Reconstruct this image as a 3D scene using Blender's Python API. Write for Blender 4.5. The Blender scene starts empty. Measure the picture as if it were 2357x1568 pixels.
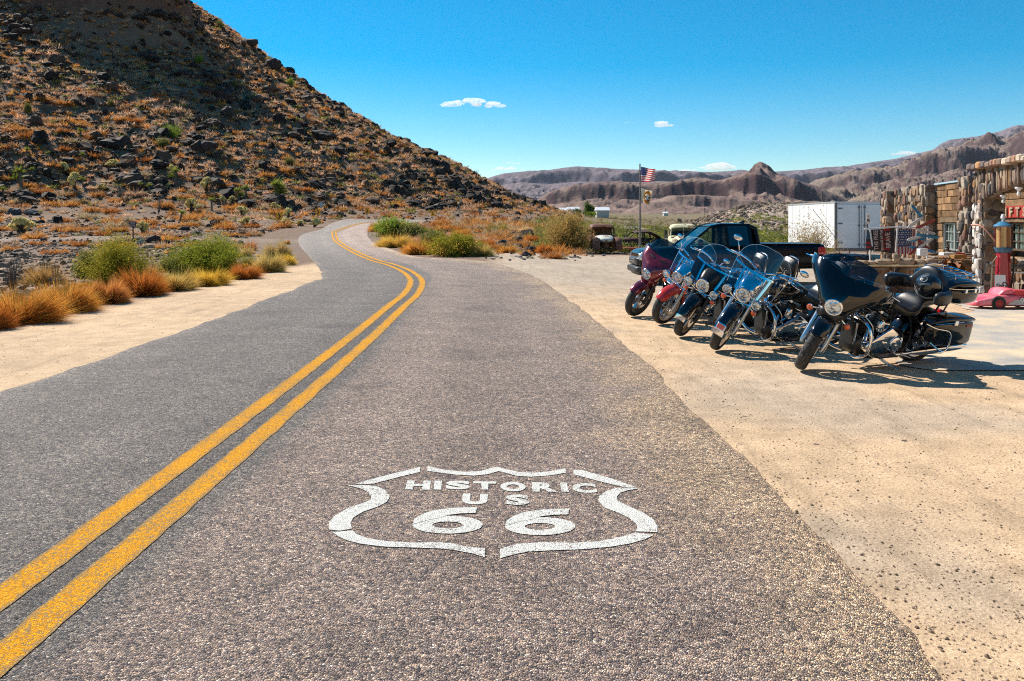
import bpy, math, random
import numpy as np
from mathutils import Vector, Matrix
R = math.radians
sc = bpy.context.scene
C = sc.collection
rnd = random.Random(66)
rs = np.random.RandomState(66)

# ---------------------------------------------------------------- camera, world, sun, exposure
CAM_H = 1.68
FPX = 1900.0           # focal length in pixels of the 2357 px wide preview of the photo
CX, HY = 1178.5, 508.0 # principal column and horizon row in that preview
cd = bpy.data.cameras.new('camera')
cam = bpy.data.objects.new('camera', cd)
C.objects.link(cam)
cam.location = (0, 0, CAM_H)
cam.rotation_euler = (R(90), 0, 0)
cd.sensor_width = 36.0
cd.lens = FPX / 2357.0 * 36.0
cd.shift_y = -(784.0 - HY) / 2357.0
cd.clip_start = 0.05
cd.clip_end = 60000
sc.camera = cam

SUN_AZ = (-0.725, 0.689)     # horizontal direction towards the sun
SUN_EL = R(44)
w = bpy.data.worlds.new('World')
sc.world = w
w.use_nodes = True
nt = w.node_tree
for n in list(nt.nodes):
    nt.nodes.remove(n)
sky = nt.nodes.new('ShaderNodeTexSky')
sky.sky_type = 'NISHITA'
sky.sun_disc = False
sky.sun_elevation = SUN_EL
sky.sun_rotation = math.atan2(SUN_AZ[0], SUN_AZ[1])
sky.altitude = 900
sky.air_density = 1.0
sky.dust_density = 0.25
sky.ozone_density = 2.2
hs = nt.nodes.new('ShaderNodeHueSaturation')
hs.inputs['Saturation'].default_value = 1.72
hs.inputs['Hue'].default_value = 0.487
hs.inputs['Value'].default_value = 1.0
bg = nt.nodes.new('ShaderNodeBackground')
bg.inputs['Strength'].default_value = 0.085
wo = nt.nodes.new('ShaderNodeOutputWorld')
nt.links.new(sky.outputs[0], hs.inputs['Color'])
nt.links.new(hs.outputs[0], bg.inputs['Color'])
nt.links.new(bg.outputs[0], wo.inputs[0])

ld = bpy.data.lights.new('sun', 'SUN')
ld.energy = 5.0
ld.angle = R(0.5)
ld.color = (1.0, 0.93, 0.82)
sun = bpy.data.objects.new('sun', ld)
C.objects.link(sun)
sd = Vector((SUN_AZ[0] * math.cos(SUN_EL), SUN_AZ[1] * math.cos(SUN_EL), math.sin(SUN_EL)))
sun.rotation_euler = (-sd).to_track_quat('-Z', 'Y').to_euler()
sun.location = (-30, 30, 60)

sc.view_settings.view_transform = 'Standard'
sc.view_settings.look = 'None'
sc.view_settings.exposure = 0.65
sc.view_settings.gamma = 1.0
sc.cycles.max_bounces = 6
sc.cycles.diffuse_bounces = 2
sc.cycles.glossy_bounces = 3
sc.cycles.transmission_bounces = 4
sc.cycles.transparent_max_bounces = 12
sc.cycles.use_denoising = False
sc.cycles.filter_width = 1.1
sc.cycles.volume_bounces = 2

# ---------------------------------------------------------------- helpers
def tag(o, label=None, cat=None, group=None, kind=None):
    if label: o['label'] = label
    if cat: o['category'] = cat
    if group: o['group'] = group
    if kind: o['kind'] = kind
    return o

def empty(name, loc, label, cat, group=None, rot=(0, 0, 0)):
    o = bpy.data.objects.new(name, None)
    o.empty_display_size = 0.3
    C.objects.link(o)
    o.location = loc
    o.rotation_euler = rot
    return tag(o, label, cat, group)

def copy_tree(o, parent=None):
    c = o.copy()
    C.objects.link(c)
    c.parent = parent
    for ch in [x for x in bpy.data.objects if x.parent == o and x is not c]:
        copy_tree(ch, c)
    return c

def np_mesh(name, V, F, mats, cols=None, smooth=False, mi=None, parent=None):
    """V (n,3), F (m,k) uniform faces."""
    V = np.asarray(V, dtype=np.float32); F = np.asarray(F, dtype=np.int32)
    me = bpy.data.meshes.new(name)
    me.vertices.add(len(V)); me.vertices.foreach_set('co', V.ravel())
    k = F.shape[1]
    me.loops.add(F.size); me.loops.foreach_set('vertex_index', F.ravel())
    me.polygons.add(len(F))
    me.polygons.foreach_set('loop_start', np.arange(0, F.size, k, dtype=np.int32))
    me.polygons.foreach_set('loop_total', np.full(len(F), k, dtype=np.int32))
    if mi is not None: me.polygons.foreach_set('material_index', np.asarray(mi, dtype=np.int32))
    me.polygons.foreach_set('use_smooth', np.full(len(F), bool(smooth)))
    if cols is not None:
        a = me.color_attributes.new('Col', 'FLOAT_COLOR', 'POINT')
        cc = np.ones((len(V), 4), dtype=np.float32); cc[:, :3] = cols
        a.data.foreach_set('color', cc.ravel())
    me.update(calc_edges=True)
    me.validate()
    if not isinstance(mats, (list, tuple)): mats = [mats]
    for m in mats: me.materials.append(m)
    o = bpy.data.objects.new(name, me)
    C.objects.link(o)
    if parent is not None: o.parent = parent
    return o

def catmull(pts, k=6, closed=False):
    P = [Vector(p) for p in pts]
    n = len(P); out = []
    rng = n if closed else n - 1
    for i in range(rng):
        if closed:
            p0, p1, p2, p3 = P[(i - 1) % n], P[i], P[(i + 1) % n], P[(i + 2) % n]
        else:
            p1, p2 = P[i], P[i + 1]
            p0 = P[i - 1] if i > 0 else p1 * 2 - p2
            p3 = P[i + 2] if i + 2 < n else p2 * 2 - p1
        for j in range(k):
            t = j / k
            out.append(0.5 * ((2 * p1) + (p2 - p0) * t + (2 * p0 - 5 * p1 + 4 * p2 - p3) * t * t + (3 * p1 - p0 - 3 * p2 + p3) * t ** 3))
    if not closed: out.append(P[-1])
    return out

def cat1(vals, k):
    return [p.x for p in catmull([(v, 0, 0) for v in vals], k)]

class MB:
    def __init__(s):
        s.v = []; s.f = []; s.c = []; s.m = []; s.cur = None; s.mi = 0; s.flat = []
    def add(s, vs, fs, col=None, flat=False):
        b = len(s.v)
        s.v += [tuple(v) for v in vs]
        s.c += [col or s.cur or (1, 1, 1)] * len(vs)
        s.f += [tuple(b + i for i in f) for f in fs]
        s.m += [s.mi] * len(fs)
        s.flat += [flat] * len(fs)
        return s
    def box(s, lo, hi, mat=None, col=None, bev=0.0):
        (x0, y0, z0), (x1, y1, z1) = lo, hi
        if bev <= 0:
            vs = [(x, y, z) for x in (x0, x1) for y in (y0, y1) for z in (z0, z1)]
            fs = [(0, 1, 3, 2), (4, 6, 7, 5), (0, 4, 5, 1), (2, 3, 7, 6), (0, 2, 6, 4), (1, 5, 7, 3)]
        else:
            b = min(bev, (x1 - x0) * .45, (y1 - y0) * .45, (z1 - z0) * .45)
            vs = []
            for x, sx in ((x0, 1), (x1, -1)):
                for y, sy in ((y0, 1), (y1, -1)):
                    for z, sz in ((z0, 1), (z1, -1)):
                        vs += [(x, y + sy * b, z + sz * b), (x + sx * b, y, z + sz * b), (x + sx * b, y + sy * b, z)]
            def I(i, j, k, a): return (i * 4 + j * 2 + k) * 3 + a
            fs = [(I(0,0,0,0), I(0,0,1,0), I(0,1,1,0), I(0,1,0,0)), (I(1,0,0,0), I(1,1,0,0), I(1,1,1,0), I(1,0,1,0)),
                  (I(0,0,0,1), I(1,0,0,1), I(1,0,1,1), I(0,0,1,1)), (I(0,1,0,1), I(0,1,1,1), I(1,1,1,1), I(1,1,0,1)),
                  (I(0,0,0,2), I(0,1,0,2), I(1,1,0,2), I(1,0,0,2)), (I(0,0,1,2), I(1,0,1,2), I(1,1,1,2), I(0,1,1,2))]
            for i in (0, 1):
                for j in (0, 1):
                    fs.append((I(i,j,0,0), I(i,j,1,0), I(i,j,1,1), I(i,j,0,1)))
                    fs.append((I(i,0,j,0), I(i,1,j,0), I(i,1,j,2), I(i,0,j,2)))
                    fs.append((I(0,i,j,1), I(1,i,j,1), I(1,i,j,2), I(0,i,j,2)))
                    for k in (0, 1):
                        fs.append((I(i,j,k,0), I(i,j,k,1), I(i,j,k,2)))
        if mat is not None: vs = [mat @ Vector(v) for v in vs]
        return s.add(vs, fs, col, flat=True)
    def tube(s, pts, r, n=8, closed=False, caps=True, col=None, sq=None):
        P = [Vector(p) for p in pts]; m = len(P)
        rr = [r] * m if not isinstance(r, (list, tuple)) else list(r)
        if len(rr) != m:
            rr = [rr[0] + (rr[-1] - rr[0]) * i / (m - 1) for i in range(m)]
        T = []
        for i in range(m):
            a = P[(i - 1) % m] if (closed or i > 0) else P[i]
            b = P[(i + 1) % m] if (closed or i < m - 1) else P[i]
            d = (b - a); d = d.normalized() if d.length > 1e-9 else Vector((0, 0, 1))
            T.append(d)
        u = T[0].orthogonal().normalized(); vs = []; fs = []
        for i in range(m):
            u = (u - T[i] * u.dot(T[i]))
            u = u.normalized() if u.length > 1e-6 else T[i].orthogonal().normalized()
            w_ = T[i].cross(u)
            for j in range(n):
                a = 2 * math.pi * j / n
                vs.append(P[i] + (u * math.cos(a) + w_ * math.sin(a)) * rr[i])
        for i in range(m if closed else m - 1):
            for j in range(n):
                i2 = (i + 1) % m; j2 = (j + 1) % n
                fs.append((i * n + j, i * n + j2, i2 * n + j2, i2 * n + j))
        if caps and not closed:
            fs.append(tuple(range(n - 1, -1, -1))); fs.append(tuple((m - 1) * n + j for j in range(n)))
        return s.add(vs, fs, col)
    def lathe(s, prof, o=(0, 0, 0), ax=(0, 0, 1), n=16, col=None, a0=0, a1=2 * math.pi, ref=None, closed_prof=False):
        o = Vector(o); ax = Vector(ax).normalized()
        u = Vector(ref).normalized() if ref else ax.orthogonal().normalized()
        u = (u - ax * u.dot(ax)).normalized(); w_ = ax.cross(u)
        full = abs(a1 - a0 - 2 * math.pi) < 1e-6
        na = n if full else n + 1
        vs = []; fs = []; m = len(prof)
        for i in range(na):
            a = a0 + (a1 - a0) * i / n
            d = u * math.cos(a) + w_ * math.sin(a)
            for r_, h in prof: vs.append(o + d * r_ + ax * h)
        for i in range(n):
            i2 = (i + 1) % na
            for j in range(m if closed_prof else m - 1):
                j2 = (j + 1) % m
                fs.append((i * m + j, i2 * m + j, i2 * m + j2, i * m + j2))
        return s.add(vs, fs, col)
    def loft(s, rings, caps=True, closed=True, col=None):
        n = len(rings[0]); vs = [p for r_ in rings for p in r_]; fs = []
        for i in range(len(rings) - 1):
            for j in range(n if closed else n - 1):
                j2 = (j + 1) % n
                fs.append((i * n + j, i * n + j2, (i + 1) * n + j2, (i + 1) * n + j))
        if caps and closed:
            fs.append(tuple(range(n - 1, -1, -1))); fs.append(tuple((len(rings) - 1) * n + j for j in range(n)))
        return s.add(vs, fs, col)
    def secs(s, S, n=16, k=3, e=3.0, col=None, cap=True):
        """sections along x: (x, ycentre, half width, zbottom, ztop)"""
        cols = list(zip(*S))
        if k > 1: cols = [cat1(c_, k) for c_ in cols]
        rings = []
        for x, yc, hw, z0, z1 in zip(*cols):
            ring = []
            zc, hz = (z0 + z1) / 2, (z1 - z0) / 2
            for j in range(n):
                a = 2 * math.pi * j / n
                ca, sa = math.cos(a), math.sin(a)
                ring.append((x, yc + hw * math.copysign(abs(ca) ** (2 / e), ca), zc + hz * math.copysign(abs(sa) ** (2 / e), sa)))
            rings.append(ring)
        def shrink(r_, f, dx):
            c_ = sum((Vector(p) for p in r_), Vector()) / len(r_)
            return [tuple(c_ + (Vector(p) - c_) * f + Vector((dx, 0, 0))) for p in r_]
        if cap:
            d = 1 if S[-1][0] > S[0][0] else -1
            rings = [shrink(rings[0], .6, -d * .012), shrink(rings[0], .88, -d * .008)] + rings + [shrink(rings[-1], .88, d * .008), shrink(rings[-1], .6, d * .012)]
        return s.loft(rings, col=col)
    def surf(s, G, th=0.01, col=None, nrm_sign=1):
        """grid of points G[i][j] made into a thin closed shell of thickness th"""
        a, b = len(G), len(G[0])
        P = [[Vector(p) for p in row] for row in G]
        N = []
        for i in range(a):
            row = []
            for j in range(b):
                du = P[min(i + 1, a - 1)][j] - P[max(i - 1, 0)][j]
                dv = P[i][min(j + 1, b - 1)] - P[i][max(j - 1, 0)]
                q = du.cross(dv)
                row.append(q.normalized() if q.length > 1e-9 else Vector((0, 0, 1)))
            N.append(row)
        vs = [P[i][j] for i in range(a) for j in range(b)] + [P[i][j] - N[i][j] * th * nrm_sign for i in range(a) for j in range(b)]
        o = a * b; fs = []
        for i in range(a - 1):
            for j in range(b - 1):
                q = (i * b + j, (i + 1) * b + j, (i + 1) * b + j + 1, i * b + j + 1)
                fs.append(q); fs.append(tuple(o + t for t in reversed(q)))
        edge = [(i, 0) for i in range(a)] + [(a - 1, j) for j in range(1, b)] + [(i, b - 1) for i in range(a - 2, -1, -1)] + [(0, j) for j in range(b - 2, 0, -1)]
        for q in range(len(edge)):
            i, j = edge[q]; i2, j2 = edge[(q + 1) % len(edge)]
            fs.append((i * b + j, o + i * b + j, o + i2 * b + j2, i2 * b + j2))
        return s.add(vs, fs, col)
    def prism(s, poly, h, o=(0, 0, 0), u=(1, 0, 0), v=(0, 1, 0), bev=0.0, col=None):
        """outline poly in the plane (u,v), extruded by h along u x v"""
        o, u, v = Vector(o), Vector(u), Vector(v); nn = u.cross(v).normalized()
        def ring(sc_, d):
            cx_ = sum(p[0] for p in poly) / len(poly); cy_ = sum(p[1] for p in poly) / len(poly)
            return [o + u * (cx_ + (p[0] - cx_) * sc_) + v * (cy_ + (p[1] - cy_) * sc_) + nn * d for p in poly]
        if bev:
            sz = max(max(p[0] for p in poly) - min(p[0] for p in poly), 1e-6)
            k_ = 1 - 2 * bev / sz
            rings = [ring(1, 0), ring(1, h - bev), ring((1 + k_) / 2 + (1 - k_) * .2, h - bev * .35), ring(k_, h)]
        else:
            rings = [ring(1, 0), ring(1, h)]
        return s.loft(rings, col=col)
    def blob(s, c, r, sub=2, jit=0.15, seed=0, col=None, flat=False):
        V, F = ico(sub)
        rr = np.random.RandomState(seed)
        ph = rr.rand(4, 3) * 6.28; fr = rr.rand(4, 3) * 2.4 + .8
        d = sum(np.sin(V @ np.diag(fr[i]) @ np.ones((3, 1)) * 1.7 + ph[i, 0]) * .5 for i in range(4)).ravel()
        d2 = rr.randn(len(V)) * .25
        W = V * (1 + jit * (d * .6 + d2))[:, None] * np.asarray(r)[None, :]
        return s.add([Vector(p) + Vector(c) for p in W], [tuple(f) for f in F], col, flat)
    def xf(s, M):
        s.v = [tuple(M @ Vector(p)) for p in s.v]
        return s
    def build(s, name, mats, parent=None, smooth=True, angle=40):
        me = bpy.data.meshes.new(name)
        me.from_pydata(s.v, [], s.f)
        if not isinstance(mats, (list, tuple)): mats = [mats]
        for m in mats: me.materials.append(m)
        me.polygons.foreach_set('use_smooth', [bool(smooth) and not q for q in s.flat])
        if any(m > 0 for m in s.m): me.polygons.foreach_set('material_index', s.m)
        a = me.color_attributes.new('Col', 'FLOAT_COLOR', 'POINT')
        a.data.foreach_set('color', [x for c_ in s.c for x in (c_[0], c_[1], c_[2], 1)])
        me.update()
        if smooth: me.set_sharp_from_angle(angle=R(angle))
        o = bpy.data.objects.new(name, me)
        C.objects.link(o)
        if parent is not None: o.parent = parent
        return o

_ico = {}
def ico(sub):
    if sub in _ico: return _ico[sub]
    t = (1 + 5 ** .5) / 2
    V = [(-1, t, 0), (1, t, 0), (-1, -t, 0), (1, -t, 0), (0, -1, t), (0, 1, t), (0, -1, -t), (0, 1, -t), (t, 0, -1), (t, 0, 1), (-t, 0, -1), (-t, 0, 1)]
    F = [(0,11,5),(0,5,1),(0,1,7),(0,7,10),(0,10,11),(1,5,9),(5,11,4),(11,10,2),(10,7,6),(7,1,8),(3,9,4),(3,4,2),(3,2,6),(3,6,8),(3,8,9),(4,9,5),(2,4,11),(6,2,10),(8,6,7),(9,8,1)]
    V = [np.array(v) / np.linalg.norm(v) for v in V]
    for _ in range(sub):
        mid = {}; F2 = []
        def g(a, b):
            k = (min(a, b), max(a, b))
            if k not in mid:
                m = V[a] + V[b]; V.append(m / np.linalg.norm(m)); mid[k] = len(V) - 1
            return mid[k]
        for a, b, c_ in F:
            x, y, z = g(a, b), g(b, c_), g(c_, a)
            F2 += [(a, x, z), (b, y, x), (c_, z, y), (x, y, z)]
        F = F2
    _ico[sub] = (np.array(V), np.array(F))
    return _ico[sub]

def textmesh(txt, size, font_space=1.0, bold=0.0):
    """2-D outline mesh of a text, centred: verts (n,2), faces"""
    cu = bpy.data.curves.new('t', 'FONT'); cu.body = txt; cu.size = size
    cu.align_x = 'CENTER'; cu.align_y = 'CENTER'; cu.space_character = font_space; cu.offset = bold
    cu.resolution_u = 4
    o = bpy.data.objects.new('t', cu); C.objects.link(o)
    dg = bpy.context.evaluated_depsgraph_get(); dg.update()
    me = o.evaluated_get(dg).to_mesh()
    V = [(v.co.x, v.co.y) for v in me.vertices]; F = [tuple(p.vertices) for p in me.polygons]
    o.evaluated_get(dg).to_mesh_clear()
    bpy.data.objects.remove(o); bpy.data.curves.remove(cu)
    if V:
        mx = (max(p[0] for p in V) + min(p[0] for p in V)) / 2; my = (max(p[1] for p in V) + min(p[1] for p in V)) / 2
        V = [(x - mx, y - my) for x, y in V]
    return V, F

def add_text(mb, txt, size, o, u, v, col=None, sx=1.0, bold=0.0, mirror=False, proj=None):
    V, F = textmesh(txt, size, bold=bold)
    o, u, v = Vector(o), Vector(u).normalized(), Vector(v).normalized()
    pts = [o + u * (x * sx * (-1 if mirror else 1)) + v * y for x, y in V]
    if proj: pts = [proj(p) for p in pts]
    mb.add(pts, [tuple(reversed(f)) for f in F] if mirror else F, col, flat=True)

# ---------------------------------------------------------------- materials
def nmat(name):
    m = bpy.data.materials.new(name); m.use_nodes = True
    t = m.node_tree; b = t.nodes['Principled BSDF']
    return m, t, b
def node(t, typ, **kw):
    n = t.nodes.new(typ)
    for k, v in kw.items():
        if k in n.inputs: n.inputs[k].default_value = v
        else: setattr(n, k, v)
    return n
def ramp(t, stops, interp='LINEAR'):
    n = t.nodes.new('ShaderNodeValToRGB'); n.color_ramp.interpolation = interp
    cr = n.color_ramp
    while len(cr.elements) > 1: cr.elements.remove(cr.elements[-1])
    for i, (p, c_) in enumerate(stops):
        e = cr.elements[0] if i == 0 else cr.elements.new(p)
        e.position = p; e.color = (*c_[:3], 1) if hasattr(c_, '__len__') else (c_, c_, c_, 1)
    return n
def mixc(t, a, b, fac, mode='MIX'):
    n = t.nodes.new('ShaderNodeMix'); n.data_type = 'RGBA'; n.blend_type = mode
    for sock, val in ((0, fac), (6, a), (7, b)):
        if hasattr(val, 'links') or hasattr(val, 'is_linked'): t.links.new(val, n.inputs[sock])
        else: n.inputs[sock].default_value = val if sock == 0 else (*val[:3], 1)
    return n.outputs[2]
_mats = {}
def M(name, col=(.5, .5, .5), rough=.5, metal=0., var=.15, vs=6., bump=0., bs=40., coat=0., attr=False, spec=.5, dist=.01, col2=None, trans=0.):
    if name in _mats: return _mats[name]
    m, t, b = nmat(name)
    tc = node(t, 'ShaderNodeTexCoord')
    nz = node(t, 'ShaderNodeTexNoise', Scale=vs, Detail=5., Roughness=.6)
    t.links.new(tc.outputs['Object'], nz.inputs['Vector'])
    if attr:
        at = node(t, 'ShaderNodeAttribute'); at.attribute_name = 'Col'
        base = mixc(t, at.outputs['Color'], col, 1.0, 'MULTIPLY')
    else:
        base = col
    if col2 is not None:
        rp = ramp(t, [(.42, 0.), (.6, 1.)]); t.links.new(nz.outputs['Fac'], rp.inputs[0])
        base = mixc(t, base, col2, rp.outputs[0])
    if var > 0:
        r2 = ramp(t, [(.3, 1 - var), (.7, 1 + var * .3)]); t.links.new(nz.outputs['Fac'], r2.inputs[0])
        base = mixc(t, base, r2.outputs[0], 1.0, 'MULTIPLY')
    if hasattr(base, 'is_linked'): t.links.new(base, b.inputs['Base Color'])
    else: b.inputs['Base Color'].default_value = (*base, 1)
    b.inputs['Roughness'].default_value = rough
    b.inputs['Metallic'].default_value = metal
    b.inputs['Specular IOR Level'].default_value = spec
    b.inputs['Coat Weight'].default_value = coat
    b.inputs['Coat Roughness'].default_value = .04
    if trans: 
        b.inputs['Transmission Weight'].default_value = trans
    if bump > 0:
        n2 = node(t, 'ShaderNodeTexNoise', Scale=bs, Detail=4.)
        t.links.new(tc.outputs['Object'], n2.inputs['Vector'])
        bp = node(t, 'ShaderNodeBump', Strength=bump, Distance=dist)
        t.links.new(n2.outputs['Fac'], bp.inputs['Height']); t.links.new(bp.outputs[0], b.inputs['Normal'])
    _mats[name] = m
    return m
def glass(name, tint=(.9, .95, 1), refl=.12, rough=.02):
    if name in _mats: return _mats[name]
    m, t, b = nmat(name); t.nodes.remove(b)
    out = [n for n in t.nodes if n.type == 'OUTPUT_MATERIAL'][0]
    tr = node(t, 'ShaderNodeBsdfTransparent', Color=(*tint, 1)); gl = node(t, 'ShaderNodeBsdfGlossy', Roughness=rough)
    fr = node(t, 'ShaderNodeFresnel', IOR=1.5)
    ad = node(t, 'ShaderNodeMath', operation='ADD'); ad.inputs[1].default_value = refl; ad.use_clamp = True
    mx = node(t, 'ShaderNodeMixShader')
    ge = node(t, 'ShaderNodeNewGeometry'); fb = node(t, 'ShaderNodeMath', operation='MULTIPLY_ADD'); fb.inputs[1].default_value = -1.; fb.inputs[2].default_value = 1.
    t.links.new(ge.outputs['Backfacing'], fb.inputs[0]); fm_ = node(t, 'ShaderNodeMath', operation='MULTIPLY'); t.links.new(fb.outputs[0], fm_.inputs[0]); t.links.new(fr.outputs[0], fm_.inputs[1])
    t.links.new(fm_.outputs[0], ad.inputs[0]); t.links.new(ad.outputs[0], mx.inputs[0])
    t.links.new(tr.outputs[0], mx.inputs[1]); t.links.new(gl.outputs[0], mx.inputs[2]); t.links.new(mx.outputs[0], out.inputs[0])
    _mats[name] = m
    return m

# ---------------------------------------------------------------- numpy value noise
def _h(ix, iy, s):
    n = (ix.astype(np.int64) * 374761393 + iy.astype(np.int64) * 668265263 + s * 1442695041) & 0x7fffffff
    n = ((n ^ (n >> 13)) * 1274126177) & 0x7fffffff
    n = n ^ (n >> 16)
    return (n & 0xffff) / 65535.0
def vnoise(x, y, s=0):
    ix, iy = np.floor(x), np.floor(y); fx, fy = x - ix, y - iy
    fx = fx * fx * (3 - 2 * fx); fy = fy * fy * (3 - 2 * fy)
    a, b, c_, d = _h(ix, iy, s), _h(ix + 1, iy, s), _h(ix, iy + 1, s), _h(ix + 1, iy + 1, s)
    return (a + (b - a) * fx) * (1 - fy) + (c_ + (d - c_) * fx) * fy
def fbm(x, y, s=0, o=4):
    t = 0; a = .5
    for i in range(o):
        t = t + a * (vnoise(x * 2 ** i, y * 2 ** i, s + i) - .5); a *= .5
    return t
def sstep(a, b, x):
    t = np.clip((x - a) / (b - a), 0, 1); return t * t * (3 - 2 * t)
# ================================================================ TERRAIN
HC = (-110.0, 215.0)
_pr = [0, 28, 48, 64, 80, 90, 101, 112, 122, 130, 150, 175]
_pz = [64, 57, 42, 31.5, 22.5, 17.2, 12.3, 6.6, 3.4, 2.0, 0.8, 0.0]
ROADC = [(-2.1, -8), (-2.1, 0), (-2.1, 6), (-2.1, 12), (-2.2, 17), (-2.52, 21.7), (-3.6, 27.5), (-5.5, 34), (-8, 43), (-12, 55), (-16.5, 72), (-18, 85), (-17, 98), (-13, 106), (-4, 112), (6, 118), (16, 128), (30, 150)]
def dist_poly(x, y, P):
    d = np.full(np.shape(x), 1e9)
    for (x0, y0), (x1, y1) in zip(P[:-1], P[1:]):
        dx, dy = x1 - x0, y1 - y0; L = dx * dx + dy * dy
        t = np.clip(((x - x0) * dx + (y - y0) * dy) / L, 0, 1)
        d = np.minimum(d, np.hypot(x - x0 - t * dx, y - y0 - t * dy))
    return d
def cliff_d(x, y):
    x0, y0, x1, y1 = -91., 190., -152., 206.
    L = (x1 - x0) ** 2 + (y1 - y0) ** 2; t = np.clip(((x - x0) * (x1 - x0) + (y - y0) * (y1 - y0)) / L, 0, 1)
    return np.hypot(x - x0 - t * (x1 - x0), y - y0 - t * (y1 - y0))
def Hs(x, y):
    """smooth terrain height, no roughness"""
    x = np.asarray(x, float); y = np.asarray(y, float)
    z = 1.25 * sstep(62, 106, y) * (1 - sstep(8, 22, x / np.maximum(y, 1) * 100))
    r = np.hypot(x - HC[0], y - HC[1])
    ang = np.arctan2(y - HC[1], x - HC[0])
    rr = r * (1 + .05 * np.sin(ang * 3 + 1.) * sstep(20, 60, r) * 0)
    hill = np.interp(rr, _pr, _pz)
    z = np.maximum(z, hill) + np.minimum(z, hill) * .15
    dc = cliff_d(x, y)
    z = np.maximum(z, 59.5 - 14 * sstep(14.5, 17.5, dc) - 60 * sstep(17.5, 40, dc))
    # the lot and the land to the right fall away a little, then the plain climbs gently
    right = sstep(-2, 5, x - .02 * y)
    z = z - .35 * sstep(14, 26, y) * right - .25 * sstep(48, 75, y) * right
    z = z + .0105 * np.maximum(0, y - 130) * right
    k = x / np.maximum(y, 1)
    z = z + 5.6 * sstep(95, 215, y + 30 * (k - .3)) * sstep(.2, .3, k) * (1 - sstep(260, 420, y))
    return z
def H(x, y):
    x = np.asarray(x, float); y = np.asarray(y, float)
    z = Hs(x, y)
    dr = dist_poly(x, y, ROADC)
    m = sstep(4.5, 11, dr) * np.where(x > 0, sstep(30, 60, y), 1) * np.where((x > -8.2) & (y < 34), 0, 1)
    r = np.hypot(x - HC[0], y - HC[1])
    slope = (1 - sstep(105, 130, r))
    z = z + m * .5 * fbm(x * .12, y * .12, 3) * sstep(8, 30, y)
    z = z + slope * (5.0 * fbm(x * .05, y * .05, 11, 3) + 2.2 * (np.abs(fbm(x * .16, y * .16, 21, 4)) * -2 + .3)) * sstep(22, 45, r)
    z = z + (cliff_d(x, y) < 18) * 4.0 * fbm(x * .25, y * .25, 31, 3)
    z = z + sstep(140, 400, y) * sstep(.0, .08, x / np.maximum(y, 1)) * 4 * fbm(x * .02, y * .02, 41, 4)
    return z
def gz(x, y): return float(H(np.array([x]), np.array([y]))[0])
_Z = np.concatenate([np.arange(2.2, 40, .02), np.arange(40, 330, .15)])
def gp(px, py):
    """point of the ground seen at preview pixel (px, py) of the photograph"""
    k = (px - CX) / FPX; m = (HY - py) / FPX
    d = CAM_H + m * _Z - H(k * _Z, _Z)
    i = np.argmax(d < 0) if (d < 0).any() else len(d) - 1
    z = _Z[i]
    return (k * z, z, gz(k * z, z))
def gps(px, py):
    k = (px - CX) / FPX; m = (HY - py) / FPX
    d = CAM_H + m * _Z - Hs(k * _Z, _Z)
    i = np.argmax(d < 0) if (d < 0).any() else len(d) - 1
    if not (d < 0).any(): i = int(np.argmin(d))
    return (k * _Z[i], _Z[i])

# ---- ground sheet (polar grid, reaches past the mountains' feet)
def geo(a, b, q):
    o = [a]
    while o[-1] < b: o.append(o[-1] * q)
    return o
rings = geo(.8, 40, 1.028) + geo(40.4, 270, 1.011)[1:] + geo(273, 12000, 1.035)
az = np.concatenate([np.linspace(-180, -44, 40)[:-1], np.linspace(-44, 44, 620), np.linspace(44, 180, 40)[1:-1]])
rg, ag = np.meshgrid(np.array(rings), np.radians(az), indexing='ij')
X = rg * np.sin(ag); Y = rg * np.cos(ag)
Zg = H(X, Y)
def zone(x, y):
    sand = np.array([.66, .465, .29]); lotg = np.array([.50, .40, .30]); brown = np.array([.22, .145, .10]); grey = np.array([.21, .155, .12])
    hillc = np.array([.19, .120, .08]); plain = np.array([.22, .165, .09]); green = np.array([.15, .17, .045]); pale = np.array([.42, .32, .25])
    def mx(a, b, t): return a + (b - a) * t[..., None]
    wob = fbm(x * .5, y * .5, 51, 3) * 1.2
    c = np.broadcast_to(brown, x.shape + (3,)).copy()
    c = mx(c, grey, sstep(0, .12, fbm(x * .09, y * .05, 52)) * (y < 90))
    left = sstep(-8.4, -7.5, x + wob * .5) * (1 - sstep(29, 36, y + wob * 2))
    lot = sstep(-1.5, .5, x) * (1 - sstep(44, 50, y))
    c = mx(c, sand, np.maximum(left, lot))
    c = mx(c, lotg, lot * sstep(15, 27, y + wob * 2))
    c = mx(c, lotg, np.clip(lot * .7 * sstep(.02, .14, fbm(x * .35, y * .35, 54)), 0, 1))
    pathm = (1 - sstep(2.0, 5, np.abs(y - 66 - .1 * (x + 20) + wob))) * sstep(-60, -45, x) * (1 - sstep(-14, -11, x))
    c = mx(c, np.array([.27, .20, .155]), pathm)
    r = np.hypot(x - HC[0], y - HC[1])
    c = mx(c, hillc, 1 - sstep(112, 128, r))
    cl = (1 - sstep(17, 19, cliff_d(x, y)))
    c = mx(c, np.array([.17, .07, .04]), cl)
    k = x / np.maximum(y, 1)
    far = sstep(55, 75, y) * sstep(.03, .07, k)
    c = mx(c, plain, far)
    c = mx(c, green, far * (1 - sstep(100, 150, y)) * sstep(-.25, .1, fbm(x * .06, y * .06, 55)))
    c = mx(c, pale, sstep(.18, .26, k) * sstep(95, 130, y) * (1 - sstep(250, 350, y)))
    return c * (1 + .35 * fbm(x * .7, y * .7, 56, 4))[..., None]
nr, na = X.shape
V = np.stack([X, Y, Zg], -1).reshape(-1, 3)
cols = zone(X, Y).reshape(-1, 3)
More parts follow.
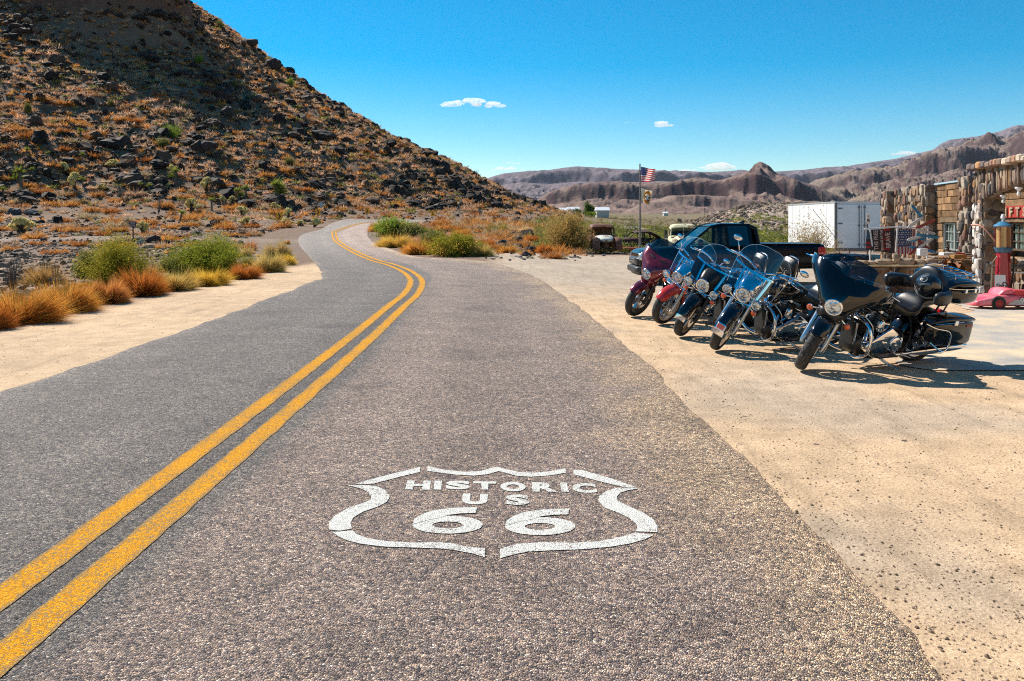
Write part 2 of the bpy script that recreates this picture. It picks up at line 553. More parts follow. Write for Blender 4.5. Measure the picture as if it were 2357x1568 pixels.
V = np.vstack([V, [[0, 0, gz(0, 0)]]]); cols = np.vstack([cols, [[.5, .4, .3]]])
i, j = np.meshgrid(np.arange(nr - 1), np.arange(na), indexing='ij'); j2 = (j + 1) % na
F = np.stack([i * na + j, (i + 1) * na + j, (i + 1) * na + j2, i * na + j2], -1).reshape(-1, 4)
c0 = len(V) - 1
jj = np.arange(na); F0 = np.stack([np.full(na, c0), jj, (jj + 1) % na, np.full(na, c0)], -1)

gm, t, b = nmat('desert ground')
tc = node(t, 'ShaderNodeTexCoord'); at = node(t, 'ShaderNodeAttribute'); at.attribute_name = 'Col'
n1 = node(t, 'ShaderNodeTexNoise', Scale=3., Detail=8., Roughness=.65); n2 = node(t, 'ShaderNodeTexNoise', Scale=45., Detail=4., Roughness=.7)
v1 = node(t, 'ShaderNodeTexVoronoi', Scale=48.); v2 = node(t, 'ShaderNodeTexVoronoi', Scale=7.)
for n_ in (n1, n2, v1, v2): t.links.new(tc.outputs['Object'], n_.inputs['Vector'])
r1 = ramp(t, [(.3, .72), (.7, 1.12)]); t.links.new(n1.outputs['Fac'], r1.inputs[0])
r2 = ramp(t, [(.35, .75), (.65, 1.12)]); t.links.new(n2.outputs['Fac'], r2.inputs[0])
c1 = mixc(t, at.outputs['Color'], r1.outputs[0], 1., 'MULTIPLY'); c1 = mixc(t, c1, r2.outputs[0], 1., 'MULTIPLY')
mp = node(t, 'ShaderNodeMapping'); mp.inputs['Scale'].default_value = (5.5, .45, 1.); mp.inputs['Rotation'].default_value = (0, 0, .04); t.links.new(tc.outputs['Object'], mp.inputs[0])
n4 = node(t, 'ShaderNodeTexNoise', Scale=1., Detail=5., Roughness=.6); t.links.new(mp.outputs[0], n4.inputs['Vector'])
r4 = ramp(t, [(.32, .80), (.46, 1.), (.6, 1.), (.72, 1.1)]); t.links.new(n4.outputs['Fac'], r4.inputs[0]); c1 = mixc(t, c1, r4.outputs[0], 1., 'MULTIPLY')
# pebbles: voronoi cells whose random value is high, near their centres
def pebble(vo, thr, size, dark, light, c1):
    sp = node(t, 'ShaderNodeSeparateColor'); t.links.new(vo.outputs['Color'], sp.inputs[0])
    g = node(t, 'ShaderNodeMath', operation='GREATER_THAN'); g.inputs[1].default_value = thr; t.links.new(sp.outputs[0], g.inputs[0])
    l = node(t, 'ShaderNodeMath', operation='LESS_THAN'); l.inputs[1].default_value = size; t.links.new(vo.outputs['Distance'], l.inputs[0])
    m_ = node(t, 'ShaderNodeMath', operation='MULTIPLY'); t.links.new(g.outputs[0], m_.inputs[0]); t.links.new(l.outputs[0], m_.inputs[1])
    rp = ramp(t, [(0, dark), (1, light)]); t.links.new(sp.outputs[1], rp.inputs[0])
    return mixc(t, c1, rp.outputs[0], m_.outputs[0])
c1 = pebble(v1, .66, .34, (.16, .11, .08), (.55, .40, .28), c1)
v5 = node(t, 'ShaderNodeTexVoronoi', Scale=.32); t.links.new(tc.outputs['Object'], v5.inputs['Vector'])
cf = pebble(v5, .35, .36, (.07, .075, .03), (.15, .14, .055), c1); sy_ = node(t, 'ShaderNodeSeparateXYZ'); t.links.new(tc.outputs['Object'], sy_.inputs[0])
gy = node(t, 'ShaderNodeMath', operation='GREATER_THAN'); gy.inputs[1].default_value = 240.; t.links.new(sy_.outputs[1], gy.inputs[0]); c1 = mixc(t, c1, cf, gy.outputs[0])
c1 = pebble(v2, .955, .16, (.07, .05, .045), (.30, .2, .15), c1)
t.links.new(c1, b.inputs['Base Color']); b.inputs['Roughness'].default_value = .95; b.inputs['Specular IOR Level'].default_value = .15
ad = node(t, 'ShaderNodeMath', operation='ADD'); t.links.new(n2.outputs['Fac'], ad.inputs[0]); t.links.new(n1.outputs['Fac'], ad.inputs[1])
bp = node(t, 'ShaderNodeBump', Strength=.55, Distance=.03); t.links.new(ad.outputs[0], bp.inputs['Height']); t.links.new(bp.outputs[0], b.inputs['Normal'])
g = np_mesh('ground', V, np.vstack([F]), gm, cols, smooth=True)
tag(g, kind='structure', label='sandy desert ground with gravel and brown soil', cat='ground')

# ---------------------------------------------------------------- road
EL = [(0, 907), (150, 858), (301, 805.5), (381, 777), (460, 750), (533, 723), (628, 685), (682, 666), (721, 648), (741, 643), (741, 630), (731, 612), (712, 590), (692, 567), (689, 548), (708, 538), (740, 529), (789, 520.5), (858, 516.2), (930, 515.4)]
ER = [(1545, 900), (1440, 800), (1345, 720), (1265, 660), (1232, 641), (1200, 625), (1130, 606), (1060, 598), (965, 593), (916, 581), (877, 567), (848, 548), (846, 538), (850, 529), (866, 522)]
EC = [(742, 866), (841.9, 770.4), (881, 735.2), (916, 704), (945.5, 678.6), (958, 655), (953.3, 639.5), (931.7, 623.9), (896.7, 610.2), (857.6, 599.4), (818.5, 583), (787, 565.3), (771, 550), (770, 540), (778, 532), (797, 526)]
far_end_L = [(-22, 109.5), (-15, 115.5), (-6, 120), (4, 126), (14, 136), (24, 150)]
far_end_R = [(-15.0, 97.5), (-11, 105), (-4, 110.5), (6, 116), (17, 127), (30, 144)]
far_end_C = [(-17.5, 103.5), (-13, 110.5), (-5, 115.4), (5, 121), (15.5, 131.5), (27, 147)]
Lw = [(-5.0, -8), (-5.0, 0), (-4.98, 4)] + [gps(*p) for p in EL[:-3]] + far_end_L
Rw = [(1.3, -8), (1.5, 0), (1.56, 3.6), (1.6, 4.3), (1.6, 5.4), (1.58, 6.5)] + [gps(*p) for p in ER[:-1]] + far_end_R
Cw = [(-2.1, -8), (-2.1, 0), (-2.1, 3), (-2.1, 6), (-2.12, 9)] + [gps(*p) for p in EC[1:-1]] + far_end_C
def resample(P, n, dens=None, sm=6):
    Q = np.array([(p.x, p.y) for p in catmull([(a, b_, 0) for a, b_ in P], sm)])
    s_ = np.concatenate([[0], np.cumsum(np.hypot(*np.diff(Q, axis=0).T))])
    return Q, s_
def pave(Lp, Rp, Cp, n, m):
    QL, sl = resample(Lp, n); QR, sr = resample(Rp, n); QC, sC = resample(Cp, n)
    # pair rows through the centre line: shoot both ways along the local normal
    u = np.linspace(0, 1, n) ** 1.25 * sC[-1]
    cx_ = np.interp(u, sC, QC[:, 0]); cy_ = np.interp(u, sC, QC[:, 1])
    return cx_, cy_, u
def tri_strip_fill(QL, sl, QR, sr, n, m):
    pass
# rows pair left and right edges at equal fractions between matched knots
QL, sl = resample(Lw, 0); QR, sr = resample(Rw, 0); QC, sC = resample(Cw, 0)
def frac_at(Q, s_, pt):
    return s_[np.argmin(np.hypot(Q[:, 0] - pt[0], Q[:, 1] - pt[1]))]
knC = [0, frac_at(QC, sC, (-2.1, 8))] + [frac_at(QC, sC, p) for p in [(-2.2, 16), (-2.6, 22), (-5.5, 34), (-12, 55), (-17, 80), (-17.5, 103.5), (-5, 115.4)]] + [sC[-1]]
def nearest_s(Q, s_, kn):
    o = []
    for q in kn[1:-1]:
        p = (np.interp(q, sC, QC[:, 0]), np.interp(q, sC, QC[:, 1])); o.append(frac_at(Q, s_, p))
    o = [0] + o + [s_[-1]]
    return np.maximum.accumulate(np.array(o) + np.arange(len(o)) * 1e-6)
kL, kR = nearest_s(QL, sl, knC), nearest_s(QR, sr, knC)
n = 1500; m = 44
u = np.linspace(0, 1, n) ** 1.5 * sC[-1]
uL = np.interp(u, knC, kL); uR = np.interp(u, knC, kR)
Lx, Ly = np.interp(uL, sl, QL[:, 0]), np.interp(uL, sl, QL[:, 1])
Rx, Ry = np.interp(uR, sr, QR[:, 0]), np.interp(uR, sr, QR[:, 1])
jl = (fbm(uL * 2.2, uL * 0, 61, 5)) * .16; jr = fbm(uR * 1.1, uR * 0 + 9, 62, 6) * .17
dx, dy = Rx - Lx, Ry - Ly; LL = np.hypot(dx, dy); dx /= LL; dy /= LL
Lx, Ly = Lx + dx * jl, Ly + dy * jl; Rx, Ry = Rx + dx * jr, Ry + dy * jr
tt = np.linspace(0, 1, m)
PX = Lx[:, None] * (1 - tt) + Rx[:, None] * tt; PY = Ly[:, None] * (1 - tt) + Ry[:, None] * tt
RT = .016
def road_z(x, y): return Hs(x, y) + RT + .0009 * np.maximum(0, np.asarray(y) - 25)
PZ = road_z(PX, PY)
V = np.stack([PX, PY, PZ], -1)
sk = np.stack([np.stack([Lx - dx * .03, Ly - dy * .03, PZ[:, 0] - .06], -1), np.stack([Rx + dx * .06, Ry + dy * .06, PZ[:, -1] - .03], -1)], 1)
V = np.concatenate([sk[:, :1], V, sk[:, 1:]], 1); mm = m + 2
i, j = np.meshgrid(np.arange(n - 1), np.arange(mm - 1), indexing='ij')
F = np.stack([i * mm + j, i * mm + j + 1, (i + 1) * mm + j + 1, (i + 1) * mm + j], -1).reshape(-1, 4)
# colour attribute: lanes; left lane greyer, dust on the right edge
lane = np.broadcast_to(np.concatenate([[0], tt, [1]]), (n, mm))
xx = V[..., 0]; yy = V[..., 1]
cmid = dist_poly(xx, yy, [(QC[q, 0], QC[q, 1]) for q in range(0, len(QC), 4)])
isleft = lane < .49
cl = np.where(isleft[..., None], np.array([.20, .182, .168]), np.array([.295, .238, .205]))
dust = np.clip(sstep(.84, 1.0, lane + .22 * fbm(xx * 1.6, yy * 1.1, 63, 4)), 0, 1) * (yy < 60)
cl = cl + (np.array([.52, .40, .27]) - cl) * (dust * .85)[..., None]
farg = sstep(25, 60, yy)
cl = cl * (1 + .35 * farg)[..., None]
wear = 1 + .14 * np.exp(-((cmid - 1.0) / .35) ** 2) + .10 * np.exp(-((cmid - 2.6) / .35) ** 2) + .14 * fbm(xx * .4, yy * .15, 64, 4)
cl = cl * (wear * (1 - .28 * np.exp(-(cmid / .16) ** 2)))[..., None]
def aggregate(t, scale=98.):
    """chip-seal stones: cell colours, gaps and height"""
    tc = node(t, 'ShaderNodeTexCoord')
    vo = node(t, 'ShaderNodeTexVoronoi', Scale=scale, Randomness=1.); vo.feature = 'F1'
    ve = node(t, 'ShaderNodeTexVoronoi', Scale=scale); ve.feature = 'DISTANCE_TO_EDGE'
    nz = node(t, 'ShaderNodeTexNoise', Scale=220., Detail=2.)
    for q in (vo, ve, nz): t.links.new(tc.outputs['Object'], q.inputs['Vector'])
    return tc, vo, ve, nz
rm, t, b = nmat('chip seal asphalt')
tc, vo, ve, nz = aggregate(t)
at = node(t, 'ShaderNodeAttribute'); at.attribute_name = 'Col'
sp = node(t, 'ShaderNodeSeparateColor'); t.links.new(vo.outputs['Color'], sp.inputs[0])
rp = ramp(t, [(0, (.18, .18, .24)), (.2, (.50, .47, .50)), (.42, (1.15, .95, .86)), (.6, (.95, 1.0, 1.04)), (.76, (1.65, 1.4, 1.15)), (.92, (2.0, 1.75, 1.45)), (1, (2.9, 2.8, 2.6))]); t.links.new(sp.outputs[0], rp.inputs[0])
c1 = mixc(t, at.outputs['Color'], rp.outputs[0], 1., 'MULTIPLY')
gap = ramp(t, [(.0, .22), (.045, .55), (.10, 1.)]); t.links.new(ve.outputs['Distance'], gap.inputs[0])
c1 = mixc(t, c1, gap.outputs[0], 1., 'MULTIPLY')
nb = node(t, 'ShaderNodeTexNoise', Scale=1.4, Detail=6., Roughness=.6); t.links.new(tc.outputs['Object'], nb.inputs['Vector'])
rb = ramp(t, [(.3, .82), (.7, 1.15)]); t.links.new(nb.outputs['Fac'], rb.inputs[0]); c1 = mixc(t, c1, rb.outputs[0], 1., 'MULTIPLY')
v3 = node(t, 'ShaderNodeTexVoronoi', Scale=30.); t.links.new(tc.outputs['Object'], v3.inputs['Vector']); s3 = node(t, 'ShaderNodeSeparateColor'); t.links.new(v3.outputs['Color'], s3.inputs[0])
r3 = ramp(t, [(0, .74), (.5, 1.), (1, 1.3)]); t.links.new(s3.outputs[0], r3.inputs[0]); c1 = mixc(t, c1, r3.outputs[0], 1., 'MULTIPLY')
nk = node(t, 'ShaderNodeTexNoise', Scale=.55, Detail=7., Roughness=.62); t.links.new(tc.outputs['Object'], nk.inputs['Vector'])
rk = ramp(t, [(.34, .74), (.44, 1.), (.60, 1.), (.70, 1.14)]); t.links.new(nk.outputs['Fac'], rk.inputs[0]); c1 = mixc(t, c1, rk.outputs[0], 1., 'MULTIPLY')
t.links.new(c1, b.inputs['Base Color']); b.inputs['Roughness'].default_value = .75; b.inputs['Specular IOR Level'].default_value = .35
hr = ramp(t, [(0, 0.), (.5, .8), (1, 1.)]); t.links.new(ve.outputs['Distance'], hr.inputs[0])
ma = node(t, 'ShaderNodeMath', operation='MULTIPLY_ADD'); ma.inputs[1].default_value = .6
t.links.new(sp.outputs[1], ma.inputs[0]); 
mh = node(t, 'ShaderNodeMath', operation='MULTIPLY'); mh.inputs[1].default_value = 3.; t.links.new(ve.outputs['Distance'], mh.inputs[0]); t.links.new(mh.outputs[0], ma.inputs[2])
bp = node(t, 'ShaderNodeBump', Strength=.9, Distance=.006); t.links.new(ma.outputs[0], bp.inputs['Height']); t.links.new(bp.outputs[0], b.inputs['Normal'])
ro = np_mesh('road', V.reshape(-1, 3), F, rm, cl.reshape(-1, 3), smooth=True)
tag(ro, kind='structure', label='two-lane chip-seal asphalt road curving away to the left', cat='road')

def paint_mat(name, base, deep, hole, lo=.30):
    m_, t, b = nmat(name)
    tc, vo, ve, nz = aggregate(t)
    sp = node(t, 'ShaderNodeSeparateColor'); t.links.new(vo.outputs['Color'], sp.inputs[0])
    sm = node(t, 'ShaderNodeTexNoise', Scale=9., Detail=6., Roughness=.7); t.links.new(tc.outputs['Object'], sm.inputs['Vector'])
    rp = ramp(t, [(.0, deep), (.45, base), (1., tuple(min(1, c_ * 1.12) for c_ in base))]); t.links.new(sp.outputs[0], rp.inputs[0])
    at = node(t, 'ShaderNodeAttribute'); at.attribute_name = 'Col'
    spc = node(t, 'ShaderNodeSeparateColor'); t.links.new(at.outputs['Color'], spc.inputs[0])
    # bare stones where random + wear is high; Col.r is wear towards the edges
    a_ = node(t, 'ShaderNodeMath', operation='ADD'); t.links.new(sp.outputs[1], a_.inputs[0])
    k_ = node(t, 'ShaderNodeMath', operation='MULTIPLY_ADD'); k_.inputs[1].default_value = 1.1; t.links.new(spc.outputs[0], k_.inputs[0])
    sb_ = node(t, 'ShaderNodeTexNoise', Scale=1.6, Detail=4.); t.links.new(tc.outputs['Object'], sb_.inputs['Vector']); q_ = node(t, 'ShaderNodeMath', operation='MULTIPLY_ADD'); q_.inputs[1].default_value = 1.3; q_.inputs[2].default_value = -.65; t.links.new(sb_.outputs['Fac'], q_.inputs[0])
    q2 = node(t, 'ShaderNodeMath', operation='ADD'); t.links.new(sm.outputs['Fac'], q2.inputs[0]); t.links.new(q_.outputs[0], q2.inputs[1]); t.links.new(q2.outputs[0], k_.inputs[2])
    t.links.new(k_.outputs[0], a_.inputs[1])
    g_ = ramp(t, [(.0, 0), (.5, 0.), (.51, 1)], 'LINEAR')
    h_ = node(t, 'ShaderNodeMath', operation='MULTIPLY'); h_.inputs[1].default_value = .5 / (1.5 - lo + .0); t.links.new(a_.outputs[0], h_.inputs[0]); t.links.new(h_.outputs[0], g_.inputs[0])
    c1 = mixc(t, rp.outputs[0], hole, g_.outputs[0])
    gap = ramp(t, [(.0, .5), (.05, .85), (.10, 1.)]); t.links.new(ve.outputs['Distance'], gap.inputs[0])
    c1 = mixc(t, c1, gap.outputs[0], 1., 'MULTIPLY')
    t.links.new(c1, b.inputs['Base Color']); b.inputs['Roughness'].default_value = .9; b.inputs['Specular IOR Level'].default_value = .15
    ma = node(t, 'ShaderNodeMath', operation='MULTIPLY_ADD'); ma.inputs[1].default_value = .6; t.links.new(sp.outputs[1], ma.inputs[0])
    mh = node(t, 'ShaderNodeMath', operation='MULTIPLY'); mh.inputs[1].default_value = 3.; t.links.new(ve.outputs['Distance'], mh.inputs[0]); t.links.new(mh.outputs[0], ma.inputs[2])
    bp = node(t, 'ShaderNodeBump', Strength=.8, Distance=.005); t.links.new(ma.outputs[0], bp.inputs['Height']); t.links.new(bp.outputs[0], b.inputs['Normal'])
    return m_
yellow = paint_mat('yellow road paint', (.82, .36, .012), (.60, .24, .004), (.42, .25, .09), .25)
white = paint_mat('white road paint', (.78, .76, .70), (.60, .58, .52), (.33, .28, .25), .05)
Qs = np.array([(p.x, p.y) for p in catmull([(a, b_, 0) for a, b_ in Cw], 14)])
s_ = np.concatenate([[0], np.cumsum(np.hypot(*np.diff(Qs, axis=0).T))])
Vs, Fs, Cs = [], [], []
for off in (-.158, .158):
    n_ = 2400; uu = np.linspace(0, 1, n_) ** 1.4 * s_[-1]
    px_, py_ = np.interp(uu, s_, Qs[:, 0]), np.interp(uu, s_, Qs[:, 1])
    tx, ty = np.gradient(px_), np.gradient(py_)
    kk = np.ones(25) / 25
    tx = np.convolve(np.pad(tx / np.hypot(tx, ty), 12, 'edge'), kk, 'valid'); ty = np.convolve(np.pad(ty / np.maximum(np.hypot(*[np.gradient(px_), np.gradient(py_)]), 1e-9), 12, 'edge'), kk, 'valid')
    l_ = np.hypot(tx, ty); nx_, ny_ = ty / l_, -tx / l_
    e = np.array([-.085, -.06, -.03, 0, .03, .06, .085]); wr = np.array([.85, .2, 0, 0, 0, .2, .85])
    jit = fbm(uu[:, None] * 6 + np.array([0] * 3 + [5] + [9] * 3), np.zeros((n_, 7)) + off * 30, 71, 4) * .03
    ox = off + e + jit
    vx, vy = px_[:, None] + nx_[:, None] * ox, py_[:, None] + ny_[:, None] * ox
    vz = road_z(vx, vy) + .004 + .0002 * np.maximum(0, vy - 20)
    b0 = sum(len(q) for q in Vs)
    Vs.append(np.stack([vx, vy, vz], -1).reshape(-1, 3)); Cs.append(np.broadcast_to(np.stack([wr, wr * 0, wr * 0], -1), (n_, 7, 3)).reshape(-1, 3))
    i, j = np.meshgrid(np.arange(n_ - 1), np.arange(6), indexing='ij')
    Fs.append(b0 + np.stack([i * 7 + j, i * 7 + j + 1, (i + 1) * 7 + j + 1, (i + 1) * 7 + j], -1).reshape(-1, 4))
o = np_mesh('road_marking', np.vstack(Vs), np.vstack(Fs), yellow, np.vstack(Cs), smooth=True)
tag(o, kind='structure', label='double yellow centre line painted on the asphalt', cat='road marking')

# shield and lettering on the asphalt (each painted stroke lies on the road plane)
mb = MB(); mb.cur = (.0, 0, 0)
def zg(zx, zy, lift=.004):
    px, py = (1100 + zx / 1.3865) * .57544, (1800 + zy / 1.3865) * .57544
    z = (CAM_H - RT) * FPX / (py - HY)
    return ((px - CX) / FPX * z, z, RT + lift)
def ppoly(P, lift=.004):
    from mathutils.geometry import tessellate_polygon
    Q = [Vector(zg(x, y, lift)) for x, y in P]
    tr = tessellate_polygon([Q])
    fs = []
    for a_, b_, c_ in tr:
        nn = (Q[b_] - Q[a_]).cross(Q[c_] - Q[a_])
        fs.append((a_, b_, c_) if nn.z > 0 else (a_, c_, b_))
    mb.add(Q, fs, flat=True)
ppoly([(440, 192), (560, 158), (805, 97), (805, 125), (700, 150), (540, 192)])
ppoly([(845, 93), (950, 115), (1060, 125), (1140, 120), (1200, 103), (1235, 97), (1290, 112), (1350, 125), (1430, 130), (1520, 122), (1612, 105), (1612, 130), (1520, 145), (1420, 152), (1340, 147), (1280, 130), (1240, 120), (1180, 138), (1100, 146), (1000, 140), (900, 127), (845, 120)])
ppoly([(1655, 113), (1700, 114), (1860, 160), (2010, 212), (1925, 208), (1780, 172), (1655, 138)])
ppoly([(405, 200), (470, 197), (560, 203), (610, 225), (637, 262), (620, 292), (570, 318), (490, 345), (435, 378), (418, 410), (427, 440), (360, 452), (300, 445), (300, 405), (330, 370), (400, 328), (480, 300), (530, 280), (535, 262), (510, 235), (470, 215)])
ppoly([(318, 460), (430, 450), (450, 470), (510, 492), (620, 510), (760, 518), (900, 516), (985, 522), (1060, 540), (1165, 550), (1165, 600), (1100, 580), (1000, 560), (900, 550), (750, 545), (600, 540), (480, 525), (400, 505), (350, 483)])
ppoly([(1248, 553), (1340, 525), (1500, 515), (1650, 520), (1800, 510), (1900, 490), (1960, 475), (2000, 463), (2100, 476), (2050, 500), (1960, 525), (1850, 542), (1700, 555), (1550, 560), (1400, 568), (1330, 582), (1248, 605)])
ppoly([(2030, 215), (1960, 212), (1890, 215), (1840, 230), (1800, 258), (1795, 290), (1830, 325), (1900, 350), (1960, 378), (2000, 410), (2010, 435), (1998, 455), (2120, 460), (2122, 430), (2100, 390), (2040, 350), (1960, 315), (1900, 285), (1895, 262), (1915, 240), (1960, 226)])
def ptext(ch, quad, bold=.03, lift=.004):
    V2, F2 = textmesh(ch, 1.0, bold=bold)
    x0, x1 = min(p[0] for p in V2), max(p[0] for p in V2); y0, y1 = min(p[1] for p in V2), max(p[1] for p in V2)
    (ax, ay), (bx, by), (cx_, cy_), (dx_, dy_) = quad   # top-left, top-right, bottom-right, bottom-left
    P = []
    for x, y in V2:
        s1, t1 = (x - x0) / (x1 - x0), (y1 - y) / (y1 - y0)
        P.append(zg((ax * (1 - s1) + bx * s1) * (1 - t1) + (dx_ * (1 - s1) + cx_ * s1) * t1, (ay * (1 - s1) + by * s1) * (1 - t1) + (dy_ * (1 - s1) + cy_ * s1) * t1, lift))
    fs = []
    for f in F2:
        a_, b_, c_ = (Vector(P[q]) for q in f[:3]); nn = (b_ - a_).cross(c_ - a_)
        fs.append(f if nn.z > 0 else tuple(reversed(f)))
    mb.add(P, fs, flat=True)
let = [('H', 735, 865, 722, 858, 172, 222), ('I', 885, 925, 880, 922, 173, 222), ('S', 950, 1085, 945, 1080, 173, 221), ('T', 1098, 1228, 1110, 1220, 177, 222), ('O', 1248, 1390, 1250, 1392, 180, 232), ('R', 1425, 1555, 1428, 1570, 182, 234), ('I', 1580, 1618, 1590, 1630, 183, 235), ('C', 1645, 1775, 1650, 1790, 186, 240)]
for ch, tl, tr_, bl, br, y0, y1 in let: ptext(ch, [(tl, y0), (tr_, y0 + 2), (br, y1 + 2), (bl, y1)], .06)
ptext('U', [(1042, 245), (1180, 248), (1178, 307), (1036, 304)], .06)
ptext('S', [(1280, 250), (1408, 252), (1412, 310), (1276, 307)], .06)
def six(cx0, dy):
    def E(x, y): return (cx0 + 195 + (x - .5) * 390, 322 + dy + (1 - y) * 146)
    outer = [(.5 + .5 * math.cos(a), .34 + .34 * math.sin(a)) for a in np.linspace(0, 2 * math.pi, 40, endpoint=False)]
    inner = [(.5 + .215 * math.cos(a), .33 + .13 * math.sin(a)) for a in np.linspace(0, 2 * math.pi, 40, endpoint=False)]
    V_ = [zg(*E(*p)) for p in outer] + [zg(*E(*p)) for p in inner]
    mb.add(V_, [(i_, (i_ + 1) % 40, 40 + (i_ + 1) % 40, 40 + i_) for i_ in range(40)], flat=True)
    ppoly([E(*p) for p in [(.0, .34), (.03, .55), (.12, .72), (.3, .88), (.55, .97), (.92, 1.0), (.9, .78), (.68, .76), (.5, .70), (.40, .60), (.2, .5)]], .0055)
six(762, 0); six(1275, 8)
o = mb.build('road_shield_marking', white, smooth=False)
tag(o, kind='structure', label='white painted shield on the road reading HISTORIC US 66', cat='road marking')

OUT = np.array([(a, b_) for a, b_ in zip(Lx[::12], Ly[::12])] + [(a, b_) for a, b_ in zip(Rx[::12][::-1], Ry[::12][::-1])])
def off_road(P, m_=.5):
    x, y = P[:, 0], P[:, 1]; ins = np.zeros(len(P), bool)
    for (x0_, y0_), (x1_, y1_) in zip(OUT, np.roll(OUT, -1, 0)):
        c_ = (y0_ > y) != (y1_ > y)
        if y0_ != y1_: ins ^= c_ & (x < (x1_ - x0_) * (y - y0_) / (y1_ - y0_) + x0_)
    return ~ins & (dist_poly(x, y, [tuple(q) for q in OUT]) > m_)
# concrete apron in front of the shop
cm = M('pale concrete', (.46, .42, .37), .9, var=.35, vs=1.2, bump=.5, bs=25, dist=.012, col2=(.58, .45, .30))
mb = MB()
P = [(4.55, 9.3), (6.0, 9.25), (9.5, 9.2), (14.5, 9.2), (19, 12), (19, 34), (13.5, 34), (9.9, 19.8), (8.6, 15.5), (7.0, 13.4), (5.4, 11.2)]
Q = catmull([(a, b_, 0) for a, b_ in P], 8, closed=True)
Q = [Vector((p.x + .12 * math.sin(p.y * 5) * (p.x < 9), p.y, 0)) for p in Q]
nx_, ny_ = 60, 80
from mathutils.geometry import tessellate_polygon
vs = []; fs = []
gx = np.linspace(4, 19.5, nx_); gy = np.linspace(9, 34.5, ny_)
poly = [(p.x, p.y) for p in Q]
def inside(x, y, P):
    c_ = False; j_ = len(P) - 1
    for i_ in range(len(P)):
        if (P[i_][1] > y) != (P[j_][1] > y) and x < (P[j_][0] - P[i_][0]) * (y - P[i_][1]) / (P[j_][1] - P[i_][1]) + P[i_][0]: c_ = not c_
        j_ = i_
    return c_
rows = np.linspace(9.21, 33.9, 140)
def xspan(y):
    xs = sorted(P_[0] + (Q_[0] - P_[0]) * (y - P_[1]) / (Q_[1] - P_[1]) for P_, Q_ in zip(poly, poly[1:] + poly[:1]) if (P_[1] > y) != (Q_[1] > y))
    return xs[0], xs[-1]
for y in rows:
    x0, x1 = xspan(y)
    for q in np.linspace(x0, x1, 14): vs.append((q, y, gz(q, y) + .012))
for i_ in range(len(rows) - 1):
    for j_ in range(13):
        fs.append((i_ * 14 + j_, i_ * 14 + j_ + 1, (i_ + 1) * 14 + j_ + 1, (i_ + 1) * 14 + j_))
mb.add(vs, fs); o = mb.build('pavement', cm); tag(o, kind='structure', label='worn concrete forecourt slab dusted with sand', cat='pavement')

# ================================================================ DISTANT MOUNTAINS (real relief, kilometres away)
def rockmat(name, a, b_, c_, s1, s2, bs=.02, speck=(.06, .07, .035)):
    m_, t, b = nmat(name)
    tc = node(t, 'ShaderNodeTexCoord'); ge = node(t, 'ShaderNodeNewGeometry')
    n1 = node(t, 'ShaderNodeTexNoise', Scale=s1, Detail=8., Roughness=.62); n2 = node(t, 'ShaderNodeTexNoise', Scale=s2, Detail=6., Roughness=.7)
    vo = node(t, 'ShaderNodeTexVoronoi', Scale=s2 * 3.)
    for q in (n1, n2, vo): t.links.new(tc.outputs['Object'], q.inputs['Vector'])
    r1 = ramp(t, [(.38, a), (.62, b_)]); t.links.new(n1.outputs['Fac'], r1.inputs[0])
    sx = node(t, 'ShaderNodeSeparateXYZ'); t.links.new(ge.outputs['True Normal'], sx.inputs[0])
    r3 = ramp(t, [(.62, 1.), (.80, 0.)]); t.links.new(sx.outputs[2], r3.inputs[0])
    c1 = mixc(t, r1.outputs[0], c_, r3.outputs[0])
    l = ramp(t, [(.22, 1), (.3, 0)]); t.links.new(vo.outputs['Distance'], l.inputs[0])
    ml = node(t, 'ShaderNodeMath', operation='MULTIPLY'); t.links.new(l.outputs[0], ml.inputs[0]); ml.inputs[1].default_value = .4
    c1 = mixc(t, c1, speck, ml.outputs[0])
    r2 = ramp(t, [(.3, .68), (.7, 1.2)]); t.links.new(n2.outputs['Fac'], r2.inputs[0]); c1 = mixc(t, c1, r2.outputs[0], 1., 'MULTIPLY')
    t.links.new(c1, b.inputs['Base Color']); b.inputs['Roughness'].default_value = 1.; b.inputs['Specular IOR Level'].default_value = .05
    bp = node(t, 'ShaderNodeBump', Strength=.6, Distance=.18 / s2); t.links.new(n2.outputs['Fac'], bp.inputs['Height']); t.links.new(bp.outputs[0], b.inputs['Normal'])
    return m_
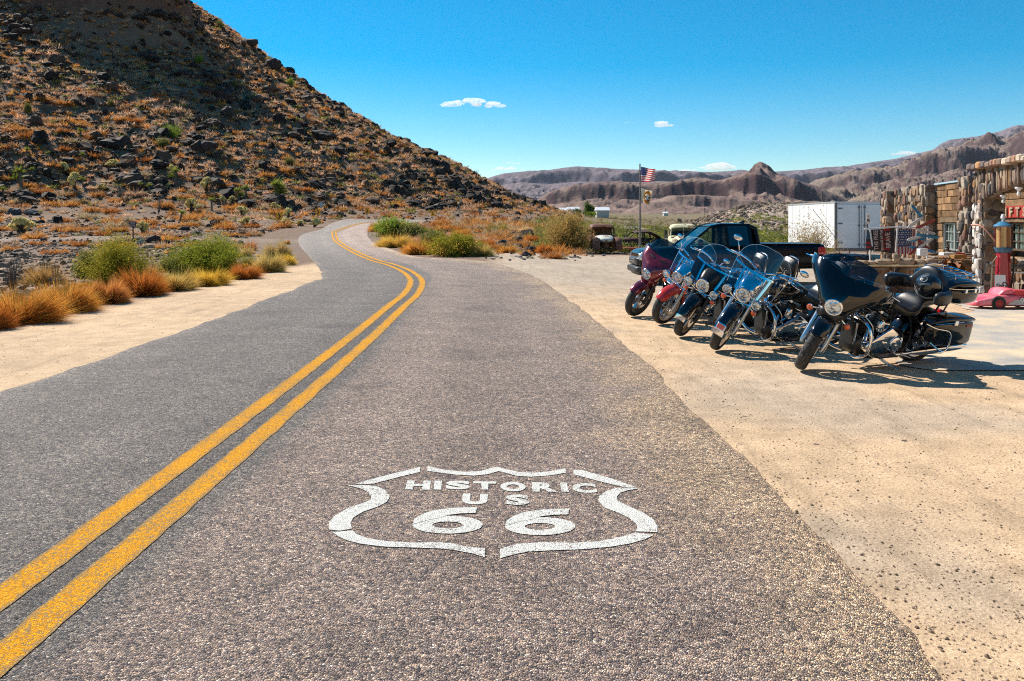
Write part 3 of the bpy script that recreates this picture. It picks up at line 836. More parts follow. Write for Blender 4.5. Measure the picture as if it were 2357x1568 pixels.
def ridge(name, sil, y0, y1, foot_py, mat_, label, seed, cliff=.4, cpos=(.72, .80), amp=.22, na=520, nr=90, wander=.16, cat='hills'):
    xs = np.linspace(sil[0][0], sil[-1][0], na); py = np.interp(xs, [p[0] for p in sil], [p[1] for p in sil])
    k = (xs - CX) / FPX; tt = np.concatenate([np.linspace(0, 1, nr), np.linspace(1.04, 1.22, 6)])
    K, T = np.meshgrid(k, tt, indexing='ij'); PY_ = np.broadcast_to(py[:, None], K.shape)
    edge = np.minimum(1, np.minimum(K - k[0], k[-1] - K) / .02)
    Yd = y0 + (y1 - y0) * T
    Xd = K * Yd
    L = (y1 - y0)
    top = CAM_H + (HY - PY_) / FPX * y1
    zf = CAM_H + (HY - foot_py) / FPX * y0
    sc_ = 6. / L
    wob = fbm(Xd * sc_ * .8, Yd * sc_ * .5, seed, 5) * wander * 2
    tw = np.clip(T + wob * (1 - T) * 1.2, 0, 1)
    tal = tw ** 1.25
    clf = sstep(cpos[0], cpos[1], tw + .5 * wob)
    f_ = (1 - cliff) * tal + cliff * clf
    f_ = f_ / np.maximum(1e-6, (1 - cliff) + cliff * 1.0)
    rid = -np.abs(fbm(Xd * sc_ * 2.0, Yd * sc_ * .9, seed + 5, 5)) * 2 + .25
    f_ = f_ + .05 * np.sin(tw * 46 + 6 * fbm(Xd * sc_, Yd * sc_, seed + 9, 3)) * np.sin(np.pi * np.clip(T, 0, 1)) + .5 * amp * fbm(Xd * sc_ * 7, Yd * sc_ * 5, seed + 12, 4) * np.sin(np.pi * np.clip(T, 0, 1)) ** .5
    f_ = f_ + amp * rid * np.sin(np.pi * np.clip(T, 0, 1)) ** .8
    f_ = f_ * np.where(T > 1, 1 - (T - 1) * .8, 1)
    Zd = zf + (top - zf) * f_
    # keep the crest at its height but a little uneven
    o = np_mesh(name, np.stack([Xd, Yd, Zd], -1).reshape(-1, 3), (lambda i, j, m_: np.stack([i * m_ + j, (i + 1) * m_ + j, (i + 1) * m_ + j + 1, i * m_ + j + 1], -1).reshape(-1, 4))(*np.meshgrid(np.arange(na - 1), np.arange(len(tt) - 1), indexing='ij'), len(tt)), mat_, smooth=True)
    tag(o, kind='structure', label=label, cat=cat)
    return o
mfar = rockmat('haze-tinted mesa rock', (.16, .135, .16), (.225, .18, .19), (.095, .078, .10), .0012, .009)  # blue-violet of distance haze mixed into the rock colours
mmid = rockmat('haze-tinted butte rock', (.19, .125, .112), (.26, .185, .15), (.085, .05, .055), .004, .03)  # brown shifted towards purple to look hazier
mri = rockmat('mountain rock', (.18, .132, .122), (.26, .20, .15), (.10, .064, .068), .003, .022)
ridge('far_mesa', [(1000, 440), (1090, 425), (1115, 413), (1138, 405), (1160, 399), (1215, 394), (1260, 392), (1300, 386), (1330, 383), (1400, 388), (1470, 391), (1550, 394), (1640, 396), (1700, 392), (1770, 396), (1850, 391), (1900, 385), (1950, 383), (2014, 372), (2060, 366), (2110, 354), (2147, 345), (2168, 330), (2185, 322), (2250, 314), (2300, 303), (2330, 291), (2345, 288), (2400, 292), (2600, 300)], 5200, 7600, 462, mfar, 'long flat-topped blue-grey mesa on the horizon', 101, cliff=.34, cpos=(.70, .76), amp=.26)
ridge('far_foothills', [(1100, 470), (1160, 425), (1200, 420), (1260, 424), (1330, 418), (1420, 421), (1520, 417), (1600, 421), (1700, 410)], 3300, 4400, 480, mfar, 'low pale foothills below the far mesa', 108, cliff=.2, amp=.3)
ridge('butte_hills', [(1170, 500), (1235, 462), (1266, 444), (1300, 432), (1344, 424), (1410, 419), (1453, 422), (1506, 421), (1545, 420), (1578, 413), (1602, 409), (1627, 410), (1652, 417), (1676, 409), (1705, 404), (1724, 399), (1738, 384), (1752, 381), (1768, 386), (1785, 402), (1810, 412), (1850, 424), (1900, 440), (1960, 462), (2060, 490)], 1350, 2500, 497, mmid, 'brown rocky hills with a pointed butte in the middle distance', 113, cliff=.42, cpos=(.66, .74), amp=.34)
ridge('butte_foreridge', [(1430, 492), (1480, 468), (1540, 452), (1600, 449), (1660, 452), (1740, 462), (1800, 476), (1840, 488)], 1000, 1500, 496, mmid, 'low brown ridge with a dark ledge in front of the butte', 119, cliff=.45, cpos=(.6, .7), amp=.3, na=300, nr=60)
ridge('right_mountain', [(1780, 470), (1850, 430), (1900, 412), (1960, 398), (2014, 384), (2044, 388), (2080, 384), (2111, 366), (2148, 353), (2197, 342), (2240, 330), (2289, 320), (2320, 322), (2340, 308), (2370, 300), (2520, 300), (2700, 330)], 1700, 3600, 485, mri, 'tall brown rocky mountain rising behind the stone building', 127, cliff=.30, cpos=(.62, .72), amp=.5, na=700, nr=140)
ridge('right_foothill', [(1900, 485), (1980, 455), (2020, 425), (2080, 410), (2140, 412), (2200, 395), (2260, 400), (2330, 385), (2420, 390), (2550, 400)], 900, 1500, 492, mri, 'craggy brown foothill right of the trailer', 133, cliff=.35, cpos=(.5, .65), amp=.6, na=500, nr=100)

# ================================================================ CLOUDS (real bodies of mist, far above the hills)
cmat, t, b = nmat('cloud mist'); t.nodes.remove(b)
out = [q for q in t.nodes if q.type == 'OUTPUT_MATERIAL'][0]
pv = node(t, 'ShaderNodeVolumePrincipled', Density=.016, Anisotropy=.3); pv.inputs['Color'].default_value = (1, 1, 1, 1)
t.links.new(pv.outputs[0], out.inputs['Volume'])
def cloud(px, py, wpx, hpx, dist, label, seed, nb=16):
    rr = random.Random(seed); mb = MB()
    for q in range(nb):
        u_ = rr.uniform(-1, 1); wgt = (1 - abs(u_)) ** .6
        cx_ = px + u_ * wpx * .5; cy_ = py + hpx * (.25 - rr.random() * .75 * wgt)
        r_ = hpx * (.22 + .38 * wgt * rr.random()) / FPX * dist
        c_ = ((cx_ - CX) / FPX * dist, dist + rr.uniform(-.5, .5) * r_ * 4, CAM_H + (HY - cy_) / FPX * dist)
        mb.blob(c_, (r_ * rr.uniform(1.6, 3.4), r_ * 2, r_ * rr.uniform(.6, .9)), 2, .22, seed * 50 + q)
    o = mb.build('cloud', cmat)
    tag(o, label, 'cloud', 'small white clouds above the hills')
cloud(1088, 239, 140, 16, 9000, 'largest thin white cloud, alone in the open sky', 1, 26)
cloud(1527, 288, 36, 11, 9500, 'tiny cloud pair high above the flagpole', 2, 9)
cloud(1447, 283, 22, 4, 9500, 'faint small wisp left of the tiny cloud above the flags', 8, 5)
cloud(1655, 384, 76, 14, 9800, 'small puffy cloud resting just above the hills right of the flag', 3, 16)
cloud(1580, 391, 46, 8, 9800, 'faint flat cloud between the flag and the puffy cloud', 4, 8)
cloud(1168, 389, 70, 8, 9700, 'flat white cloud just above the left end of the mesa', 5, 12)
cloud(1178, 376, 50, 4, 9700, 'thin wisp above the flat cloud at the end of the mesa', 6, 8)
cloud(2078, 353, 56, 10, 9800, 'small cloud touching the slope of the tall mountain', 7, 12)
# ================================================================ VEGETATION AND ROCKS
foliage = M('dry plant', (1, 1, 1), 1., var=.3, vs=3., attr=True, spec=0.)
def _addtrans():
    t = foliage.node_tree; b = t.nodes['Principled BSDF']
    out = [q for q in t.nodes if q.type == 'OUTPUT_MATERIAL'][0]
    tr = node(t, 'ShaderNodeBsdfTranslucent'); mx = node(t, 'ShaderNodeMixShader'); mx.inputs[0].default_value = .42
    src = b.inputs['Base Color'].links[0].from_socket
    t.links.new(src, tr.inputs['Color']); t.links.new(b.outputs[0], mx.inputs[1]); t.links.new(tr.outputs[0], mx.inputs[2]); t.links.new(mx.outputs[0], out.inputs[0])
_addtrans()
bark = M('dry stems', (.16, .125, .095), .9, var=.3)

def blades(n, rad, hgt, seed, wd=.006, c0=(.55, .22, .05), c1=(.75, .42, .14), up=.35, curve=.25, inner=.15, clump=0, seg=2):
    """radiating tapered blades as arrays: a dry bush or grass tuft"""
    r = np.random.RandomState(seed)
    az_ = r.rand(n) * 2 * np.pi; el = np.arcsin(np.clip(up + (1 - up) * r.rand(n) ** .8, 0, 1)) * .95
    if clump:
        ca = r.rand(clump) * 2 * np.pi; az_ = ca[r.randint(0, clump, n)] + r.randn(n) * .35
    ln = (.55 + .45 * r.rand(n)) * (1 + .25 * np.sin(az_ * 3 + seed) + .15 * np.sin(az_ * 5 + 2 * seed))
    d = np.stack([np.cos(el) * np.cos(az_) * rad, np.cos(el) * np.sin(az_) * rad, np.sin(el) * hgt], 1) * ln[:, None]
    b0 = np.stack([np.cos(az_) * r.rand(n) * inner * rad, np.sin(az_) * r.rand(n) * inner * rad, np.zeros(n)], 1)
    side = np.cross(d, r.randn(n, 3)); side /= np.maximum(1e-6, np.linalg.norm(side, axis=1))[:, None]
    bend = r.randn(n, 3) * curve * min(rad, hgt) * .5; bend[:, 2] -= .1 * hgt
    w = wd * (.6 + .8 * r.rand(n))[:, None]
    st = r.rand(n)[:, None] * .35
    p0 = b0 + d * st; p1 = b0 + d * (.5 + st * .5) + bend * .4; p2 = b0 + d + bend
    V = np.stack([p0 - side * w, p0 + side * w, p1 - side * w * .8, p1 + side * w * .8, p2], 1).reshape(-1, 3)
    V[:, 2] = np.maximum(V[:, 2], -.02)
    o = np.arange(n)[:, None] * 5
    F = np.concatenate([o + np.array([[0, 1, 3]]), o + np.array([[0, 3, 2]]), o + np.array([[2, 3, 4]])], 0)
    tcol = r.rand(n)[:, None]; col = np.array(c0) * (1 - tcol) + np.array(c1) * tcol
    col = np.repeat(col[:, None, :], 5, 1).reshape(-1, 3)
    return V, F, col
def leafcloud(n, rad, hgt, seed, size=.02, c0=(.10, .16, .03), c1=(.28, .30, .07), nst=26):
    """leafy sprays along many ascending stems, as arrays (leaves) plus stem blades"""
    r = np.random.RandomState(seed)
    az_ = r.rand(nst) * 2 * np.pi; el = .35 + r.rand(nst) * 1.1
    ln = .6 + .4 * r.rand(nst)
    d = np.stack([np.cos(el) * np.cos(az_) * rad, np.cos(el) * np.sin(az_) * rad, (np.sin(el) * hgt)], 1) * ln[:, None]
    q = r.randint(0, nst, n); tpos = .25 + .75 * r.rand(n) ** .7
    sub = r.randn(n, 3) * np.array([rad, rad, hgt]) * .075 * (0.5 + tpos[:, None])
    # secondary twigs: leaves cluster on short side twigs
    tw = r.randn(nst * 9, 3) * np.array([rad, rad, hgt]) * .16
    P = d[q] * tpos[:, None] + tw[q * 9 + r.randint(0, 9, n)] * tpos[:, None] + sub * .7
    P[:, 2] = np.abs(P[:, 2])
    a = r.randn(n, 3); a /= np.linalg.norm(a, axis=1)[:, None]; b_ = np.cross(a, r.randn(n, 3)); b_ /= np.linalg.norm(b_, axis=1)[:, None]
    s_ = size * (.6 + .8 * r.rand(n))[:, None]
    V = np.stack([P - a * s_, P + b_ * s_ * .5, P + a * s_], 1).reshape(-1, 3)
    F = np.arange(n * 3).reshape(-1, 3)
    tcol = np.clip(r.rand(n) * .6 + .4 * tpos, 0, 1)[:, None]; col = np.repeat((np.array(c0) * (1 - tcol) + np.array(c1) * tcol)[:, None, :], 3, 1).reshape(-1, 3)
    return V, F, col
def stems(nst, rad, hgt, seed, w=.008, col=(.2, .15, .1), lo=.35, spread=1.1, twigs=3):
    r = random.Random(seed); mb = MB(); mb.cur = col
    for i_ in range(nst):
        a = r.random() * 6.28; e = lo + r.random() * spread; L = .6 + .4 * r.random()
        tip = Vector((math.cos(e) * math.cos(a) * rad, math.cos(e) * math.sin(a) * rad, math.sin(e) * hgt)) * L
        mid = tip * .5 + Vector((r.uniform(-1, 1), r.uniform(-1, 1), .6)) * .08 * rad
        P = catmull([(0, 0, -.03), mid, tip], 3)
        mb.tube(P, [w, w * .9, w * .8, w * .7, w * .55, w * .4, w * .25], 4, caps=False)
        for q in range(twigs):
            s_ = P[2 + (q % 4)]; e2 = s_ + Vector((r.uniform(-1, 1), r.uniform(-1, 1), r.uniform(.1, 1))) * .22 * rad
            mb.tube([s_, e2], [w * .45, w * .15], 3, caps=False)
    V = np.array(mb.v); F = np.array([(f[0], f[1], f[2]) for f in mb.f] + [(f[0], f[2], f[3]) for f in mb.f])
    return V, F, np.array(mb.c)
def join_arr(L):
    o = 0; Vs, Fs, Cs = [], [], []
    for V_, F_, C_ in L:
        Vs.append(V_); Fs.append(F_ + o); Cs.append(C_); o += len(V_)
    return np.vstack(Vs), np.vstack(Fs), np.vstack(Cs)
def arr_mesh(name, A, mat_):
    o = np_mesh(name, A[0], A[1], mat_, A[2]); me = o.data; bpy.data.objects.remove(o); return me
def put(name, me, loc, sc_=1., rz=0., label=None, cat=None, group=None, tilt=0.):
    o = bpy.data.objects.new(name, me); C.objects.link(o); o.location = loc
    o.scale = sc_ if hasattr(sc_, '__len__') else (sc_,) * 3
    o.rotation_euler = (tilt, 0, rz)
    return tag(o, label, cat, group)

ORG = ((.44, .155, .03), (.85, .43, .12)); TAN = ((.46, .26, .15), (.86, .58, .37)); YEL = ((.60, .34, .05), (.88, .58, .12)); RUS = ((.36, .12, .03), (.66, .27, .07))
GRN = ((.16, .15, .012), (.46, .40, .05)); OLV = ((.15, .15, .04), (.36, .33, .10)); BRG = ((.13, .22, .02), (.36, .45, .07)); PAL = ((.36, .36, .12), (.62, .56, .26))

# ---- the dense bushes beside the road, near the camera: each with stems and foliage of its own
def near_dry(px, py, wpx, hpx, pal, label, seed, n=7000, up=.12, cat='dry bush', grp=None, green=0., name='dry_bush'):
    p = gp(px, py); Z = p[1]; pal = tuple(tuple(min(.93, v * k_) for v, k_ in zip(c_, (1.3, 1.22, .95))) for c_ in pal)
    rad = wpx / 2 / FPX * Z; hg = hpx / FPX * Z
    L = [blades(n, rad, hg, seed, wd=max(.0035, Z * .00016), c0=pal[0], c1=pal[1], up=up, curve=.3, inner=.35)]
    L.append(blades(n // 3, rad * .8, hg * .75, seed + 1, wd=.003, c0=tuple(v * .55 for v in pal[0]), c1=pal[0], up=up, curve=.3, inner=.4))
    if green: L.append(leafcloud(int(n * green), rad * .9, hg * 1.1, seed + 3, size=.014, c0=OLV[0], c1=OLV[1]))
    o = np_mesh(name, *join_arr(L)[:2], foliage, join_arr(L)[2]); o.location = (p[0], p[1], p[2] - .01)
    return tag(o, label, cat, grp)
def near_leafy(px, py, wpx, hpx, pal, label, seed, n=16000, cat='bush', st=40, size=None, name='creosote_bush', dry=0, grp=None):
    p = gp(px, py); Z = p[1]
    rad = 1.36 * wpx / 2 / FPX * Z; hg = 1.04 * hpx / FPX * Z
    root = empty(name, (p[0], p[1], p[2] - .01), label, cat, grp)
    A = leafcloud(int(n * 1.35), rad * .9, hg, seed, size=size or max(.024, Z * .0014), c0=pal[0], c1=pal[1], nst=st)
    if dry: A = join_arr([A, leafcloud(int(n * dry), rad, hg, seed + 9, size=max(.02, Z * .0012), c0=ORG[0], c1=YEL[1], nst=st)])
    np_mesh('foliage', A[0], A[1], foliage, A[2], parent=root)
    B = stems(st, rad * .95, hg * .95, seed, w=.006 + Z * .00015)
    np_mesh('branches', B[0], B[1], bark, B[2], parent=root)
    return root
GL = 'orange dry bushes along the left shoulder'
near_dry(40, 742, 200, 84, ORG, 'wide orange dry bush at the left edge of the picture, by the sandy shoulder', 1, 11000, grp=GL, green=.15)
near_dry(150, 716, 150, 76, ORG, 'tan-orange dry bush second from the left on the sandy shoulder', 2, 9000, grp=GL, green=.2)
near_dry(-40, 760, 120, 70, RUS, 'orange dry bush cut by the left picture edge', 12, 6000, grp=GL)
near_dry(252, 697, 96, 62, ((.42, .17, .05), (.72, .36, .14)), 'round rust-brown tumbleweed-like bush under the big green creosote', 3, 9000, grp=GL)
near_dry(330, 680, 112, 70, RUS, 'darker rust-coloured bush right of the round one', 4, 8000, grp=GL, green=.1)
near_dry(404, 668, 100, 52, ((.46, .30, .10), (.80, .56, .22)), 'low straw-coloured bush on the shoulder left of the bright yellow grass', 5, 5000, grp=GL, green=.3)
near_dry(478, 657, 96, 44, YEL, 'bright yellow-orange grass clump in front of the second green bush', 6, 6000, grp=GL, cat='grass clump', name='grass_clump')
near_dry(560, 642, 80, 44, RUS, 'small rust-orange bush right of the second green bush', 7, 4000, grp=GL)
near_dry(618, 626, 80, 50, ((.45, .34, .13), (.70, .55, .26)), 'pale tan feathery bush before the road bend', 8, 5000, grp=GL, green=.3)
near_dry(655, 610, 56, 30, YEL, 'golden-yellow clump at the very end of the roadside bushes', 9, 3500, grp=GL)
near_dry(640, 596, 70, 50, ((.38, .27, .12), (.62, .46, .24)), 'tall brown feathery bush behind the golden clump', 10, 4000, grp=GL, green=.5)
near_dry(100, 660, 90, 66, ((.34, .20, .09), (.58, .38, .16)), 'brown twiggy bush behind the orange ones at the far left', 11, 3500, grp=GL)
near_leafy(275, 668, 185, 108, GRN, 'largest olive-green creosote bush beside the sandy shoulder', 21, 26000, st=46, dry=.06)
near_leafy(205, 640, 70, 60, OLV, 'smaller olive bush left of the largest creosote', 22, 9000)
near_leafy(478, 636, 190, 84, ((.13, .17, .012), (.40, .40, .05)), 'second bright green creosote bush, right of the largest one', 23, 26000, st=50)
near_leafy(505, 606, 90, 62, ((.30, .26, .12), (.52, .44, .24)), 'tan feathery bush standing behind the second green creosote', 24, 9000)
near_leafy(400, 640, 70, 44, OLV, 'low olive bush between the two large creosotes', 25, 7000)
for q in range(54):
    t_ = rnd.random(); x_ = 700 * t_ + rnd.uniform(-30, 10) - 20; y_ = 752 - 150 * t_ + rnd.uniform(-44, 2)
    pl_ = rnd.choice([ORG, TAN, RUS, YEL, TAN, OLV]); nm_ = rnd.choice([14, 20, 30, 44])
    near_dry(x_, y_, nm_ * (1.5 - .6 * t_), nm_ * rnd.uniform(.45, .8), pl_, 'small dry plant between the bushes on the left shoulder', 5000 + q, 700, up=rnd.uniform(.05, .5), cat='dry plant', grp='small dry plants between the shoulder bushes', name='dry_plant')
def twiggy(px, py, wpx, hpx, label, seed, col=(.12, .10, .11), n=26, cat='dead shrub', grp=None, w=None):
    p = gp(px, py); Z = p[1]
    A = stems(n, wpx / 2 / FPX * Z, hpx / FPX * Z, seed, w=w or .004 + Z * .00022, col=col, lo=.75, spread=.8, twigs=4)
    o = np_mesh('dead_shrub', A[0], A[1], bark, A[2]); o.location = p
    return tag(o, label, cat, grp)
twiggy(28, 672, 110, 84, 'leafless dark twiggy shrub at the left edge behind the orange bushes', 31, n=40)
twiggy(128, 668, 60, 66, 'small leafless shrub left of the olive bush', 32, n=18)

# ---- right-hand patch inside the bend
near_leafy(905, 545, 90, 40, BRG, 'bright green bush at the tip of the scrub patch inside the bend', 41, 14000, dry=.2)
near_leafy(950, 548, 70, 30, OLV, 'olive bush right of the bright green one inside the bend', 44, 9000)
near_leafy(1048, 590, 120, 46, GRN, 'large green creosote at the road edge inside the bend', 42, 22000, dry=.15)
near_leafy(1000, 566, 60, 34, OLV, 'olive bush behind the large green creosote inside the bend', 45, 9000)
near_leafy(1306, 580, 110, 78, ((.32, .20, .06), (.60, .40, .13)), 'tall brown-orange creosote with bare branches beside the rusty truck', 43, 16000, st=60)
GR_ = 'dry bushes in the scrub patch inside the bend'
near_dry(868, 533, 46, 24, ORG, 'orange bush at the leftmost tip of the scrub patch', 51, 2500, grp=GR_)
near_dry(905, 570, 90, 34, ((.52, .30, .06), (.80, .55, .15)), 'yellow-orange bush hugging the inner road edge', 52, 4500, grp=GR_)
near_dry(965, 586, 84, 38, ORG, 'orange-brown bush just left of the large green creosote', 53, 5000, grp=GR_, green=.3)
near_dry(1110, 590, 60, 34, ((.40, .30, .10), (.62, .48, .2)), 'tan bush at the right side of the large green creosote', 54, 3500, grp=GR_)
near_dry(1122, 570, 44, 26, RUS, 'small rust bush behind the tan one inside the bend', 55, 2500, grp=GR_)
near_dry(1060, 546, 56, 26, ORG, 'orange bush on the rise above the large green creosote', 56, 2500, grp=GR_)
near_dry(1165, 582, 50, 22, ORG, 'low orange bush among the black stones by the lot', 57, 2000, grp=GR_)
near_dry(1222, 560, 44, 24, RUS, 'rust-orange dome-shaped bush on the dark stones', 58, 2500, grp=GR_)
near_dry(1252, 584, 46, 28, RUS, 'rust bush left of the tall brown creosote', 59, 2200, grp=GR_)
near_dry(1350, 566, 56, 44, OLV, 'olive-brown bush in front of the rusty truck cab', 60, 2500, grp=GR_)
near_dry(1200, 540, 70, 26, TAN, 'pale tan bush on the rise behind the dark stones', 61, 2500, grp=GR_)
near_dry(1150, 536, 60, 26, OLV, 'olive tuft on top of the scrub patch', 62, 2200, grp=GR_)

# ---- yuccas, chollas, ocotillos on the slope
leafm = foliage
def yucca_mesh(seed, hgt, heads=1):
    r = random.Random(seed); mb = MB(); heads_p = []
    mb.cur = (.10, .075, .05)
    lean = Vector((r.uniform(-.25, .25), r.uniform(-.1, .1), 1)).normalized()
    top = lean * hgt * .62
    mb.tube(catmull([(0, 0, -.2), lean * hgt * .3 + Vector((.03, 0, 0)), top], 4), [.2 * hgt / 3] * 3 + [.17 * hgt / 3] * 6, 8)
    heads_p.append(top)
    for q in range(heads - 1):
        p_ = lean * hgt * (.25 + .15 * q) + Vector((r.choice([-1, 1]) * .16 * hgt, 0, .1 * hgt))
        mb.tube([lean * hgt * .18, p_], .12 * hgt / 3, 6); heads_p.append(p_)
    trunk = (list(mb.v), list(mb.f), list(mb.c))
    Vs, Fs, Cs = [], [], []; o = 0
    for hp in heads_p:
        V_, F_, C_ = blades(170, hgt * .32, hgt * .36, seed + o, wd=.024 * hgt / 2, c0=(.13, .17, .02), c1=(.42, .43, .08), up=-.35, curve=.08, inner=.05)
        V_[:, 2] += 0; V_ = V_ + np.array(hp); Vs.append(V_); Fs.append(F_ + o); Cs.append(C_); o += len(V_)
    return trunk, (np.vstack(Vs), np.vstack(Fs), np.vstack(Cs))
def blades_free(n, rad, hgt, seed, **kw):
    return blades(n, rad, hgt, seed, **kw)
def yucca(px, py, hpx, label, seed, heads=1, tilt=0.):
    p = gp(px, py); hg = hpx / FPX * p[1]
    root = empty('yucca', p, label, 'yucca', 'yuccas scattered over the slope', rot=(0, tilt, 0))
    (v, f, c_), A = yucca_mesh(seed, hg, heads)
    mb = MB(); mb.v, mb.f, mb.c = v, f, c_; mb.m = [0] * len(f); mb.flat = [False] * len(f)
    mb.build('trunk', bark, root)
    np_mesh('leaves', A[0], A[1], leafm, A[2], parent=root)
YL = [(50, 436, 62, 'tallest thick-trunked yucca at the foot of the slope at the left edge', 2, .1), (192, 432, 30, 'yucca right of a pale cholla, standing on bare ground', 1, 0), (59, 367, 32, 'yucca above the tallest one near the left edge', 1, 0),
      (113, 368, 24, 'small yucca just left of the two greyish boulders', 1, 0), (187, 320, 30, 'double-headed yucca high on the slope', 2, 0), (190, 374, 28, 'yucca above the pale cholla on the left slope', 1, 0),
      (78, 407, 28, 'short yucca right of the tallest one', 1, 0), (403, 424, 46, 'yucca beside the yellow cholla in mid slope', 2, 0), (412, 514, 38, 'leaning yucca on bare ground above the trail sign', 1, .35),
      (487, 485, 38, 'yucca with wide spiky head above the chevron signs', 1, 0), (549, 465, 40, 'slim two-headed yucca left of a paired yucca', 2, 0), (565, 457, 36, 'slim yucca standing just right of the two-headed one', 1, 0),
      (343, 447, 30, 'small yucca beside the orange dome bush', 1, 0), (326, 442, 26, 'low spreading yucca left of the small one', 1, 0), (635, 468, 66, 'tall yucca with three stacked heads above the first chevron sign', 3, 0),
      (986, 553, 34, 'dark yucca inside the bend of the road', 1, 0), (1101, 586, 36, 'yucca partly behind the tan bush inside the bend', 1, 0), (662, 462, 16, 'tiny yucca right of the tallest stacked yucca', 1, 0), (372, 385, 20, 'small yucca above mid slope', 1, 0), (5, 462, 40, 'yucca cut by the left picture edge', 1, 0),
      (1012, 468, 18, 'tiny yucca high on the right-hand slope', 1, 0)]
for q, (x, y, h_, lb, hd, tl) in enumerate(YL): yucca(x, y, h_, lb, 200 + q, hd, tl)
def cholla_arr(seed, rad, hgt):
    r = random.Random(seed); mb = MB()
    mb.cur = (.10, .07, .04); L = []
    def seg(p, d, l, w, dep):
        q = p + d * l
        if dep >= 2: mb.cur = (.88, .70, .27) if r.random() < .7 else (.93, .84, .45)
        else: mb.cur = (.14, .10, .06)
        mb.tube([p, (p + q) / 2, q], [w * .8, w, w * .75], 6)
        if dep < 4:
            for _ in range(3 if dep < 3 else 2):
                d2 = (d + Vector((r.uniform(-1, 1), r.uniform(-1, 1), r.uniform(-.3, .8))) * .9).normalized()
                seg(q, d2, l * .72, w * .92, dep + 1)
    seg(Vector((0, 0, 0)), Vector((0, 0, 1)), .30, .085, 0)
    for _ in range(3):
        seg(Vector((0, 0, .05)), Vector((r.uniform(-1, 1), r.uniform(-1, 1), .7)).normalized(), .30, .08, 1)
    V_ = np.array(mb.v); F4 = [f for f in mb.f if len(f) == 4]; F3 = np.array([(f[0], f[1], f[2]) for f in F4] + [(f[0], f[2], f[3]) for f in F4])
    ext = np.abs(V_[:, :2]).max(); V_ = V_ / np.array([ext, ext, V_[:, 2].max()])
    V_[:, 2] = np.maximum(V_[:, 2], -.02)
    return V_, F3, np.array(mb.c)
chm = [arr_mesh('cholla', cholla_arr(300 + q, 1, 1), foliage) for q in range(4)]
CHL = [(46, 541, 52, 32, 'large pale cholla alone on the stony flat at the left'), (172, 438, 34, 32, 'pale yellow cholla left of a yucca'), (441, 489, 36, 26, 'pale cholla right of the leaning yucca'), (536, 471, 20, 16, 'small cholla left of the paired slim yuccas'),
       (556, 500, 32, 20, 'cholla above the bright pale one by the sign'), (568, 522, 32, 18, 'brightest pale cholla left of the first chevron sign'), (628, 486, 30, 16, 'cholla just above the first chevron sign'), (664, 503, 26, 20, 'yellow cholla right of the first chevron sign'),
       (657, 524, 28, 18, 'cholla behind the first chevron sign post'), (692, 521, 24, 11, 'low flat cholla beside the road bend'), (723, 524, 28, 18, 'cholla beside the post of the second chevron sign'), (327, 542, 32, 26, 'dry orange-tipped cholla behind the trail sign'),
       (238, 441, 20, 14, 'small cholla half-way between two yuccas'), (146, 404, 26, 22, 'brown cholla on the left slope'), (260, 388, 30, 16, 'wide low cholla above the ocotillo'), (393, 402, 20, 18, 'yellow cholla touching the two-headed yucca'), (476, 444, 26, 28, 'tall yellow cholla left of the ocotillo'),
       (510, 468, 16, 14, 'little pale cholla right of the wide-headed yucca'), (390, 434, 16, 10, 'tiny cholla under the yellow cholla'), (1262, 576, 0, 0, '')]
for q, (x, y, w_, h_, lb) in enumerate(CHL):
    if not w_: continue
    p = gp(x, y); s_ = p[1] / FPX
    put('cholla', chm[q % 4], p, (w_ * .62 * s_, w_ * .62 * s_, h_ * s_ * 1.3), q * 1.3, lb, 'cactus', 'chollas on the slope and flat')
OC = [(365, 494, 36, 60, 'grey ocotillo with fanned stems left of the leaning yucca'), (279, 462, 26, 44, 'grey ocotillo on bare ground at the foot of the slope'), (320, 372, 30, 38, 'ocotillo in the middle of the slope'), (311, 410, 24, 32, 'ocotillo right below another one'), (235, 377, 22, 40, 'thin ocotillo on the left slope'),
      (723, 488, 40, 40, 'dark ocotillo behind the second chevron sign'), (1088, 512, 40, 36, 'grey-green ocotillo on the slope right of the bend'), (1106, 502, 30, 46, 'tall ocotillo beside another on the right slope'), (27, 352, 40, 34, 'grey ocotillo near the left picture edge'), (1098, 402, 18, 22, 'ocotillo standing on the skyline of the hill'), (487, 448, 26, 50, 'ocotillo left of the wide-headed yucca'), (560, 400, 22, 26, 'small ocotillo on the central slope')]
for q, (x, y, w_, h_, lb) in enumerate(OC):
    if q == 9: x, y = 1096, 409
    p = gp(x, y); Z = p[1]; s_ = Z / FPX
    A = stems(18, w_ * s_ * .9, h_ * s_, 400 + q, w=.012 + Z * .00012, col=(.15, .135, .12), lo=.95, spread=.55, twigs=1)
    o = np_mesh('ocotillo', A[0], A[1], bark, A[2]); o.location = p
    tag(o, lb, 'ocotillo', 'ocotillos on the slope')
GS = [(397, 320, 74, 34, BRG, 'bright lime-green shrub in the middle of the slope'), (459, 148, 28, 22, BRG, 'green shrub in the shaded upper slope'), (666, 383, 28, 22, OLV, 'yellow-green shrub on the right part of the slope'), (668, 199, 26, 18, BRG, 'green shrub just under the skyline'),
      (622, 152, 24, 24, OLV, 'green shrub beside the overhanging skyline boulder'), (505, 64, 26, 18, OLV, 'dark green shrub on the skyline below the cliff'), (375, 338, 40, 20, OLV, 'olive shrub below the lime-green one'), (540, 200, 18, 14, OLV, 'small olive shrub in the sunlit notch'), (704, 193, 16, 12, OLV, 'small shrub on the skyline right of the green one'), (255, 245, 18, 14, OLV, 'small green shrub at the lower edge of the shade'), (64, 262, 20, 22, OLV, 'olive shrub by the dark boulders at the left')]
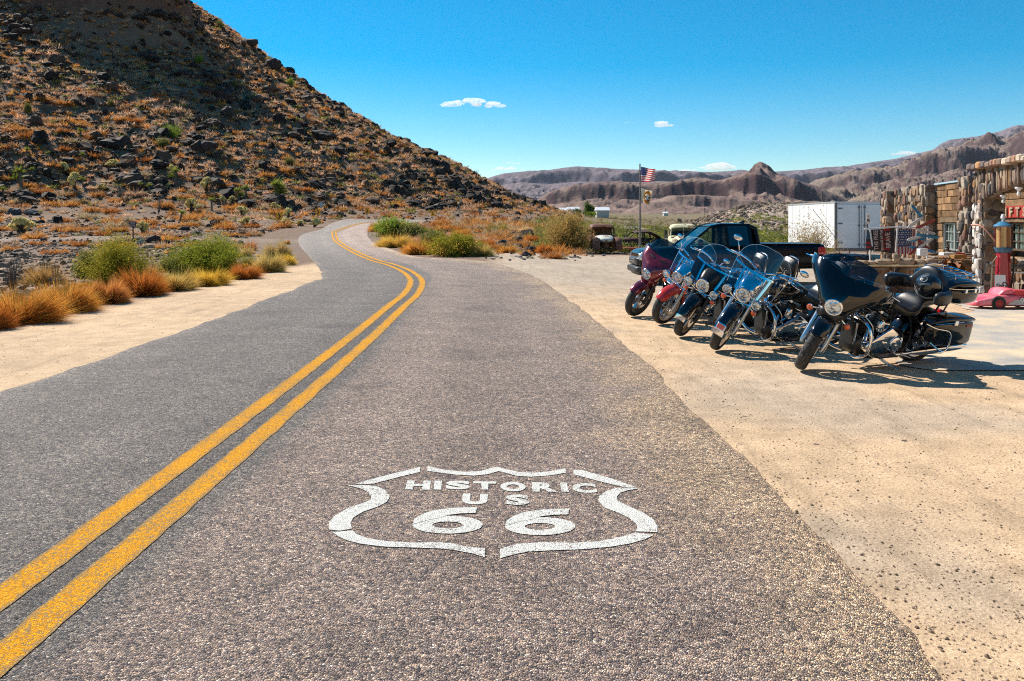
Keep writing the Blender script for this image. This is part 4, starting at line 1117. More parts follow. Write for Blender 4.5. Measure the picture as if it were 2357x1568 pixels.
for q, (x, y, w_, h_, pal, lb) in enumerate(GS):
    p = gp(x, y); s_ = p[1] / FPX
    A = leafcloud(3500, w_ / 2 * s_, h_ * s_, 500 + q, size=.10, c0=pal[0], c1=pal[1], nst=20)
    o = np_mesh('green_shrub', A[0], A[1], foliage, A[2]); o.location = p
    tag(o, lb, 'shrub', 'green shrubs on the slope')

# ---- rocks
rockm = M('dark desert varnish rock', (1, 1, 1), .8, var=.55, vs=1.4, bump=.5, bs=4., dist=.08, attr=True, spec=.2)
def rock_arr(seed, sub=1, jag=.32):
    V_, F_ = ico(sub); r = np.random.RandomState(seed)
    ax_ = r.randn(7, 3); ax_ /= np.linalg.norm(ax_, axis=1)[:, None]
    d = V_ @ ax_.T; cut = .55 + .35 * r.rand(7)
    f_ = np.ones(len(V_))
    for q in range(7):
        f_ = np.where(d[:, q] > cut[q], np.minimum(f_, cut[q] / np.maximum(d[:, q], 1e-6)), f_)
    W = V_ * f_[:, None] * (1 + jag * .25 * r.randn(len(V_)))[:, None]
    W = W * np.array([1, .75 + .3 * r.rand(), .55 + .35 * r.rand()])
    return W, F_, np.ones((len(W), 3))
protos = [rock_arr(600 + q, 1 if q < 8 else 2) for q in range(12)]
def place_rocks(name, n_total, sampler, n_ind, label, cat, group, stuff_label):
    pass
rr = np.random.RandomState(9)
def scatter_pts(n, dens):
    out_ = []
    while sum(len(q) for q in out_) < n:
        k_ = rr.uniform(-.66, .085, 20000); z_ = rr.uniform(38, 235, 20000) ** 1.0
        x_ = k_ * z_
        keep = rr.rand(20000) < dens(x_, z_)
        out_.append(np.stack([x_[keep], z_[keep]], 1))
    return np.vstack(out_)[:n]
def hill_density(x, y):
    r = np.hypot(x - HC[0], y - HC[1])
    front = ((y - HC[1]) * HC[1] + (x - HC[0]) * HC[0]) < 3000
    dr = dist_poly(x, y, ROADC)
    dd = np.where(r < 112, 1., np.where(r < 128, .7, .28)) * (dr > 6.0) * front * (r > 24)
    apron = (r > 128) & (x > -11) & (y < 100); dd = np.where(apron & (x > -9), .9, dd)
    return dd * (y / 235.)     # keep areal density even along the depth
def heights(P): return H(P[:, 0], P[:, 1])
PC = np.array([(.075, .043, .03), (.045, .028, .021), (.115, .064, .042), (.16, .09, .058), (.026, .018, .015), (.22, .15, .105)])
NR = 14000
Pn = scatter_pts(NR, hill_density); hz = heights(Pn)
okn = off_road(Pn, .6)
clus = fbm(Pn[:, 0] * .11, Pn[:, 1] * .11, 81, 3)
size = np.exp(rr.randn(NR) * .60 - 1.3) * (1 + 2.6 * np.clip(clus, 0, .3) / .3 * rr.rand(NR)) 
flat_ = np.hypot(Pn[:, 0] - HC[0], Pn[:, 1] - HC[1]) > 122
size = np.where(flat_, size * .45, size); size = np.clip(size, .1, 1.7) * np.clip(Pn[:, 1] / 85, .35, 1) * okn + .001
def inst_arrays(protos_, which, P, z, s_, rz, tint, squash=None):
    Vs, Fs, Cs = [], [], []; o = 0
    for q in range(len(protos_)):
        idx = np.where(which == q)[0]
        if not len(idx): continue
        pv_, pf_, pc_ = protos_[q]
        ca, sa = np.cos(rz[idx]), np.sin(rz[idx])
        sx = s_[idx][:, None] * pv_[None, :, 0]; sy = s_[idx][:, None] * pv_[None, :, 1]; sz = s_[idx][:, None] * pv_[None, :, 2]
        if squash is not None: sz = sz * squash[idx][:, None]
        W = np.stack([ca[:, None] * sx - sa[:, None] * sy + P[idx, 0][:, None], sa[:, None] * sx + ca[:, None] * sy + P[idx, 1][:, None], sz + z[idx][:, None]], -1)
        Vs.append(W.reshape(-1, 3)); m_ = len(pv_)
        Fs.append((pf_[None] + (np.arange(len(idx)) * m_)[:, None, None]).reshape(-1, 3) + o)
        Cs.append((pc_[None] * tint[idx][:, None, :]).reshape(-1, 3)); o += len(idx) * m_
    return np.vstack(Vs), np.vstack(Fs), np.vstack(Cs)
which = rr.randint(0, 8, NR); tint = PC[rr.choice(6, NR, p=[.3, .25, .17, .08, .14, .06])] * (1 + .3 * rr.randn(NR))[:, None]; tint = np.clip(tint, .01, .5)
vis = size / Pn[:, 1]
order = np.argsort(-vis)
ind = order[:300]; rest = order[300:]
A = inst_arrays(protos[:8], which[rest], Pn[rest], hz[rest] + size[rest] * .12, size[rest], rr.rand(len(rest)) * 6.28, tint[rest])
o = np_mesh('hillside_rocks', *A[:2], rockm, A[2]); tag(o, 'countless small dark volcanic stones strewn over the hillside', 'rocks', kind='stuff')
tintm = {}
rock_me = []
for q in range(12):
    for ci in range(4):
        W, F_, c_ = protos[q]; rock_me.append(arr_mesh('boulder', (W, F_, c_ * PC[[0, 1, 4, 2][ci]]), rockm))
for q in ind:
    s_ = size[q] * 1.05
    put('boulder', rock_me[rr.randint(0, 48)], (Pn[q, 0], Pn[q, 1], hz[q] + s_ * .15), (s_, s_ * rr.uniform(.8, 1.2), s_ * rr.uniform(.7, 1.05)), rr.rand() * 6.28, 'dark angular volcanic boulder on the slope', 'boulder', 'dark boulders on the hillside')
def rock_at(px, py, wpx, hpx, label, seed, col=(.06, .045, .04), cat='boulder', grp=None, sub=2, dz=.25):
    p = gp(px, py); s_ = p[1] / FPX
    W, F_, c_ = rock_arr(seed, sub, .22)
    W = W / np.abs(W).max(0)
    o = np_mesh('boulder', W * np.array([wpx / 2 * s_, wpx / 2 * s_ * .8, hpx / 2 * s_ * 1.15]), F_, rockm, c_ * np.array(col))
    o.location = (p[0], p[1], p[2] + hpx * s_ * dz); return tag(o, label, cat, grp)
rock_at(352, 562, 44, 26, 'large dark red-black boulder beside the trail sign', 1, (.07, .035, .03))
rock_at(322, 563, 22, 16, 'pale whitish rock between the trail sign and the dark boulder', 2, (.42, .36, .32))
rock_at(238, 533, 20, 12, 'dark stone left of the trail sign', 3); rock_at(101, 556, 16, 12, 'small black stone alone on the flat at the left', 4)
rock_at(30, 492, 38, 20, 'grey flat-topped boulder pair at the left edge', 5, (.13, .11, .11)); rock_at(72, 494, 34, 18, 'angular grey-brown boulder right of the flat-topped one', 6, (.17, .13, .12))
rock_at(1340, 578, 48, 18, 'grey speckled boulder lying at the edge of the lot', 7, (.22, .19, .18)); rock_at(1195, 592, 0.1 + 16, 8, 'pale stone at the edge of the lot', 8, (.4, .34, .3)); rock_at(1500, 618, 14, 8, 'small dark stone before the pickup bumper', 9)
rock_at(630, 162, 44, 26, 'dark overhanging boulder jutting from the skyline', 10, (.06, .04, .035), dz=.45); rock_at(572, 104, 44, 20, 'dark rock ledge on the skyline left of the overhanging boulder', 11, dz=.3)
rock_at(727, 208, 24, 14, 'rounded rock on the skyline right of the overhanging boulder', 12, dz=.35)
rock_at(515, 440 * .5 + 5, 40, 24, 'big dark boulder in the sunlit right edge of the shade', 13); rock_at(527, 268, 34, 28, 'large egg-shaped dark boulder on the central slope', 14)
rock_at(470, 345, 64, 30, 'broad dark outcrop with pale streaks in mid slope', 15); rock_at(740, 322, 70, 30, 'wide dark outcrop on the right part of the slope', 16); rock_at(1020, 392, 34, 26, 'dark outcrop near the right end of the skyline', 17)
rock_at(1190, 575, 40, 20, 'group-leading black boulder by the road inside the bend', 18); rock_at(1160, 564, 30, 16, 'black boulder behind the low orange bush', 19); rock_at(1225, 582, 36, 22, 'jagged black boulder left of the rust bush', 20); rock_at(1285, 552, 26, 14, 'small dark boulder below the hill end', 21); rock_at(1212, 590, 24, 14, 'black stone touching the lot edge', 22)
rock_at(1195, 556, 26, 14, 'dark stone in the middle of the scrub patch', 23); rock_at(1140, 548, 24, 12, 'dark stone at the back of the scrub patch', 24); rock_at(985, 516, 22, 12, 'dark stone beyond the road bend', 25); rock_at(1290, 575, 30, 16, 'brown boulder at the foot of the tall creosote', 26, (.16, .10, .08))
# overlying road-edge rubble at the far lot border
for q in range(46):
    x = rr.uniform(1100, 1500); y = 600 - (x - 1100) * .045 + rr.uniform(-6, 4)
    rock_at(x, y, rr.uniform(4, 11), rr.uniform(3, 6), 'small loose stone along the far border of the lot', 700 + q, tuple(np.array((.24, .19, .17)) * rr.uniform(.4, 1.5)), 'stone', 'loose stones at the lot border', sub=1)

# ---- tufts over the hillside
tp = []
for q in range(10):
    pal = [ORG, TAN, TAN, TAN, ((.50, .27, .15), (.84, .52, .32)), RUS, ((.46, .32, .18), (.76, .56, .36)), TAN, ORG, OLV][q]
    tp.append(blades(60, .86, .9, 800 + q, wd=.045, c0=pal[0], c1=pal[1], up=.12, curve=.3, inner=.45))
NT = 16000
Pt = scatter_pts(NT, hill_density); ht = heights(Pt)
st_ = np.exp(rr.randn(NT) * .32 - .38); st_ = np.clip(st_, .3, 1.4); 
fl = np.hypot(Pt[:, 0] - HC[0], Pt[:, 1] - HC[1]) > 124
st_ = st_ * np.clip(Pt[:, 1] / 85, .4, 1); keep = ~(fl & (rr.rand(NT) < .5)) & off_road(Pt, .5); Pt, ht, st_ = Pt[keep], ht[keep], st_[keep]; NT = len(Pt)
wt = rr.randint(0, 10, NT); tt_ = np.clip((1 + .22 * rr.randn(NT))[:, None] * np.array([1., 1., 1.]), .5, 1.5)
vo_ = np.argsort(-(st_ / Pt[:, 1])); ind, rest = vo_[:300], vo_[300:]
A = inst_arrays(tp, wt[rest], Pt[rest], ht[rest] - .03, st_[rest], rr.rand(len(rest)) * 6.28, tt_[rest])
o = np_mesh('hillside_grass', *A[:2], foliage, A[2]); tag(o, 'countless dry orange and tan tufts covering the hillside', 'grass', kind='stuff')
tp2 = [arr_mesh('dry_tuft', blades(420, 1., .85, 830 + q, wd=.022, c0=pal[0], c1=pal[1], up=.12, curve=.3, inner=.45), foliage) for q, pal in enumerate([ORG, ORG, TAN, RUS, ((.42, .30, .16), (.66, .50, .30)), ((.5, .22, .06), (.8, .4, .14))])]
for q in ind:
    s_ = st_[q]; put('dry_tuft', tp2[rr.randint(0, 6)], (Pt[q, 0], Pt[q, 1], ht[q] - .02), (s_, s_, s_ * rr.uniform(.8, 1.1)), rr.rand() * 6.28, 'dry orange-tan tuft growing on the stony slope', 'dry tuft', 'dry tufts on the hillside')

# ---- scrub of the plain on the right (beyond the lot) as ground cover
NP = 8000
zz = 52 * (330 / 52.) ** rr.rand(NP); kk_ = rr.uniform(.03, .66, NP); Pp = np.stack([kk_ * zz, zz], 1)
hp_ = H(Pp[:, 0], Pp[:, 1])
grn = (fbm(Pp[:, 0] * .06, Pp[:, 1] * .06, 55) > -.08) & (zz < 150)
tg = [leafcloud(110, 1., .75, 860 + q, size=.085, c0=p_[0], c1=p_[1], nst=12) for q, p_ in enumerate([((.12, .15, .02), (.33, .34, .06)), ((.15, .18, .03), (.42, .40, .09)), OLV, ((.16, .12, .06), (.34, .27, .14)), ((.30, .19, .08), (.5, .34, .15)), ((.06, .08, .03), (.15, .16, .06))])]
wq = np.where(grn, rr.choice([0, 1, 0, 2, 5], NP), rr.choice([2, 3, 3, 4, 5, 5], NP))
sp_ = np.exp(rr.randn(NP) * .40 - .55) * np.where(grn, 1.35, .8)
A = inst_arrays(tg, wq, Pp, hp_ - .05, sp_, rr.rand(NP) * 6.28, np.clip((1 + .2 * rr.randn(NP))[:, None] * np.ones((1, 3)), .5, 1.5))
o = np_mesh('desert_undergrowth', *A[:2], foliage, A[2]); tag(o, 'green and brown desert scrub covering the plain beyond the lot', 'scrub', kind='stuff')
NQ = 6500
zz = rr.uniform(92, 260, NQ); kk_ = rr.uniform(.2, .62, NQ); Pq = np.stack([kk_ * zz, zz], 1); hq = H(Pq[:, 0], Pq[:, 1])
sq = np.exp(rr.randn(NQ) * .55 - 1.35)
A = inst_arrays(protos[:8], rr.randint(0, 8, NQ), Pq, hq, np.clip(sq, .1, 1.3), rr.rand(NQ) * 6.28, (np.array([[.28, .205, .16]]) * (.3 + .8 * rr.rand(NQ))[:, None]))
o = np_mesh('plain_rocks', *A[:2], rockm, A[2]); tag(o, 'pale broken stones over the low rise behind the trailer', 'rocks', kind='stuff')
# rubble over the stony flat on the left
NU = 9000
zz = rr.uniform(17, 92, NU); kk_ = rr.uniform(-.66, -.16, NU); Pu = np.stack([kk_ * zz, zz], 1); ku = (dist_poly(Pu[:, 0], Pu[:, 1], ROADC) > 6) & ((Pu[:, 0] < -8.6) | (zz > 36)) & (np.abs(zz - 66 - .1 * (Pu[:, 0] + 20)) > 3); Pu = Pu[ku]; nu_ = len(Pu)
A = inst_arrays(protos[:8], rr.randint(0, 8, nu_), Pu, H(Pu[:, 0], Pu[:, 1]) + .01, np.clip(np.exp(rr.randn(nu_) * .5 - 2.55), .03, .35), rr.rand(nu_) * 6.28, np.array([[.38, .24, .155]]) * (.2 + 1.3 * rr.rand(nu_) ** 1.5)[:, None])
o = np_mesh('rubble', *A[:2], rockm, A[2]); tag(o, 'small brown and dark stones covering the flat left of the road', 'rubble', kind='stuff')
# gravel on the lot, only what reads as loose stones
NG = 12000
zz = 2.6 * (34 / 2.6) ** rr.rand(NG); kk_ = rr.uniform(.0, .64, NG); xg = kk_ * zz
re_ = np.interp(zz, Ry, Rx) if False else 1.45
d_ = xg - (1.55 + 0 * zz); pk = (d_ > -.15) & (rr.rand(NG) < np.clip(.25 + .9 * np.exp(-np.abs(d_) / .5), 0, 1))
lx = rr.uniform(-7.9, -4.9, 1500); lz = rr.uniform(7, 30, 1500); pk2 = rr.rand(1500) < .5
Pg = np.vstack([np.stack([xg[pk], zz[pk]], 1), np.stack([lx[pk2], lz[pk2]], 1)]); hg_ = H(Pg[:, 0], Pg[:, 1]); n_ = len(Pg)
inroad = (Pg[:, 0] < 1.2) & (Pg[:, 0] > -4.9)
hg_ = hg_ + np.where(inroad, RT, 0)
A = inst_arrays(protos[:6], rr.randint(0, 6, n_), Pg, hg_ + .002, np.clip(np.exp(rr.randn(n_) * .40 - 5.35), .003, .012), rr.rand(n_) * 6.28, np.array([[.44, .32, .22]]) * (.35 + 1.0 * rr.rand(n_))[:, None])
o = np_mesh('gravel', *A[:2], rockm, A[2]); tag(o, 'loose gravel on the sandy shoulders and the lot', 'gravel', kind='stuff')
# far tree and its neighbours
def round_tree(px, py, wpx, hpx, Z, pal, label, seed):
    s_ = Z / FPX; x = (px - CX) * s_; zb = gz(x, Z)
    root = empty('tree', (x, Z, zb), label, 'tree', 'trees beside the distant houses')
    mb = MB(); mb.cur = (.12, .09, .06); hg = hpx * s_; mb.tube([(0, 0, -.3), (0, 0, hg * .5)], [hg * .05, hg * .03], 6); mb.tube([(0, 0, hg * .25), (hg * .2, 0, hg * .6)], [hg * .03, hg * .015], 5); mb.tube([(0, 0, hg * .3), (-hg * .2, .1, hg * .65)], [hg * .03, hg * .015], 5)
    mb.build('trunk', bark, root)
    r = np.random.RandomState(seed); n_ = 3500; cl_ = r.randn(22, 3) * np.array([wpx * s_ * .2, wpx * s_ * .2, hg * .17]) + np.array([0, 0, hg * .58])
    P = cl_[r.randint(0, 22, n_)] + r.randn(n_, 3) * hg * .085
    a = r.randn(n_, 3); b_ = r.randn(n_, 3); sz = hg * .035
    V_ = np.stack([P, P + a * sz, P + b_ * sz], 1).reshape(-1, 3); tc_ = r.rand(n_)[:, None]
    col = np.repeat((np.array(pal[0]) * (1 - tc_) + np.array(pal[1]) * tc_)[:, None], 3, 1).reshape(-1, 3)
    np_mesh('crown', V_, np.arange(n_ * 3).reshape(-1, 3), foliage, col, parent=root)
round_tree(1355, 512, 28, 34, 300, ((.05, .10, .02), (.16, .24, .05)), 'tallest round green tree beside the distant white roofs', 1)
round_tree(1332, 514, 30, 20, 290, ((.05, .09, .01), (.13, .19, .03)), 'dark green tree left of the tallest one', 2)
round_tree(1362, 522, 24, 18, 260, ((.20, .28, .03), (.38, .45, .06)), 'yellow-green tree in front of the tallest one', 3)
round_tree(1300, 516, 30, 14, 280, ((.09, .13, .02), (.2, .25, .05)), 'low green tree at the foot of the hill', 4)
# ================================================================ MOTORCYCLES
chrome = M('chrome', (.78, .80, .83), .07, metal=1., var=.06, vs=9.)
alu = M('brushed aluminium', (.52, .53, .55), .28, metal=1., var=.15, vs=14.)
bgloss = M('black gloss paint', (.003, .0035, .005), .12, var=0, coat=.55, spec=.4)
tblack = M('pickup black paint', (.003, .0035, .005), .22, var=0, coat=.12, spec=.25)
bblack = M('satin black metal', (.012, .012, .013), .38, var=.2, metal=.0, spec=.5)
leather = M('black leather', (.013, .013, .014), .36, var=.3, vs=8., bump=.25, bs=90., dist=.003, spec=.55)
rubber = M('tyre rubber', (.022, .020, .019), .75, var=.35, vs=7.)
def _tread():
    t = rubber.node_tree; b = t.nodes['Principled BSDF']; tc = node(t, 'ShaderNodeTexCoord')
    wv = node(t, 'ShaderNodeTexWave', Scale=9., Distortion=7.); wv.inputs['Detail'].default_value = 1.; wv.inputs['Detail Scale'].default_value = 1.2
    t.links.new(tc.outputs['Object'], wv.inputs['Vector']); rp = ramp(t, [(.0, 0), (.12, 1)]); t.links.new(wv.outputs['Fac'], rp.inputs[0])
    bp = node(t, 'ShaderNodeBump', Strength=.9, Distance=.012); t.links.new(rp.outputs[0], bp.inputs['Height']); t.links.new(bp.outputs[0], b.inputs['Normal'])
    old = b.inputs['Base Color'].links[0].from_socket; g_ = ramp(t, [(0, .35), (.12, 1.5)]); t.links.new(wv.outputs['Fac'], g_.inputs[0])
    t.links.new(mixc(t, old, g_.outputs[0], 1., 'MULTIPLY'), b.inputs['Base Color'])
_tread()
lensm, t, b = nmat('lamp reflector lens'); tc = node(t, 'ShaderNodeTexCoord'); vo = node(t, 'ShaderNodeTexVoronoi', Scale=26.); t.links.new(tc.outputs['Object'], vo.inputs['Vector'])
rp = ramp(t, [(0, (.95, .95, .92)), (.4, (.55, .62, .68)), (.75, (.35, .38, .40)), (1., (.8, .74, .6))]); t.links.new(vo.outputs['Color'], rp.inputs[0]); t.links.new(rp.outputs[0], b.inputs['Base Color'])
b.inputs['Metallic'].default_value = .75; b.inputs['Roughness'].default_value = .16; b.inputs['Coat Weight'].default_value = 1.; b.inputs['Coat Roughness'].default_value = .02
bp = node(t, 'ShaderNodeBump', Strength=.7, Distance=.02); t.links.new(vo.outputs['Distance'], bp.inputs['Height']); t.links.new(bp.outputs[0], b.inputs['Normal'])
amber = M('amber lens', (.80, .13, .015), .15, var=.2, vs=40., coat=1.)
redlens = M('red lens', (.55, .01, .01), .15, var=.1, coat=1.)
clearsh = glass('clear windshield', (.94, .96, .975), .03, .03)
smoke = glass('smoked windshield', (.30, .32, .35), .03, .03)
def paint(name, col, metal=.3): return M(name, col, .22, metal=metal, var=.1, vs=60., coat=1.)
maroon = paint('maroon metallic paint', (.17, .008, .022), .45)
redp = paint('bright red paint', (.62, .028, .012), .1)
skyblack = M('black paint tinted sky blue', (.002, .004, .011), .16, var=0, coat=.6, spec=.4)  # black paint; the blue in it stands in for reflected sky
silver = M('silver lettering', (.6, .6, .58), .3, metal=.6, var=0)
greyp = M('grey print', (.22, .24, .25), .5, var=.1)

def axis_u(): return Vector((-math.sin(R(26)), 0, math.cos(R(26))))
def steer_matrix(deg):
    o = Vector((0, 0, .33)); return Matrix.Translation(o) @ Matrix.Rotation(R(deg), 4, axis_u()) @ Matrix.Translation(-o)
def mirror_y(f):
    for s_ in (1, -1): f(s_)

def wheel(root, x, r, w_, S, rimm, spokem, spokes=5, name='front_wheel', disc=True, tyrew=None):
    c_ = (x, 0, r)
    mb = MB(); h = w_ / 2
    ro, ri = r - .085, r - .135
    mb.mi = 0
    mb.lathe([(ro + .012, -h * .82), (ro + .012, -h * .92), (ro, -h * .88), (ro - .02, -h * .6), (ri, -h * .35), (ri - .005, 0), (ri, h * .35), (ro - .02, h * .6), (ro, h * .88), (ro + .012, h * .92), (ro + .012, h * .82)], c_, (0, 1, 0), 40)
    mb.mi = 1
    mb.lathe([(0, -h * 1.05), (.038, -h * 1.05), (.042, -h * .5), (.05, 0), (.042, h * .5), (.038, h * 1.05), (0, h * 1.05)], c_, (0, 1, 0), 18)
    for q in range(spokes):
        for d_ in (-.16, .16):
            a = 2 * math.pi * q / spokes + d_; a2 = 2 * math.pi * q / spokes + d_ * .35
            p0 = Vector((x + .03 * math.cos(a2 + d_), 0, r + .03 * math.sin(a2 + d_))); p1 = Vector((x + (ri + .01) * math.cos(a), 0, r + (ri + .01) * math.sin(a)))
            dr_ = (p1 - p0).normalized(); sd_ = Vector((0, 1, 0)).cross(dr_)
            vs = []
            for p_, ww, hh in ((p0, .017, .03), (p1, .010, .018)):
                vs += [p_ + sd_ * ww * a_ + Vector((0, hh * b_, 0)) for a_, b_ in ((-1, -1), (1, -1), (1, 1), (-1, 1))]
            mb.add(vs, [(0, 1, 5, 4), (1, 2, 6, 5), (2, 3, 7, 6), (3, 0, 4, 7)], flat=True)
    wo_ = mb.xf(S).build(name, [rimm, spokem], root)
    mb = MB(); tw = (tyrew or w_) / 2
    prof = [(ro + .008, -tw * .78), (ro + .02, -tw * .93), (r - .05, -tw), (r - .028, -tw * .9), (r - .010, -tw * .62), (r - .002, -tw * .3), (r, 0), (r - .002, tw * .3), (r - .010, tw * .62), (r - .028, tw * .9), (r - .05, tw), (ro + .02, tw * .93), (ro + .008, tw * .78)]
    mb.lathe(prof, c_, (0, 1, 0), 48); mb.xf(S).build('tyre', rubber, wo_)
    if disc:
        mb = MB()
        for sy in (1, -1):
            mb.lathe([(.085, -.002), (.145, -.002), (.145, .002), (.085, .002)], (x, sy * (h + .016), r), (0, 1, 0), 36, closed_prof=True)
            for q in range(10):
                a = q * math.pi / 5; mb.lathe([(.0, .0035), (.007, .0035)], (x + .115 * math.cos(a), sy * (h + .016) + (sy - 1) * .0035, r + .115 * math.sin(a)), (0, 1, 0), 6)
            for q in range(5):
                a = q * 2 * math.pi / 5 + .3; mb.tube([(x + .03 * math.cos(a), sy * (h + .012), r + .03 * math.sin(a)), (x + .09 * math.cos(a), sy * (h + .016), r + .09 * math.sin(a))], .008, 5)
        mb.xf(S).build('brake_disc', alu, wo_)
    return wo_

def fender(x, r, a0, a1, hw, side, rad, S, root, mat_, name, n=26):
    G = []
    prof = [(-hw, rad - side), (-hw * 1.0, rad - side * .5), (-hw * .93, rad - .022), (-hw * .7, rad - .004), (-hw * .35, rad + .006), (0, rad + .009), (hw * .35, rad + .006), (hw * .7, rad - .004), (hw * .93, rad - .022), (hw, rad - side * .5), (hw, rad - side)]
    for i_ in range(n):
        t_ = i_ / (n - 1); a = R(a0 + (a1 - a0) * t_)
        e = min(1, t_ * 9, (1 - t_) * 9) ** .5
        row = []
        for y_, rr_ in prof:
            yy_ = y_ * (.72 + .28 * e); rad_ = rad - (rad - rr_) * (.35 + .65 * e)
            row.append((x + rad_ * math.cos(a), yy_, r + rad_ * math.sin(a)))
        G.append(row)
    mb = MB(); mb.surf(G, .005, nrm_sign=1); return mb.xf(S).build(name, mat_, root)

def lamp(root, S, c_, r_, depth, bucket, name='headlight', ax=(1, 0, -.06), ringm=None):
    mb = MB(); mb.lathe([(r_ * .25, -depth), (r_ * .6, -depth * .85), (r_ * .88, -depth * .5), (r_ * .98, -depth * .15), (r_ * 1.0, 0)], c_, ax, 24)
    mb.lathe([(0, -depth), (r_ * .25, -depth)], c_, ax, 24)
    o = mb.xf(S).build(name, bucket, root)
    mb = MB(); mb.lathe([(r_ * 1.0, -.012), (r_ * 1.09, -.008), (r_ * 1.12, .006), (r_ * 1.04, .016), (r_ * .92, .014), (r_ * .90, .004)], c_, ax, 28); mb.xf(S).build('trim_ring', ringm or chrome, o)
    mb = MB(); mb.lathe([(0, .016), (r_ * .3, .015), (r_ * .6, .011), (r_ * .93, .003)], c_, ax, 24); mb.lathe([(0, .026), (r_ * .16, .024), (r_ * .2, .012)], (c_[0], c_[1], c_[2] + r_ * .1), ax, 12); mb.xf(S).build('lens', lensm, o)
    return o
def signal(root, S, c_, ax=(1, 0, 0), r_=.032):
    mb = MB(); mb.lathe([(0, -.05), (r_ * .6, -.045), (r_ * .95, -.02), (r_, 0)], c_, ax, 16); o = mb.xf(S).build('turn_signal', chrome, root)
    mb = MB(); mb.lathe([(r_ * .98, 0), (r_ * .9, .014), (r_ * .5, .024), (0, .027)], c_, ax, 16); mb.xf(S).build('lens', amber, o)
    return o

def batwing(root, S, mat_, shield_mat, vent=True, shield_h=.13, stripe=None):
    ys = [0, .06, .13, .21, .29, .36, .41, .445, .462]
    P = {0: [(-.085, .69), (-.045, .74), (-.02, .84), (-.075, .965), (-.15, 1.05), (-.21, 1.13), (-.27, 1.195)],
         .06: [(-.09, .70), (-.048, .745), (-.024, .84), (-.078, .965), (-.155, 1.052), (-.212, 1.132), (-.272, 1.20)],
         .13: [(-.12, .735), (-.075, .775), (-.062, .85), (-.10, .96), (-.16, 1.055), (-.22, 1.145), (-.275, 1.22)],
         .21: [(-.17, .85), (-.135, .885), (-.13, .935), (-.15, 1.0), (-.19, 1.075), (-.235, 1.16), (-.285, 1.24)],
         .29: [(-.24, .925), (-.205, .955), (-.20, 1.0), (-.21, 1.055), (-.235, 1.12), (-.27, 1.19), (-.31, 1.25)],
         .36: [(-.33, .975), (-.30, 1.0), (-.29, 1.04), (-.295, 1.085), (-.31, 1.135), (-.335, 1.19), (-.36, 1.24)],
         .41: [(-.42, 1.005), (-.395, 1.025), (-.388, 1.06), (-.388, 1.095), (-.395, 1.135), (-.41, 1.175), (-.425, 1.21)],
         .445: [(-.52, 1.03), (-.50, 1.045), (-.495, 1.07), (-.493, 1.10), (-.495, 1.13), (-.505, 1.155), (-.515, 1.175)],
         .462: [(-.61, 1.05), (-.60, 1.06), (-.598, 1.08), (-.597, 1.10), (-.597, 1.115), (-.60, 1.13), (-.605, 1.14)]}
    P = {k_: [(x, z - .11 * max(0, (z - .98) / .27)) for x, z in v_] for k_, v_ in P.items()}
    rows = []
    for y in ys[::-1][:-1]: rows.append([(x, -y, z) for x, z in P[y]])
    for y in ys: rows.append([(x, y, z) for x, z in P[y]])
    rows = [catmull(r_, 4) for r_ in rows]
    cols_ = [catmull([r_[q] for r_ in rows], 3) for q in range(len(rows[0]))]
    G = [[cols_[j][i] for j in range(len(cols_))] for i in range(len(cols_[0]))]
    mb = MB(); mb.surf(G, .02, nrm_sign=-1); fa = mb.xf(S).build('fairing', mat_, root, angle=60)
    # inner dash closes the back
    mb = MB(); G2 = []
    for i_, r_ in enumerate(rows):
        a, b_ = Vector(r_[0]), Vector(r_[-1]); G2.append([a + Vector((-.03, 0, .005)), (a + b_) / 2 + Vector((-.16 * (1 - abs(i_ - 8) / 9), 0, 0)), b_ + Vector((-.03, 0, -.01))])
    mb.surf(G2, .01); mb.xf(S).build('dash', bblack, root)
    # windshield rising from the upper edge
    W = []
    for q in range(21):
        u = -1 + q / 10.; y = u * .37
        i_ = min(range(len(G)), key=lambda k_: abs(G[k_][-1].y - y)); bse = G[i_][-1] + Vector((0, y - G[i_][-1].y, 0))
        hgt = shield_h * max(0, 1 - abs(u) ** 2.6) + .006
        W.append([bse + Vector((-.012, 0, -.02)), bse + Vector((-.03 - hgt * .25, 0, hgt * .5)), bse + Vector((-.05 - hgt * .55, 0, hgt))])
    mb = MB(); mb.surf(W, .005); mb.xf(S).build('windshield', shield_mat, root)
    if vent:
        mb = MB()
        for sy in (-1, 1):
            mb.tube([(-.19, sy * .06, 1.075), (-.225, sy * .17, 1.09), (-.30, sy * .27, 1.085)], [.016, .02, .006], 6)
        mb.xf(S).build('vent', bblack, root)
    if stripe:
        mb = MB()
        for sy in (-1, 1):
            line = [G[i_][7] + Vector((.004, 0, .002)) for i_ in range(len(G)) if (G[i_][7].y * sy) > .10 and abs(G[i_][7].y) < .46]
            line2 = [G[i_][19] + Vector((.004, 0, .003)) for i_ in range(len(G)) if (G[i_][19].y * sy) > .14 and abs(G[i_][19].y) < .42]
            mb.tube(line, .0028, 4); mb.tube(line2, .0028, 4)
        mb.xf(S).build('pinstripe', stripe, root)
    return G
